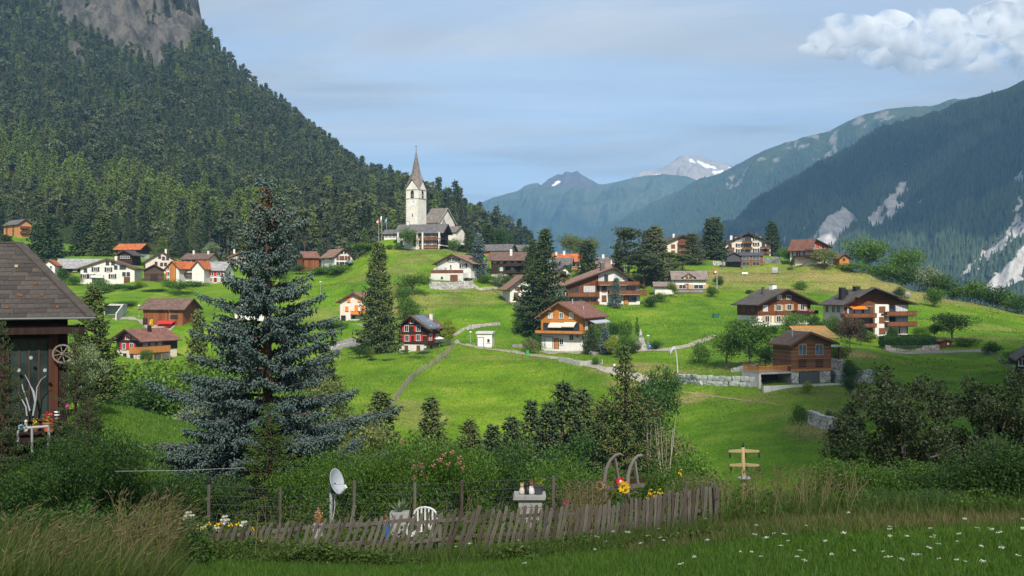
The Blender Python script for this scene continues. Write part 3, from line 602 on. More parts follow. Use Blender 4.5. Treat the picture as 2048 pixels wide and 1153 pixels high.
# c: blue-green massif with a dark rocky top, d: the pale summit
crC = [(700, 520, 6300), (850, 452, 6400), (907, 421, 6450), (938, 413, 6500), (957, 410, 6500), (985, 397, 6520), (1013, 388, 6540), (1035, 382, 6560), (1050, 371, 6560), (1062, 368, 6570), (1076, 367, 6570), (1082, 372, 6580), (1097, 358, 6600), (1108, 352, 6600), (1116, 348, 6600), (1124, 349, 6600), (1132, 343, 6600), (1143, 346, 6600), (1154, 342, 6600), (1162, 348, 6600), (1172, 354, 6600), (1185, 361, 6600), (1197, 368, 6600), (1207, 369, 6600),
       (1229, 366, 6650), (1260, 358, 6650), (1290, 352, 6650), (1330, 349, 6650), (1370, 352, 6600), (1410, 368, 6500), (1560, 420, 6300)]
QC, UC, VC = loft('c', crC, [(600, 640, 5200), (1100, 610, 5200), (1600, 600, 5300)], 420, 200, 151, 130, edge=0.06)
cx_, cy_ = proj(QC[..., 0], QC[..., 1], QC[..., 2])
rc = np.clip((378 - cy_ + 14 * fbm(cx_ / 14, cy_ / 10, 9, 4)) / 8, 0, 1) * np.clip((1228 - cx_ + 10 * fbm(cx_ / 9, cy_ / 9, 19, 3)) / 12, 0, 1)
rc = np.maximum(rc, 0.8 * (fbm(cx_ / 18 + cy_ / 30, cy_ / 12, 29, 4, 0.6) > 0.42) * (cy_ < 430))
sn = soft(cx_, cy_, [(1103, 372), (1118, 361), (1122, 364), (1108, 374)], 2, 7, 5)
alpC = np.clip((452 - cy_) / 55 + 0.6 * fbm(cx_ / 40, cy_ / 30, 39, 4), 0, 1)
mountain('rocky_massif', QC, 'far_c', {'rock': rc, 'alp': alpC, 'snow': sn})
crD = [(1100, 420, 7400), (1207, 376, 7400), (1260, 359, 7400), (1279, 345, 7450), (1297, 341, 7450), (1322, 337, 7500), (1341, 327, 7500), (1350, 320, 7500), (1360, 312, 7500), (1372, 312, 7500), (1385, 312, 7500), (1410, 316, 7500), (1438, 326, 7500), (1463, 333, 7500), (1560, 370, 7400), (1700, 400, 7400)]
QD, UD, VD = loft('d', crD, [(1000, 560, 6700), (1400, 520, 6700), (1800, 560, 6700)], 260, 110, 171, 90, edge=0.06)
ex_, ey_ = proj(QD[..., 0], QD[..., 1], QD[..., 2])
sn = np.zeros_like(ex_)
for i, s in enumerate([[(1392, 323), (1398, 322), (1424, 334), (1412, 337)], [(1412, 328), (1430, 334), (1434, 339), (1416, 335)], [(1378, 318), (1386, 319), (1390, 326), (1380, 325)], [(1425, 345), (1446, 340), (1448, 346), (1430, 350)], [(1300, 350), (1322, 347), (1318, 351)], [(1455, 335), (1464, 334), (1462, 338)]]):
    sn = np.maximum(sn, soft(ex_, ey_, s, 3.0, 400 + i, 5))
mountain('pale_summit', QD, 'far_d', {'rock': np.ones_like(sn), 'alp': np.ones_like(sn), 'snow': sn})

# ------------------------------------------------------------------ plants: generators
def unit(a): return a / np.maximum(np.linalg.norm(a, axis=-1, keepdims=True), 1e-9)
def spindles(B, Dv, rad, g):
    """needle-covered shoots: slim six-point spindles"""
    n = len(B); d = unit(Dv); u = unit(np.cross(d, g.normal(size=(n, 3)))); w = np.cross(d, u); r = np.asarray(rad).reshape(-1, 1)
    mid = B + Dv * 0.42
    V = np.stack([B, mid + u * r, mid + w * r, mid - u * r, mid - w * r, B + Dv], 1).reshape(-1, 3)
    t = np.array([(0, 2, 1), (0, 3, 2), (0, 4, 3), (0, 1, 4), (5, 1, 2), (5, 2, 3), (5, 3, 4), (5, 4, 1)])
    return V, (np.arange(n)[:, None, None] * 6 + t[None]).reshape(-1, 3)
def leaves(C, size, g, up=0.35):
    n = len(C); nrm = unit(g.normal(size=(n, 3)) + np.array([0, 0, up])); u = unit(np.cross(nrm, g.normal(size=(n, 3)))); w = np.cross(nrm, u)
    s = np.asarray(size).reshape(-1, 1)
    V = np.stack([C - u * s * 0.55, C + w * s * 0.34 + nrm * s * 0.05, C + u * s * 0.55, C - w * s * 0.34 + nrm * s * 0.05], 1).reshape(-1, 3)
    return V, np.arange(n * 4).reshape(n, 4)
def conifer(H, R, seed, dz=0.9, nb=6, fl=0.5, fr=0.09, step=0.45, start=0.08, prof=0.85, e_low=-0.25, e_top=0.6, curve=0.22, hang=0.5, jit=0.25, fstep=None, gap=0.0, radf=None, wide=0.42):
    g = np.random.default_rng(seed); B = []; Dv = []; Rr = []; wood = MB(); BR = []
    tr = 0.018 * H + 0.03; lean = g.normal(size=2) * 0.0012
    wood.tube([(lean[0] * z * z, lean[1] * z * z, z) for z in np.linspace(-0.5, H * 0.97, 7)], [tr * (1.15 - 1.1 * i / 6) + 0.01 for i in range(7)], 7)
    z = H * start; k = 0; fstep = fstep or fl * 0.6
    while z < H * 0.985:
        q = (z - H * start) / (H * (1 - start)); rad = R * (1 - q) ** prof if radf is None else radf(q)
        n = max(3, int(nb * (0.6 + 0.4 * (1 - q))))
        for j in range(n):
            if g.random() < gap: continue
            a = 2 * math.pi * (j + 0.5 * (k % 2) + g.normal() * 0.18) / n; L = max(0.12, rad * (1 + g.normal() * jit * 0.6)); zb = z + g.normal() * dz * 0.16
            e = e_low + (e_top - e_low) * q ** 1.5 + g.normal() * 0.06
            ca, sa = math.cos(a), math.sin(a); o = np.array([ca, sa, 0.0]); sd = np.array([-sa, ca, 0.0])
            cv = curve * (1 - 0.4 * q)
            def pt(s): return np.stack([ca * L * s, sa * L * s, zb + L * (e * s + cv * s * s)], -1)
            if L > 0.6: wood.tube([tuple(pt(np.array(s))) for s in (0, 0.5, 0.97)], [tr * 0.3 * (1 - q) + 0.012, tr * 0.18 * (1 - q) + 0.01, 0.006], 4, False); BR.append((pt(np.array(1.0)), o))
            m = max(2, int(L / step)); ss = (np.arange(m) + g.random(m)) / m; ss = 0.14 + 0.86 * ss
            for s in ss:
                p0 = pt(np.array(s)); tl = min(wide * L * (1.12 - s) + fl * 0.5, 0.5 * L + fl)
                dirs = [o * 0.75 + sd * sg * g.uniform(0.6, 1.2) + np.array([0, 0, e * 0.4 + g.normal() * 0.15]) for sg in (-1, 1)] + [o * 0.8 + np.array([0, 0, 0.5 + e * 0.5])]
                for di, dd in enumerate(dirs):
                    dd = dd / np.linalg.norm(dd); t_l = tl * g.uniform(0.6, 1.1) * (0.5 if di == 2 else 1); nf = max(1, int(t_l / fstep)); tt = (np.arange(nf) + g.random(nf)) / nf * t_l
                    pp = p0 + dd * tt[:, None]; pp[:, 2] -= 0.10 * tt ** 2
                    dr = unit(dd * 0.75 + o * 0.35 + g.normal(size=(nf, 3)) * 0.42 + np.array([0, 0, 0.12])); ln = fl * g.uniform(0.65, 1.25, nf)
                    B.append(pp); Dv.append(dr * ln[:, None]); Rr.append(fr * g.uniform(0.7, 1.2, nf))
                    hm = g.random(nf) < hang
                    if hm.any():
                        h2 = pp[hm]; dr = unit(g.normal(size=(len(h2), 3)) * 0.28 + np.array([0, 0, -1.0]) + o * 0.15)
                        B.append(h2); Dv.append(dr * fl * g.uniform(0.7, 1.6, len(h2))[:, None]); Rr.append(fr * 0.8 * np.ones(len(h2)))
        z += dz * (1 - 0.55 * q) * g.uniform(0.85, 1.15); k += 1
    B.append(np.array([[0, 0, H * 0.95], [0, 0, H * 0.93], [0, 0, H * 0.94]])); Dv.append(np.array([[0, 0, H * 0.05], [.05 * fl, 0, fl * .8], [-.3 * fl, .2 * fl, fl * .7]])); Rr.append(np.array([fr, fr, fr]) * 0.8)
    V, FA = spindles(np.concatenate(B), np.concatenate(Dv), np.concatenate(Rr), g)
    return wood, V, FA, BR
def broadleaf(H, R, seed, nl=14, leaf=0.2, n=2500, base=0.12, limbs=5, flat=1.0, spread=0.75, trunk=0.02, round_=False, lobe=1.0):
    g = np.random.default_rng(seed); wood = MB(); tr = trunk * H + 0.02
    top = H * (0.55 if not round_ else 0.4)
    wood.tube([(0, 0, -0.4), (g.normal() * 0.02 * H, 0, top * 0.5), (g.normal() * 0.03 * H, g.normal() * 0.03 * H, top)], [tr, tr * 0.75, tr * 0.4], 7)
    cz = H * (base + 1) / 2; hz = H * (1 - base) / 2
    C = []; RA = []
    for i in range(nl):
        v = g.normal(size=3); v /= np.linalg.norm(v); q = g.random() ** 0.45 * spread
        p = np.array([v[0] * R * q, v[1] * R * q, cz + v[2] * hz * q])
        if not round_: p[:2] *= 1.0 - 0.30 * max(0, (p[2] - cz) / hz)
        C.append(p); RA.append(R * g.uniform(0.26, 0.48) * lobe)
    C.append(np.array([0, 0, cz])); RA.append(R * 0.55 * lobe)
    for i in range(limbs):
        p = C[i]; wood.tube([(0, 0, top * g.uniform(0.35, 0.8)), tuple(p * np.array([0.45, 0.45, 0.75])), tuple(p)], [tr * 0.45, tr * 0.28, 0.012], 5)
    C = np.array(C); RA = np.array(RA); pr = RA ** 2 / (RA ** 2).sum(); k = g.choice(len(C), n, p=pr)
    v = unit(g.normal(size=(n, 3))); q = g.random(n) ** 0.3 * g.uniform(0.75, 1.12, n)
    Pp = C[k] + v * (RA[k] * q)[:, None] * np.array([1, 1, 0.8 * flat]); Pp[:, 2] *= H / np.percentile(Pp[:, 2], 99.3); Pp[:, :2] *= R / np.percentile(np.abs(Pp[:, :2]), 97.5); Pp[:, 2] = np.maximum(Pp[:, 2], 0.02 * H)
    V, FA = leaves(Pp, leaf * g.uniform(0.6, 1.3, n), g)
    return wood, V, FA
PROTO = {}
def proto(k, wood, V, FA, H, R, bark, leafm):
    wm = wood.mesh(k + '_trunk'); wm.materials.append(M(bark)); cm = new_mesh(k + '_crown', V, FA); cm.materials.append(M(leafm))
    PROTO[k] = (wm, cm, H, R)
for i in range(3):
    w, V, FA, _ = conifer(16, 3.2, 40 + i, dz=0.8, nb=8, fl=0.50, fr=0.12, step=0.42, hang=0.5, prof=0.74 + 0.08 * i, fstep=.30); proto('spruce%d' % i, w, V, FA, 16, 3.2, 'bark', 'n_spruce')
for i in range(2):
    w, V, FA, _ = conifer(14, 2.2, 50 + i, dz=0.9, nb=7, fl=0.75, fr=0.19, step=0.6, hang=0.45, prof=0.68); proto('firlite%d' % i, w, V, FA, 14, 2.2, 'bark', 'n_spruce')
for i in range(3):
    w, V, FA = broadleaf(7, 3.2, 60 + i, 22, 0.30, 3600, 0.08); proto('tree%d' % i, w, V, FA, 7, 3.2, 'bark_grey', 'l_green')
for i in range(3):
    w, V, FA = broadleaf(3, 2.0, 70 + i, 18, 0.22, 2600, 0.0, 4, 1.0, 0.72, 0.012, True); proto('bush%d' % i, w, V, FA, 3, 2.0, 'bark_grey', 'l_green')
for i in range(2):
    w, V, FA = broadleaf(12, 3.0, 80 + i, 26, 0.45, 3000, 0.25, 8, 0.6, 0.85, 0.016); proto('pine%d' % i, w, V, FA, 12, 3.0, 'bark', 'n_pine')
w, V, FA = broadleaf(4, 0.8, 90, 22, 0.16, 2600, 0.0, 2, 1.4, 0.7, 0.015); proto('thuja', w, V, FA, 4, 0.8, 'bark', 'l_hedge')
for i in range(2):
    w, V, FA, _ = conifer(9, 2.4, 95 + i, dz=0.5, nb=7, fl=0.20, fr=0.036, step=0.22, hang=0.5, prof=0.75, fstep=0.13); proto('nearfir%d' % i, w, V, FA, 9, 2.4, 'bark', 'n_dark')
for i in range(3):
    w, V, FA = broadleaf(2.6, 1.7, 100 + i, 30, 0.085, 15000, 0.0, 7, 1.0, 0.8, 0.010, True); proto('nearbush%d' % i, w, V, FA, 2.6, 1.7, 'bark_grey', 'l_green')

TREE_N = {}
def tree(kind, px, D, top, wpx, label, name='tree', cat='tree', mat=None, group=None, dz=0.0, bark=None):
    wm, cm, H0, R0 = PROTO[kind]; loc = on_ground(px, D); loc.z += dz; H = Z(top, D) - loc.z; Wd = wpx * D / F
    H = max(H, 0.3)
    Hc = min(H, Wd * (1.25 if kind.startswith(('bush', 'nearbush')) else 1.5)) if not kind.startswith(('spruce', 'fir', 'nearfir', 'thuja', 'pine')) else H
    r = empty(name, loc, R.uniform(0, 6.28)); r.scale = (Wd / 2 / R0, Wd / 2 / R0, Hc / H0); tag(r, label, cat, group)
    t = link('trunk', wm, r); c = link('crown', cm, r); c.location.z = (H - Hc) * H0 / Hc; t.scale.z = H / Hc
    for o_, mm in ((c, mat), (t, bark)):
        if mm: o_.material_slots[0].link = 'OBJECT'; o_.material_slots[0].material = M(mm)
    return r

# ------------------------------------------------------------------ forest on the mountain
def fproto(k, parts):
    """one mesh, trunk and foliage as two materials"""
    (w, V, FA, bark, leafm) = parts; wv = np.array(w.v); nv = len(wv); fs = [tuple(f) for f in w.f]
    me = bpy.data.meshes.new(k); allv = np.concatenate([wv, V]); me.from_pydata([tuple(v) for v in allv], [], fs + [tuple(int(i) + nv for i in f) for f in FA]); me.update()
    me.materials.append(M(bark)); me.materials.append(M(leafm))
    me.polygons.foreach_set('material_index', np.r_[np.zeros(len(fs), np.int32), np.ones(len(FA), np.int32)]); me.update()
    return me
FP = []
for i in range(3): w, V, FA, _ = conifer(17, 2.5, 120 + i, dz=1.5, nb=5, fl=1.35, fr=0.30, step=1.4, hang=0.2, prof=0.75, start=0.12); FP.append(fproto('forest_spruce%d' % i, (w, V, FA, 'bark', 'n_forest')))
for i in range(3): w, V, FA = broadleaf(15, 2.9, 130 + i, 15, 1.0, 420, 0.38, 4, 0.8, 0.8, 0.013); FP.append(fproto('forest_pine%d' % i, (w, V, FA, 'bark', 'n_pine')))
for i in range(2): w, V, FA, _ = conifer(17, 2.3, 140 + i, dz=1.7, nb=5, fl=1.3, fr=0.26, step=1.5, hang=0.2, prof=0.85); FP.append(fproto('forest_larch%d' % i, (w, V, FA, 'bark', 'n_larch')))
w, V, FA, _ = conifer(13, 1.5, 150, dz=1.8, nb=4, fl=0.9, fr=0.06, step=1.5, hang=0.1, gap=0.3); FP.append(fproto('forest_dead', (w, V, FA, 'bark_grey', 'n_dead')))
g = np.random.default_rng(77); sp = 6.3
fx, fy = np.meshgrid(np.arange(-600, 110, sp), np.arange(384, 1180, sp)); fx = fx + g.uniform(-.5, .5, fx.shape) * sp; fy = fy + g.uniform(-.5, .5, fy.shape) * sp
fx = fx.ravel(); fy = fy.ravel(); fz = mount(fx, fy); qx, qy = proj(fx, fy, fz)
wq = 10 * fbm(qx / 30, qy / 30, 71, 3)
keep = (qx > -70) & (qx < 1090) & (qy > -60) & ~(in_poly(qx + wq, qy + wq, CLIFF) & (fbm(fx / 22, fy / 40, 44, 3) < 0.30)) & (fz > ground(fx, fy) - 0.5)
# hidden far side of the ridge
e = 12.0; sl_ = (mount(fx, fy + e) - mount(fx, fy - e)) / (2 * e); keep &= sl_ > fz / fy - 0.28
# clearings above the village
clear = in_poly(qx, qy, [(60, 520), (95, 470), (140, 455), (135, 490), (150, 530)]) | in_poly(qx, qy, [(225, 520), (240, 490), (300, 488), (320, 505), (300, 530)])
keep &= ~(clear & (g.random(len(fx)) > 0.12))
keep &= g.random(len(fx)) < np.clip(0.90 + 0.5 * fbm(fx / 40, fy / 40, 93, 3), 0, 1)
fx, fy, fz, qx, qy = (a[keep] for a in (fx, fy, fz, qx, qy))
n = len(fx); rnd = g.random(n)
larchp = 0.06 + 0.78 * in_poly(qx + 20 * fbm(qx / 50, qy / 50, 17), qy + 20 * fbm(qx / 50, qy / 50, 18), [(-80, 250), (0, 300), (120, 362), (240, 380), (360, 408), (470, 440), (560, 480), (560, 520), (430, 500), (250, 470), (100, 440), (-80, 420)]) + 0.22 * in_poly(qx, qy, [(700, 460), (760, 400), (900, 440), (1000, 480), (1000, 520), (700, 520)])
pinep = 0.42 * np.ones(n)
idx = np.where(rnd < larchp, g.integers(6, 8, n), np.where(g.random(n) < 0.022, 8, np.where(g.random(n) < pinep, g.integers(3, 6, n), g.integers(0, 3, n))))
scl = (0.55 + 0.80 * g.random(n) ** 1.2) * np.where(fy > 900, 0.95, 1.0); rot = g.uniform(0, 6.28, n)
order = np.argsort(fy); single = np.zeros(n, bool)
inview = order[(qx[order] > -10) & (qx[order] < 1040)]
single[inview[:230]] = True
for i in np.where(single)[0]:
    o = link('forest_tree', FP[idx[i]]); o.location = (fx[i], fy[i], fz[i] - 0.4); o.rotation_euler = (0, 0, rot[i]); o.scale = (scl[i], scl[i], scl[i])
    tag(o, 'one of the front conifers along the lower edge of the dark mountain forest', 'tree', 'front trees of the mountain forest')
rest = ~single
fc = bpy.data.collections.new('forest_sources')
for i, m_ in enumerate(FP): fc.objects.link(bpy.data.objects.new('s%02d' % i, m_))
pm = bpy.data.meshes.new('forest_points'); pv = np.stack([fx, fy, fz - 0.4], 1)[rest]; pm.vertices.add(len(pv)); pm.vertices.foreach_set('co', pv.astype(np.float32).ravel()); pm.update()
fattr(pm, 'scl', scl[rest]); fattr(pm, 'rot', rot[rest]); a = pm.attributes.new('pick', 'INT', 'POINT'); a.data.foreach_set('value', idx[rest].astype(np.int32))
fo = link('forest', pm); tag(fo, 'dense dark conifer forest covering the left mountain', 'forest', kind='stuff')
gt = bpy.data.node_groups.new('scatter', 'GeometryNodeTree')
gt.interface.new_socket('Geometry', in_out='INPUT', socket_type='NodeSocketGeometry'); gt.interface.new_socket('Geometry', in_out='OUTPUT', socket_type='NodeSocketGeometry')
gi = gt.nodes.new('NodeGroupInput'); go = gt.nodes.new('NodeGroupOutput'); ip = gt.nodes.new('GeometryNodeInstanceOnPoints'); ci = gt.nodes.new('GeometryNodeCollectionInfo')
ci.inputs[0].default_value = fc; ci.inputs['Separate Children'].default_value = True; ci.inputs['Reset Children'].default_value = True
def nattr(name, ty):
    q = gt.nodes.new('GeometryNodeInputNamedAttribute'); q.data_type = ty; q.inputs[0].default_value = name; return q.outputs[0]
cx3 = gt.nodes.new('ShaderNodeCombineXYZ'); gt.links.new(nattr('rot', 'FLOAT'), cx3.inputs[2])
gt.links.new(gi.outputs[0], ip.inputs['Points']); gt.links.new(ci.outputs[0], ip.inputs['Instance']); ip.inputs['Pick Instance'].default_value = True
gt.links.new(nattr('pick', 'INT'), ip.inputs['Instance Index']); gt.links.new(cx3.outputs[0], ip.inputs['Rotation']); gt.links.new(nattr('scl', 'FLOAT'), ip.inputs['Scale']); gt.links.new(ip.outputs[0], go.inputs[0])
md = fo.modifiers.new('scatter', 'NODES'); md.node_group = gt

# woods on the far slopes: small cones, one mass each
def cone_wood(name, Q, mask, n, h0, seed, label, mat):
    g = np.random.default_rng(seed); nr, nc = Q.shape[:2]; i = g.uniform(0, nr - 1.001, n); j = g.uniform(0, nc - 1.001, n); a = i.astype(int); b_ = j.astype(int)
    u = (i - a)[:, None]; v = (j - b_)[:, None]
    p = (Q[a, b_] * (1 - u) + Q[a + 1, b_] * u) * (1 - v) + (Q[a, b_ + 1] * (1 - u) + Q[a + 1, b_ + 1] * u) * v
    p = p[g.random(n) < mask[a, b_]]; n = len(p); h = h0 * g.uniform(0.6, 1.2, n); r = h * g.uniform(0.17, 0.25, n); th = g.uniform(0, 6.28, n)
    V = np.empty((n, 5, 3)); V[:, 4] = p; V[:, 4, 2] += h
    for k in range(4): V[:, k] = p; V[:, k, 0] += r * np.cos(th + k * 1.5708); V[:, k, 1] += r * np.sin(th + k * 1.5708); V[:, k, 2] -= h * 0.15
    FA = (np.arange(n)[:, None, None] * 5 + np.array([(0, 1, 4), (1, 2, 4), (2, 3, 4), (3, 0, 4)])).reshape(-1, 3)
    tag(link(name, new_mesh(name, V.reshape(-1, 3), FA), None, mat), label, 'forest', kind='stuff')
MATS['n_far'] = m_leaf('n_far', (0.036, 0.056, 0.024), (0.020, 0.034, 0.016), 0.0, 0.0)
vis = ((ax_ > 1150) & (ax_ < 2110) & (ay_ < 640) & (VA > 0.015))
cone_wood('far_forest', QA, vis * (rk < 0.3) * np.clip(1.0 - alpA, 0.05, 1) * np.where(in_poly(ax_, ay_, [(1890, 600), (2060, 420), (2060, 620)]), 0.4, 1.0), 60000, 17, 5, 'dark hazy conifer forest covering the near right mountain slope', 'n_far')
vis = ((bx_ > 1050) & (bx_ < 2000) & (by_ < 560) & (VB > 0.02))
cone_wood('far_forest', QB, vis * (rb < 0.3) * np.clip(1.0 - alpB, 0, 1), 45000, 19, 6, 'blue hazy forest covering the ridge behind the landslide slope', 'n_far')

# ------------------------------------------------------------------ clouds and air
def cloud(name, blobs, seed, mat, label, sub=4, rough=0.28):
    bm = bmesh.new()
    for k, (c, r) in enumerate(blobs):
        s = bmesh.ops.create_icosphere(bm, subdivisions=sub, radius=1.0)['verts']
        co_ = np.array([v.co[:] for v in s]); q = co_ * 2.3 + k * 17.3 + seed
        d = fbm(q[:, 0] + q[:, 2] * 0.7, q[:, 1] - q[:, 2] * 0.6, seed + k, 5, 0.6) + 0.6 * fbm(q[:, 2] * 1.3 + 5, q[:, 0] + q[:, 1], seed + 50 + k, 4, 0.6)
        out_ = co_ * (1 + rough * d)[:, None] * np.array(r) + np.array(c)
        for v, p in zip(s, out_): v.co = p
    me = bpy.data.meshes.new(name); bm.to_mesh(me); bm.free()
    o = link(name, me, None, mat, True); tag(o, label, 'cloud', 'cumulus clouds'); return o
def m_cloudvol(dens):
    m = bpy.data.materials.new('cloud_volume'); m.use_nodes = True; t = m.node_tree; t.nodes.clear(); o = N(t, 'ShaderNodeOutputMaterial')
    v = N(t, 'ShaderNodeVolumePrincipled'); v.inputs['Color'].default_value = (0.955, 0.96, 0.965, 1); v.inputs['Anisotropy'].default_value = 0.0
    n = noise(t, coords(t), 1 / 170.0, 7, 0.62); k = N(t, 'ShaderNodeMapRange', i_From_Min=0.46, i_From_Max=0.64, i_To_Min=0.0, i_To_Max=dens); t.links.new(n, k.inputs['Value']); t.links.new(k.outputs[0], v.inputs['Density'])
    t.links.new(v.outputs[0], o.inputs['Volume']); m.cycles.volume_step_rate = 0.12; return m
def m_cloud(tr):
    m = bpy.data.materials.new('shade_cloud'); m.use_nodes = True; t = m.node_tree; t.nodes.clear(); o = N(t, 'ShaderNodeOutputMaterial')
    d = N(t, 'ShaderNodeBsdfDiffuse'); d.inputs[0].default_value = (0.9, 0.9, 0.92, 1); l_ = N(t, 'ShaderNodeBsdfTranslucent'); l_.inputs[0].default_value = (0.95, 0.95, 0.96, 1); tp_ = N(t, 'ShaderNodeBsdfTransparent')
    a = N(t, 'ShaderNodeMixShader'); a.inputs[0].default_value = 0.6; b = N(t, 'ShaderNodeMixShader'); b.inputs[0].default_value = tr
    t.links.new(d.outputs[0], a.inputs[1]); t.links.new(l_.outputs[0], a.inputs[2]); t.links.new(a.outputs[0], b.inputs[1]); t.links.new(tp_.outputs[0], b.inputs[2]); t.links.new(b.outputs[0], o.inputs[0])
    return m
MATS['cloud'] = m_cloud(0.5); MATS['shade_cloud_thin'] = m_cloud(0.88)  # see-through share sets how deep the added clouds' shade is
MATS['cloudv'] = m_cloudvol(0.022)
def cb(px, py, D, r): p = P(px, py, D); return ((p.x, p.y, p.z), r)
g = random.Random(8); bl = []
for px, py, w in ((1650, 88, 1.0), (1700, 62, 1.3), (1740, 70, 1.1), (1790, 60, 1.4), (1830, 82, 1.1), (1870, 70, 1.5), (1930, 70, 1.6), (1990, 62, 1.8), (2050, 55, 2.0), (2120, 60, 2.2), (2200, 50, 2.4), (1760, 105, 1.1), (1850, 112, 1.2), (1950, 110, 1.5), (2040, 108, 1.6), (1690, 100, .8), (1900, 95, 1.6), (2010, 30, 1.4), (2120, 10, 2.0), (1620, 98, .5)):
    bl.append(cb(px + g.uniform(-8, 8), py, 6000 + g.uniform(-200, 200), (125 * w * g.uniform(.9, 1.2), 130 * w, 80 * w * g.uniform(.85, 1.2))))
cloud('cloud', bl, 3, 'cloudv', 'white cumulus cloud hanging above the right-hand mountain', 3, 0.34)
# unseen clouds added to shade the garden, the right-hand slope and the right mountain
def over(gx, gy, gz_, alt, r):
    k = (alt - gz_) / sdir.z; return ((gx + sdir.x * k, gy + sdir.y * k, alt), r)
cloud('cloud', [over(-14, 2, -5, 1250, (60, 26, 24)), over(25, 0, -5, 1255, (70, 26, 26)), over(-60, -5, -5, 1250, (50, 26, 22)), over(70, 5, -5, 1250, (50, 26, 22))], 21, 'shade_cloud_thin', 'unseen thin cloud placed behind the camera to shade the garden', 4, 0.16)
cloud('cloud', [over(75, 40, -10, 1260, (50, 60, 26)), over(82, 110, -20, 1260, (50, 60, 26)), over(70, 160, -18, 1255, (30, 34, 20)), over(110, 175, -15, 1255, (44, 42, 20)), over(70, 120, -20, 1300, (44, 44, 20)), over(105, 130, -18, 1305, (50, 50, 20)), over(62, 160, -18, 1305, (24, 26, 16)), over(110, 170, -15, 1310, (46, 34, 18)), over(60, 60, -18, 1300, (40, 40, 20))], 25, 'cloud', 'unseen layered cloud placed behind the camera to shade the right-hand meadow', 4, 0.16)
cloud('cloud', [over(900, 2300, 200, 1900, (420, 300, 120)), over(1250, 2000, 200, 1920, (420, 420, 130)), over(700, 2650, 200, 1900, (330, 260, 110)), over(1000, 2700, 350, 1930, (420, 300, 120))], 33, 'cloud', 'broad unseen cloud placed to shade the right mountain slope', 4, 0.2)

hz = MB(); hz.box(-9000, 9000, -1500, 10500, VAL - 1, 1085)
m = bpy.data.materials.new('haze_air'); m.use_nodes = True; t = m.node_tree; t.nodes.clear(); oo = N(t, 'ShaderNodeOutputMaterial')
hv = N(t, 'ShaderNodeVolumePrincipled'); hv.inputs['Color'].default_value = (0.24, 0.50, 0.86, 1); hv.inputs['Density'].default_value = 1.1e-4; hv.inputs['Anisotropy'].default_value = 0.0
t.links.new(hv.outputs[0], oo.inputs['Volume']); MATS['haze'] = m
tag(hz.build('haze', 'haze'), 'thin blue haze filling the valley air', 'haze', kind='stuff')

# ------------------------------------------------------------------ buildings
WCACHE = {}
def wmesh(key, fn):
    if key not in WCACHE: WCACHE[key] = fn()
    return WCACHE[key]
def frame_mesh(w, h, t, mull):
    b = MB(); hw, hh = w / 2, h / 2
    b.box(-hw, hw, -0.10, 0.02, hh - t, hh); b.box(-hw - 0.06, hw + 0.06, -0.16, 0.02, -hh, -hh + t)
    b.box(-hw, -hw + t, -0.10, 0.02, -hh + t, hh - t); b.box(hw - t, hw, -0.10, 0.02, -hh + t, hh - t)
    if mull: b.box(-0.03, 0.03, -0.085, 0.02, -hh + t, hh - t)
    return b.mesh('window')
def place(o, fr, face, u, z, proud=0.0):
    if face == 'F': o.location = (u, -proud, z)
    elif face == 'R': o.location = (fr.x1 + proud, u, z); o.rotation_euler = (0, 0, math.pi / 2)
    else: o.location = (fr.x0 - proud, u, z); o.rotation_euler = (0, 0, -math.pi / 2)
STY = {  # frame, pane, shutter, shutter mode
 'w': ('white', 'glass', None, ''), 'd': ('trim_dark', 'glass', None, ''), 'wc': ('white', 'curtain', None, ''), 'wb': ('white', 'glass_blue', None, ''),
 'red': ('white', 'glass', 'red_paint', 'both'), 'redl': ('white', 'glass', 'red_paint', 'left'), 'redk': ('white', 'curtain', 'red_dark', 'both'), 'reds': ('plaster', 'curtain', 'red_dark', 'both'),
 'grn': ('white', 'curtain', 'green_paint', 'both'), 'org': ('white', 'glass', 'orange_paint', 'closed'), 'brn': ('trim_brown', 'glass', 'brown_paint', 'closed'),
 'brs': ('white', 'glass', 'trim_dark', 'both'), 'tan': ('white', 'glass', 'tan_paint', 'both'), 'br': ('white', 'glass', 'brown_paint', 'both'), 'tanf': ('tan_paint', 'glass', None, ''), 'blk': ('black', 'glass', None, ''),
 'blu': ('tan_paint', 'glass_blue', None, ''),
}
def win(root, fr, face, px, py, w, h, sty='w', proud=0.07, name='window'):
    fm, pm_, sm, mode = STY[sty]; u, z = fr.on(face, px, py); w = round(w, 1); h = round(h, 1)
    def mk(): me = frame_mesh(w, h, 0.09, w > 0.8); me.materials.append(M(fm)); return me
    o = link(name, wmesh(('f', w, h, fm), mk), root); place(o, fr, face, u, z, proud)
    def mp(): b = MB().box(-w / 2 + 0.08, w / 2 - 0.08, -0.05, 0.0, -h / 2 + 0.08, h / 2 - 0.08); me = b.mesh('pane'); me.materials.append(M(pm_)); return me
    link('pane', wmesh(('p', w, h, pm_), mp), o)
    if sm:
        sw = w / 2 if mode != 'closed' else w / 2 - 0.02
        def ms():
            b = MB().box(-sw / 2 + 0.01, sw / 2 - 0.01, -0.07, -0.005, -h / 2, h / 2); b.box(-sw / 2 + 0.05, sw / 2 - 0.05, -0.085, -0.07, -0.03, 0.03); me = b.mesh('shutter'); me.materials.append(M(sm)); return me
        me = wmesh(('s', w, h, sm, mode), ms)
        for sg in ((-1, 1) if mode != 'left' else (-1,)):
            s = link('shutter', me, o); s.location = (sg * (w / 2 + sw / 2 + 0.04) if mode != 'closed' else sg * (sw / 2), 0.0 if mode != 'closed' else -0.11, 0)
    return o
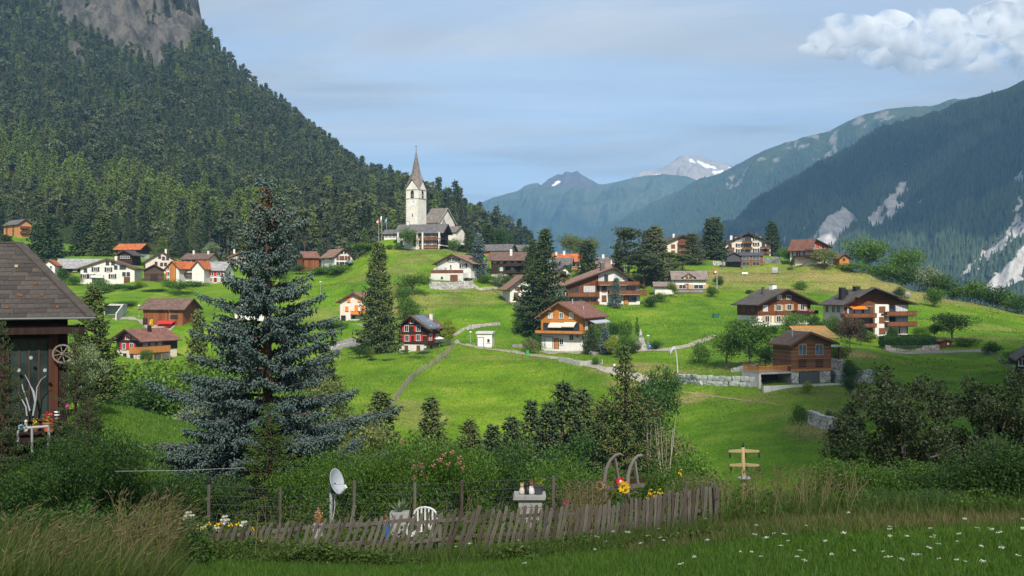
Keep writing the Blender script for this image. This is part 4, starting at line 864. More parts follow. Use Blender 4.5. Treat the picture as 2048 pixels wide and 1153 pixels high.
def door(root, fr, face, px, py, w, h, mat, proud=0.07, name='door'):
    u, z = fr.on(face, px, py); b = MB().box(-w / 2, w / 2, -0.06, 0.02, -h / 2, h / 2)
    for k in range(3): b.box(-w / 2 + 0.08, w / 2 - 0.08, -0.075, -0.06, -h / 2 + 0.1 + k * h / 3, -h / 2 + (k + 1) * h / 3 - 0.05)
    o = b.build(name, mat, root); place(o, fr, face, u, z, proud)
    f = MB().box(-w / 2 - 0.1, -w / 2 - 0.003, -0.09, 0.02, -h / 2, h / 2 + 0.1); f.box(w / 2 + 0.003, w / 2 + 0.1, -0.09, 0.02, -h / 2, h / 2 + 0.1); f.box(-w / 2 - 0.003, w / 2 + 0.003, -0.09, 0.02, h / 2 + 0.003, h / 2 + 0.1)
    f.build('door_frame', 'trim_dark', o); return o
def balcony(root, fr, face, p0, p1, pt, pb, depth, mat='wood_balcony', posts=0):
    u0, z1 = fr.on(face, p0, pt, depth); u1, z0 = fr.on(face, p1, pb, depth)
    if u0 > u1: u0, u1 = u1, u0
    def C(b, ua, ub, da, db, za, zb):
        if face == 'F': b.box(ua, ub, -db, -da, za, zb)
        elif face == 'R': b.box(fr.x1 + da, fr.x1 + db, ua, ub, za, zb)
        else: b.box(fr.x0 - db, fr.x0 - da, ua, ub, za, zb)
    b = MB(); C(b, u0, u1, 0.09, depth, z0 - 0.16, z0); o = b.build('balcony', 'trim_dark', root)
    r = MB(); C(r, u0, u1, depth - 0.06, depth, z0 + 0.06, z1); C(r, u0, u0 + 0.06, 0.1, depth - 0.065, z0 + 0.06, z1); C(r, u1 - 0.06, u1, 0.1, depth - 0.065, z0 + 0.06, z1); r.build('railing', mat, o)
    h = MB(); C(h, u0 - 0.03, u1 + 0.03, depth - 0.09, depth + 0.03, z1 + 0.003, z1 + 0.07); h.build('handrail', 'trim_dark', o)
    for k in range(posts):
        uu = u0 + (u1 - u0) * (k + 0.02) / max(1, posts - 1) * 0.98; q = MB(); C(q, uu, uu + 0.14, depth - 0.22, depth - 0.08, z0 - 2.6, z0 - 0.165); q.build('post', mat, o)
    return o
def chimney(root, x, y, z0, z1, w=0.6, mat='plaster', cap='metal_dark'):
    b = MB().box(x - w / 2, x + w / 2, y - w / 2, y + w / 2, z0, z1); o = b.build('chimney', mat, root)
    c = MB().box(x - w / 2 - 0.08, x + w / 2 + 0.08, y - w / 2 - 0.08, y + w / 2 + 0.08, z1 + 0.12, z1 + 0.2)
    for a in (-1, 1):
        for d in (-1, 1): c.box(x + a * w * .36 - .05, x + a * w * .36 + .05, y + d * w * .36 - .05, y + d * w * .36 + .05, z1, z1 + 0.12)
    c.build('chimney_cap', cap, o); return o
def house(fr, name, label, eave, ridge, walls, roof, over=0.8, overf=0.9, axis='y', rpx=None, cat='house', root=None, fascia='trim_dark', t=0.24, rd=0.5, group=None, gut=True, rear=0.4, low=3.0):
    """fr: frame; eave / ridge: photo rows on the front wall; walls: [(material, photo row of its top or None)] from the ground up"""
    if root is None: root = empty(name, fr.A, fr.yaw); tag(root, label, cat, group); off = Vector((0, 0, 0)); loc = None
    x0, x1, l = fr.x0, fr.x1, fr.l; xm = (x0 + x1) / 2 if rpx is None else fr.on('F', rpx, ridge, overf)[0]
    h = fr.z(eave)
    if axis == 'y': zr = fr.on('F', rpx or CX + fr.world(xm, 0).x / fr.world(xm, 0).y * F, ridge, overf)[1]
    else: zr = fr.z(ridge) * 1.0 + (fr.z(ridge) - fr.z(CY)) * (l * rd / fr.D)
    inner = zr - t
    z = -low; n = len(walls)
    for i, (wm, pt) in enumerate(walls):
        q = 0.07 * i; b = MB(); zt = fr.z(pt) if pt else None
        if pt: b.box(x0 - q, x1 + q, -q, l + q, z, zt)
        elif axis == 'y': b.prism([(x0 - q, z), (x1 + q, z), (x1 + q, h - 0.02), (xm, inner - 0.03), (x0 - q, h - 0.02)], 'y', -q, l + q)
        else: b.prism([(-q, z), (l + q, z), (l + q, h - 0.02), (l * rd, inner - 0.03), (-q, h - 0.02)], 'x', x0 - q, x1 + q)
        b.build('wall' if n == 1 else ('lower_wall' if i == 0 else ('upper_wall' if i == n - 1 else 'middle_wall')), wm, root); z = zt
    if axis == 'y':
        ml = (inner - h) / (xm - x0); mr = (inner - h) / (x1 - xm)
        prof = [(x0 - over, h - ml * over), (xm, inner), (x1 + over, h - mr * over), (x1 + over, h - mr * over + t), (xm, zr), (x0 - over, h - ml * over + t)]
        a0, a1 = -overf, l + rear
        ro = MB().prism(prof, 'y', a0, a1).build('roof', roof, root)
        fp = [(x0 - over - .03, h - ml * over - .08), (xm, inner - .08), (x1 + over + .03, h - mr * over - .08), (x1 + over + .03, h - mr * over + t + .05), (xm, zr + .05), (x0 - over - .03, h - ml * over + t + .05)]
        MB().prism(fp, 'y', a0 - 0.07, a0 - 0.004).build('barge_board', fascia, ro)
        if gut:
            for sx, m_ in ((1, mr), (-1, ml)):
                xe = (x1 if sx > 0 else x0) + sx * (over + 0.09); MB().box(xe - 0.055, xe + 0.055, a0, a1, (h - m_ * over) + 0.04, (h - m_ * over) + 0.16).build('gutter', fascia, ro)
    else:
        mf = (inner - h) / (l * rd); mb = (inner - h) / (l * (1 - rd))
        prof = [(-over, h - mf * over), (l * rd, inner), (l + over, h - mb * over), (l + over, h - mb * over + t), (l * rd, zr), (-over, h - mf * over + t)]
        a0, a1 = x0 - overf, x1 + overf
        ro = MB().prism(prof, 'x', a0, a1).build('roof', roof, root)
        fp = [(-over - .03, h - mf * over - .08), (l * rd, inner - .08), (l + over + .03, h - mb * over - .08), (l + over + .03, h - mb * over + t + .05), (l * rd, zr + .05), (-over - .03, h - mf * over + t + .05)]
        for s0, s1 in ((a1 + 0.004, a1 + 0.07), (a0 - 0.07, a0 - 0.004)): MB().prism(fp, 'x', s0, s1).build('barge_board', fascia, ro)
        if gut: MB().box(a0, a1, -over - 0.14, -over - 0.035, h - mf * over + 0.04, h - mf * over + 0.16).build('gutter', fascia, ro)
    root['_'] = 0; del root['_']
    fr.h = h; fr.zr = zr; fr.xm = xm; fr.inner = inner
    return root
def awning(root, fr, face, p0, p1, py, drop, depth, mat):
    u0, z = fr.on(face, p0, py); u1, _ = fr.on(face, p1, py)
    if u0 > u1: u0, u1 = u1, u0
    def C(u, d, zz): return (u, -d, zz) if face == 'F' else ((fr.x1 + d, u, zz) if face == 'R' else (fr.x0 - d, u, zz))
    V = [C(u0, .15, z), C(u1, .15, z), C(u1, depth, z - drop), C(u0, depth, z - drop), C(u0, .15, z + .05), C(u1, .15, z + .05), C(u1, depth, z - drop + .05), C(u0, depth, z - drop + .05)]
    o = MB().add(V, [(0, 3, 2, 1), (4, 5, 6, 7), (0, 1, 5, 4), (1, 2, 6, 5), (2, 3, 7, 6), (3, 0, 4, 7)]).build('awning', mat, root)
    w = C(u0, depth + .01, z - drop - .22); e = C(u1, depth + .06, z - drop)
    MB().box(min(w[0], e[0]), max(w[0], e[0]), min(w[1], e[1]), max(w[1], e[1]), w[2], e[2]).build('valance', mat, o)
    return o
def wing(fr2, fr, root):
    """parts built in frame fr2 hung under a root that stands in frame fr: returns a helper Empty-free offset"""
    d = fr2.A - fr.A
    return Matrix.Rotation(-fr.yaw, 4, 'Z') @ Matrix.Translation(d) @ Matrix.Rotation(fr2.yaw, 4, 'Z')
def add_wing(fr2, fr, root, fn):
    before = set(root.children); fn(); mtx = wing(fr2, fr, root)
    for c in root.children:
        if c not in before: c.matrix_local = mtx @ c.matrix_local

# --- left part of the village
f = FR['far_block']; r = house(f, 'house', 'tall orange block with grey roof and balconied end among trees, far left', 449, 438, [('plaster_orange', None)], 'roof_grey', .5, .6)
for py in (452, 461, 470):
    for px in (14, 27): win(r, f, 'L', px, py, 1.0, 1.3, 'brn')
for py in (456, 466): balcony(r, f, 'F', 42, 60, py - 3, py + 1, 1.0, 'wood_red')
f = FR['chal_or']; r = house(f, 'chalet', 'brown timber chalet with bright orange roof below the forest', 499, 488, [('plaster', 508), ('wood_dark', None)], 'roof_orange', .7, .8, 'x')
for px in (240, 255, 270): win(r, f, 'F', px, 504, 0.9, 1.0, 'w')
f = FR['chal_blk']; r = house(f, 'chalet', 'small blackened timber chalet in front of the orange-roofed one', 510, 500, [('wood_dark', None)], 'roof_dark', .8, .8)
for px in (243, 250, 257): win(r, f, 'F', px, 515, 0.8, .9, 'w')
f = FR['long_pink']; r = house(f, 'house', 'long pale pink house with brown roof and few small windows', 524, 503, [('plaster_pink', None)], 'roof_brown', .5, .6)
for px, py in ((319, 514), (327, 517), (335, 517), (323, 529), (331, 529), (312, 527), (344, 527)): win(r, f, 'F', px, py, .9, 1.1, 'd')
for px in (272, 282): win(r, f, 'L', px, 532, .9, 1.1, 'd')
chimney(r, 2.0, 4, f.zr - 1.2, f.zr + 0.9)
f = FR['white_big']; r = house(f, 'house', 'big white gabled house with dark windows above the flower garden', 537, 517, [('plaster', None)], 'roof_brown', .7, .7, fascia='trim_brown')
for px, py in ((191, 539), (217, 539.5), (169, 553), (183, 553), (225, 553)): win(r, f, 'F', px, py, 1.1, 1.4, 'brs')
for px, py in ((215, 526.5), (226, 526.5), (231.6, 535), (242.6, 535), (248.5, 535), (248, 548.5), (256.6, 548.5), (171, 541)): win(r, f, 'F', px, py, 1.0, 1.2, 'd')
door(r, f, 'F', 254, 562, 1.6, 2.2, 'wood_brown'); balcony(r, f, 'F', 181, 206, 551, 556, 1.6, 'white')
chimney(r, 1.5, 5, f.zr - 1, f.zr + .8, .7)
f = FR['grey_barn']; r = house(f, 'barn', 'long barn with broad grey roof behind the big white house', 536, 518, [('wood_dark', None)], 'roof_pale', .8, .8, 'x', cat='barn')
for px in (120, 150, 180): win(r, f, 'F', px, 541, 1.2, 1.0, 'w')
f = FR['left_small']; r = house(f, 'house', 'small white house with orange roof at the far left of the village', 530, 519, [('plaster', None)], 'roof_orange', .6, .6)
for px, py in ((93, 535), (102, 535), (97, 545)): win(r, f, 'F', px, py, .8, 1.0, 'wb')
f = FR['log_barn']; r = house(f, 'barn', 'dark log barn with reddish roof between the white houses', 541, 529, [('wood_log', None)], 'roof_red', .5, .5, cat='barn')
door(r, f, 'F', 308, 556, 2.0, 2.2, 'wood_dark')
f = FR['terra']; r = house(f, 'house', 'white house with terracotta roofs, maroon shutters and orange wooden bay', 537, 522, [('plaster', None)], 'roof_orange', .5, .5, fascia='trim_brown')
door(r, f, 'F', 346, 548, 1.9, 7.0, 'wood_orange_v', 0.07, 'timber_bay')
for py in (536, 548, 560): win(r, f, 'F', 337, py, .8, 1.2, 'red')
f2 = FR['terra2']
def fn():
    house(f2, '', '', 537, 521, [('plaster', None)], 'roof_orange', .5, .5, root=r, fascia='trim_brown')
    for px, py in ((392, 533), (402, 533), (392, 547), (402, 547)): win(r, f2, 'F', px, py, .9, 1.2, 'reds')
add_wing(f2, f, r, fn)
f3 = Fr(370, 568, 306, -8, 357, 385, 7)
def fn():
    house(f3, '', '', 538, 525, [('plaster', None)], 'roof_orange', .5, .2, 'x', root=r, fascia='trim_brown')
    balcony(r, f3, 'F', 360, 383, 546, 551, 1.2, 'wood_dark')
    for px in (364, 377): win(r, f3, 'F', px, 543, 1.1, 1.6, 'w'); win(r, f3, 'F', px, 558, 1.1, 1.6, 'reds')
add_wing(f3, f, r, fn)
f = FR['grey_wing']; r = house(f, 'house', 'low white house with pale grey metal roof beside the blue spruce', 541, 524, [('plaster', None)], 'roof_pale', .5, .5, 'x')
for px in (416, 424, 438): win(r, f, 'F', px, 548, 1.2, 1.3, 'red'); win(r, f, 'F', px, 560, 1.2, 1.3, 'reds')
f = FR['back_brown']; r = house(f, 'house', 'cream house with brown roof and white chimneys near the forest', 519, 507, [('plaster_cream', None)], 'roof_brown', .6, .6, 'x')
for px in (370, 382, 394, 406): win(r, f, 'F', px, 524, 1.0, 1.2, 'redk')
chimney(r, -2.5, 4, f.zr - 1, f.zr + 1.0); chimney(r, 3.0, 4, f.zr - 1, f.zr + .8)
f = FR['back_orange']; r = house(f, 'house', 'cream gabled house with orange roof just left of the spruce top', 517, 504, [('plaster_cream', None)], 'roof_orange', .7, .7, fascia='trim_brown')
for px, py in ((472, 511), (480, 511), (466, 520), (475, 520), (485, 520), (493, 522)): win(r, f, 'F', px, py, .9, 1.1, 'brs')
chimney(r, -1.5, 4, f.zr - 1, f.zr + 1.0)
f = FR['barn']; r = house(f, 'barn', 'reddish plank barn with brown roof and a yellow slide outside', 618, 597, [('concrete', 652), ('wood_barn', None)], 'roof_brown', .6, .9, 'x', cat='barn')
door(r, f, 'F', 291, 645, 1.0, 1.8, 'wood_dark'); win(r, f, 'F', 345, 634, 1.0, .8, 'd'); win(r, f, 'F', 352, 634, 1.0, .8, 'd')
MB().tube([(2.0, -.75, f.h - .4), (2.0, -.12, f.h - .9), (2.0, -.12, 0.2)], 0.06, 6).build('downpipe', 'metal', r)
awning(r, f, 'F', 320, 352, 642, .5, 1.6, 'red_paint')
f = FR['chalet_deck']; r = house(f, 'chalet', 'dark chalet on white base with bright wooden deck, left of spruce', 679, 659, [('plaster_cream', 700), ('wood_dark', None)], 'roof_red', 1.1, 1.2, fascia='trim_dark')
win(r, f, 'F', 256, 675, 1.1, 1.1, 'red'); win(r, f, 'F', 269, 675, 1.1, 1.1, 'w')
for px in (249, 264): win(r, f, 'F', px, 693, 1.1, 1.3, 'red')
for px in (250, 264): win(r, f, 'F', px, 712, 1.0, 1.0, 'd', 0.0)
for px in (290, 305, 318): win(r, f, 'R', px, 691, 1.2, 1.4, 'redk')
balcony(r, f, 'R', 272, 341, 695, 704, 2.2, 'wood_orange_v', 5); chimney(r, 1.5, 4, f.zr - 1, f.zr + .6, .6, 'black')
MB().box(f.x0 - .5, f.x1 + 4, -2.6, -2.2, -3, .35).build('terrace_wall', 'concrete_pale', r)
f = FR['hidden']; r = house(f, 'house', 'white house glimpsed through the branches of the blue spruce', 610, 592, [('plaster', None)], 'roof_brown', .7, .7)
for px, py in ((485, 618), (500, 618), (515, 618), (487, 640), (505, 640)): win(r, f, 'F', px, py, 1.0, 1.3, 'w')
f = FR['tunnel']; b = MB(); x0, x1 = f.x0, f.x1; zt = f.z(609)
r = empty('concrete_portal', f.A, f.yaw); tag(r, 'pale concrete underground garage portal in the meadow bank', 'garage')
MB().box(x0 - .4, x1 + .4, 0, 5, zt - .35, zt).build('roof_slab', 'concrete_pale', r)
for a, c in ((x0 - .3, x0), (x1, x1 + .3)): MB().box(a, c, -.2, 5, -2, zt - .352).build('side_wall', 'concrete_pale', r)
MB().box(x0, x1, 2.4, 2.6, -2, zt - .352).build('door', 'metal', r)
MB().prism([(-7, -1.5), (-.2, -1.5), (-.2, zt), (-7, .6)], 'x', x1 + .35, x1 + .65).build('wing_wall', 'concrete_pale', r)

f = FR['white_brown']; r = house(f, 'house', 'white three-storey house with brown roof, wooden barn part at left', 514, 497, [('plaster', None)], 'roof_pink', .6, .6)
for py in (516, 528):
    for px in (675, 681, 686, 692, 698): win(r, f, 'F', px, py, .8, 1.2, 'brn' if py == 516 else 'd')
for px in (684, 690): win(r, f, 'F', px, 505, .6, .8, 'd')
for py in (517, 531):
    for px in (646, 661): win(r, f, 'L', px, py, 1.0, 1.2, 'brs')
b = MB().box(1.0, f.x1 - .1, -2.4, -.05, -1, f.z(521)); cons = b.build('conservatory', 'glass_pale', r)
for k in range(5): MB().box(1.0 + k * .5, 1.06 + k * .5, -2.47, -2.404, -.5, f.z(521)).build('glazing_bar', 'white_metal', cons)
f2 = Fr(622, 540, 338, 28, 609, 638, 8)
def fn():
    house(f2, '', '', 516, 503, [('wood_barn', None)], 'roof_red', .5, .5, 'x', root=r)
    balcony(r, f2, 'F', 609, 630, 549, 556, 1.5, 'wood_orange_v')
add_wing(f2, f, r, fn)

f = FR['orange_sh']; r = house(f, 'house', 'white house with bright orange shutters and balcony behind tall spruce', 603, 585, [('plaster_warm', None)], 'roof_pink', .9, .9, fascia='trim_brown')
for px, py, h in ((698, 600, 1.2), (719, 599.5, 1.2), (694, 618, 1.2), (713, 617, 1.6), (726.5, 616, 1.4)): win(r, f, 'F', px, py, .95, h, 'org')
balcony(r, f, 'F', 701, 735, 623, 629.5, 1.1, 'orange_paint'); win(r, f, 'F', 707, 634.6, .9, .7, 'd'); door(r, f, 'F', 687, 639, 1.0, 1.7, 'black'); chimney(r, -1, 3, f.zr - .8, f.zr + .5, .5, 'metal_dark')
MB().box(f.x0 - 1.6, f.x1 + 2, -3.2, -2.6, -3.5, -.25).build('terrace_wall', 'rubble', r)

f = FR['conserv']; r = house(f, 'house', 'white chalet-style house with glass pavilion on terrace and brown garage door', 527, 508.5, [('plaster', None)], 'roof_pink', 1.0, 1.1, rpx=903)
for px, py in ((901, 520), (907, 520), (914, 519)): win(r, f, 'F', px, py, .9, 1.2, 'brs')
win(r, f, 'F', 927, 532, 1.2, 1.2, 'brs'); win(r, f, 'F', 902, 534, .7, 1.2, 'wb'); win(r, f, 'F', 932, 548, .8, .5, 'd'); door(r, f, 'F', 927, 555, .9, 2.0, 'wood_brown')
for px in (950, 962): win(r, f, 'R', px, 533, 1.2, 1.3, 'brs')
zt = f.z(546); x1t = f.on('F', 926, 552, 3)[0]
MB().box(f.x0 - .5, x1t, -3, -.004, -3, zt).build('garage_block', 'plaster', r)
g_ = MB().box(-1.2, 1.2, -.06, .02, -1.0, 1.0)
for k in range(4): g_.box(-1.15, 1.15, -.08, -.06, -.96 + k * .5, -.53 + k * .5)
q = g_.build('garage_door', 'brown_paint', r); u, z = f.on('F', 908, 557, 3); q.location = (u, -3.01, z)
u, z = f.on('F', 884, 556, 3); w_ = win(r, f, 'F', 884, 556, .6, .6, 'd'); w_.location = (u, -3.0, z)
MB().box(f.x0 - .6, x1t + .1, -3.1, -3.02, zt - .1, zt + .75).build('terrace_railing', 'wood_balcony', r)
q = MB(); cx_g = f.x0 + 1.8
for k in range(6):
    xx = cx_g - 1.6 + k * .64; q.tube([(xx, -2.6, zt), (xx, -2.5, zt + .9), (xx, -2.0, zt + 1.4), (xx, -1.3, zt + 1.55)], .05, 5)
q = q.build('pavilion_frame', 'white_metal', r)
MB().prism([(-2.55, zt), (-2.45, zt + .9), (-1.95, zt + 1.35), (-.6, zt + 1.5), (-.6, zt)], 'x', cx_g - 1.6, cx_g + 1.6).build('pavilion_glass', 'glass_pale', q)

# --- church hill
f = FR['church']; r = empty('church', f.A, f.yaw); tag(r, 'white village church with clock tower and slender brown spire', 'church')
x0, x1 = f.x0, f.x1; w_ = x1 - x0; zt = f.z(379.6); zc = f.z(397.5); za = f.z(361); zs = f.z(299); xm = (x0 + x1) / 2; ym = w_ / 2
tw = MB().box(x0, x1, 0, w_, -6, zt).build('tower', 'plaster_old', r)
for zz in (zc, zt): MB().box(x0 - .14, x1 + .14, -.14, w_ + .14, zz - .13, zz + .13).build('cornice', 'concrete', tw)
for px in (x0, x1 - .5):  # corner stones
    for k in range(int((zc + 3) / .9)): MB().box(px - .02, px + .52, -.03, .2, -3 + k * .9, -2.5 + k * .9).build('corner_stone', 'concrete_pale', tw)
gb = MB(); gb.prism([(x0, zt + .13), (x1, zt + .13), (xm, za)], 'y', 0, w_); gb.build('gable', 'plaster_old', tw)
gb = MB(); gb.prism([(0, zt + .13), (w_, zt + .13), (ym, za)], 'x', x0 + .02, x1 - .02); gb.build('gable', 'plaster_old', tw)
# helm roof: eight-sided spire whose lower edge follows the four gables
V = []; ov = .3
lowz = zt + .05
for cxn, cyn in ((-1, -1), (1, -1), (1, 1), (-1, 1)): V.append((xm + cxn * (w_ / 2 + ov), ym + cyn * (w_ / 2 + ov), lowz))
for cxn, cyn in ((0, -1), (1, 0), (0, 1), (-1, 0)): V.append((xm + cxn * (w_ / 2 + ov), ym + cyn * (w_ / 2 + ov), za + .35))
mz = za + (zs - za) * .28; mr = w_ * .30
for k in range(8): a = -3 * math.pi / 4 + k * math.pi / 4; V.append((xm + mr * math.cos(a), ym + mr * math.sin(a), mz))
V.append((xm, ym, zs))
FA = []
for k in range(4):
    c0 = k; g0 = 4 + k; c1 = (k + 1) % 4; m0 = 8 + 2 * k; m1 = 8 + (2 * k + 1) % 8; m2 = 8 + (2 * k + 2) % 8
    FA += [(c0, g0, m1, m0), (g0, c1, m2, m1), (m0, m1, 16), (m1, m2, 16)]
sp_ = MB().add(V, FA).build('spire', 'roof_shingle', r)
cr = MB().tube([(xm, ym, zs - .2), (xm, ym, zs + 1.9)], .05, 6); cr.box(xm - .5, xm + .5, ym - .05, ym + .05, zs + 1.1, zs + 1.22); cr.lathe([(.02, zs - .1), (.22, zs + .1), (.02, zs + .35)], 8, (xm, ym, 0)); cr.build('cross', 'metal_dark', sp_)
for face, u in (('F', xm), ('R', ym)):  # belfry openings
    zb = f.z(388); pr = [(-.62, -1.5), (.62, -1.5), (.62, .55)] + [(.62 * math.cos(a), .55 + .62 * math.sin(a)) for a in (.5, 1.05, 1.57, 2.1, 2.64)] + [(-.62, .55)]
    o = MB().prism(pr, 'y', -.02, .1).build('belfry_opening', 'black', tw); place(o, f, face, u, zb, .02)
    MB().lathe([(.40, -1.05), (.34, -.8), (.24, -.3), (.10, -.1), (.05, .05)], 10, (0, -.05, 0)).build('bell', 'metal_dark', o)
    c = MB(); c.box(-.72, -.62, -.06, .1, -1.5, .55); c.box(.62, .72, -.06, .1, -1.5, .55); c.build('reveal', 'concrete_pale', o)
u, z = f.on('F', 824.8, 405.5); ck = MB().box(-1.35, 1.35, -.05, 0, -1.4, 1.4).build('clock_face', 'white', tw); ck.location = (u, -.003, z)
nm = MB()
for k in range(12):
    a = k * math.pi / 6; p = (math.sin(a) * 1.05, math.cos(a) * 1.05); nm.bar((p[0] * .85, -.07, p[1] * .85), (p[0] * 1.12, -.07, p[1] * 1.12), .12, .02)
nm.build('numerals', 'black', ck)
hd = MB(); hd.bar((0, -.085, 0), (.62, -.085, .32), .12, .03); hd.bar((0, -.085, 0), (.45, -.085, .85), .09, .03); hd.build('clock_hands', 'black', ck)
u, z = f.on('F', 825, 431); o = MB().box(-.16, .16, -.03, .05, -.6, .6).build('slit_window', 'black', tw); o.location = (u, 0, z)
# nave behind the tower and a small chapel turret
fn_ = Fr(862, 470, 348, -26, 849, 876, 12); 
def fn():
    house(fn_, '', '', 445, 417, [('plaster_old', None)], 'roof_shingle', .5, .5, 'x', root=r, fascia='concrete', gut=False)
add_wing(fn_, f, r, fn)
fn2 = Fr(902, 472, 345, -30, 893, 912, 6)
def fn():
    house(fn2, '', '', 464, 453, [('plaster_old', None)], 'roof_shingle', .5, .5, 'x', root=r, gut=False)
add_wing(fn2, f, r, fn)
p = P(888, 450, 344) - f.A; p = Matrix.Rotation(-f.yaw, 3, 'Z') @ p
MB().lathe([(.7, -3), (.7, 0), (.95, 0), (.5, .9), (.12, 2.2), (.02, 3)], 8, tuple(p)).build('turret', 'roof_shingle', r)

f = FR['hall']; r = house(f, 'house', 'white building with grey roof and wooden balconies below the church tower', 465, 449, [('plaster', None)], 'roof_grey', .9, 1.3, 'x')
for px in (836, 847): MB().box(f.on('F', px, 480)[0] - .25, f.on('F', px, 480)[0] + .25, -1.1, -.9, -2, f.h - .1).build('pillar', 'plaster', r)
for px in (798, 880): MB().box(f.on('F', px, 480)[0] - .25, f.on('F', px, 480)[0] + .25, -1.1, -.9, -2, f.h - .1).build('pillar', 'plaster', r)
for py in (471, 487):
    for px in (843, 850, 857, 864, 871): win(r, f, 'F', px, py, .9, 1.8, 'brs' if px % 2 else 'wc')
    for px in (803, 829): win(r, f, 'F', px, py, 1.0, 1.7, 'd')
balcony(r, f, 'F', 839, 878, 475, 481, 1.0); balcony(r, f, 'F', 839, 878, 491, 496, 1.0); balcony(r, f, 'F', 827, 835, 475, 481, 1.0)
MB().prism([(.1, -2), (f.l - .1, -2), (f.l - .1, f.h), (f.l / 2, f.inner - .15), (.1, f.h)], 'x', f.x1 + .01, f.x1 + .09).build('timber_gable', 'wood_dark', r)
balcony(r, f, 'R', 883, 897, 476, 480, 1.1, 'wood_dark'); balcony(r, f, 'R', 883, 897, 490, 494, 1.1, 'white')
chimney(r, f.x0 + 2, f.l / 2, f.zr - 1, f.zr + .8, .8)
f = Fr(780, 475, 330, -12, 768, 793, 5); r = house(f, 'pavilion', 'low white pavilion with grey roof beside the flagpoles', 468, 460, [('plaster', None)], 'roof_grey', .6, .6, 'x', cat='pavilion')
for px in (773, 781, 788): win(r, f, 'F', px, 472, .9, .9, 'w')

# --- upper cluster, centre
f = FR['grey_w']; r = house(f, 'house', 'white and orange house with plain grey roof above the green-shuttered chalet', 501, 489, [('plaster', None)], 'roof_grey', .7, .8, 'x')
door(r, f, 'F', 975, 508, 1.6, 2.2, 'wood_orange_v')
for px in (990, 1000, 1010): win(r, f, 'F', px, 508, 1.0, 1.1, 'w')
MB().box(f.x1 + .01, f.x1 + .1, .3, f.l - .3, 0, f.h).build('timber_gable', 'wood_red', r)
f = FR['grey_b']; r = house(f, 'house', 'dark house with grey roof at the back, right of white one', 502, 490, [('wood_dark', None)], 'roof_grey', .7, .8, 'x')
for px in (1030, 1042, 1052): win(r, f, 'F', px, 506, .9, 1.0, 'w')
f = FR['green_sh']; r = house(f, 'chalet', 'dark brown chalet with green shutters and two long balconies', 520, 504.5, [('plaster', 549), ('wood_dark', None)], 'roof_brown', .8, 1.6, 'x')
for px in (990, 1003, 1018, 1031): win(r, f, 'F', px, 523.5, .9, 1.1, 'grn')
for px in (1003, 1025): win(r, f, 'F', px, 539, .9, 1.1, 'grn')
balcony(r, f, 'F', 1011, 1054, 527, 531.5, 1.3, 'wood_dark'); balcony(r, f, 'F', 1015, 1054, 541, 545.5, 1.3, 'wood_dark'); balcony(r, f, 'R', 1042, 1056, 527, 531.5, 1.2, 'wood_dark')
door(r, f, 'F', 1022, 553, 1.0, 1.9, 'green_paint', 0.0); chimney(r, 1.0, 2.2, f.zr - 1.4, f.zr + .8, .7)
f = FR['terra_r']; r = house(f, 'house', 'orange-walled house with terracotta roof and two white chimneys', 523, 508, [('wood_orange_v', None)], 'roof_orange', .6, .6, 'x', fascia='trim_brown')
for px in (1148, 1156): win(r, f, 'F', px, 530, 1.3, 1.4, 'w')
chimney(r, -3.4, 3, f.zr - 1, f.zr + .6, .6); chimney(r, -.9, 3.5, f.zr - 1, f.zr + .9, .7)
f = FR['grey_l']; r = house(f, 'house', 'low house with two dark grey roofs in front of terracotta one', 530, 516, [('plaster', None)], 'roof_grey', .5, .6, 'x')
f2 = Fr(1130, 549, 303, 20, 1117, 1140, 6)
def fn():
    house(f2, '', '', 541, 530, [('plaster', None)], 'roof_grey', .6, .9, root=r)
    win(r, f2, 'F', 1127, 541, .8, 1.8, 'wb'); win(r, f2, 'F', 1133, 541, .8, 1.8, 'wb')
add_wing(f2, f, r, fn)
f = FR['brown_r']; r = house(f, 'house', 'house showing only its brown roof above the big white chalet', 540, 525, [('plaster', None)], 'roof_pink', .6, .6, 'x')
win(r, f, 'F', 1200, 545, 1, 1, 'w'); win(r, f, 'F', 1220, 545, 1, 1, 'w'); chimney(r, 2.2, 3, f.zr - 1, f.zr + .6, .6, 'plaster')
f = FR['grey_r2']; r = house(f, 'house', 'farthest house behind the pines, grey roof with white chimney', 525, 514, [('plaster', None)], 'roof_grey', .6, .6, 'x')
win(r, f, 'F', 1200, 530, 1, 1, 'w'); win(r, f, 'F', 1220, 530, 1, 1, 'w'); chimney(r, -.5, 3, f.zr - 1, f.zr + .8, .8, 'plaster')
f = FR['pyr']; r = house(f, 'house', 'white house with tan roof and brown shutter left of big spruces', 575, 550, [('plaster', None)], 'roof_pink', 1.2, 1.2)
win(r, f, 'F', 1032, 591, 1.2, 1.5, 'brn'); win(r, f, 'F', 1037, 577, 2.0, .8, 'brn'); win(r, f, 'F', 1062, 591, 1.2, 1.5, 'brn')
f2 = Fr(1050, 617, 254, 15, 1040, 1062, 4)
def fn():
    house(f2, '', '', 601, 594, [('plaster', None)], 'roof_pink', .7, .6, 'x', root=r); win(r, f2, 'F', 1047, 607, 1.0, .9, 'brn')
add_wing(f2, f, r, fn)
f = FR['mid_ch']; r = house(f, 'chalet', 'chalet with dark brown gable and small balcony right of big spruces', 561, 545, [('plaster', 563), ('wood_brown', None)], 'roof_pink', .8, 1.0)
balcony(r, f, 'F', 1110, 1140, 572, 578, 1.2); balcony(r, f, 'F', 1115, 1140, 586, 592, 1.2)
for px, py in ((1117, 569), (1131, 569), (1119, 583), (1131, 583)): win(r, f, 'F', px, py, 1.0, 1.4, 'd', .0)
chimney(r, -.3, 4, f.zr - .8, f.zr + .6, .6, 'trim_brown')

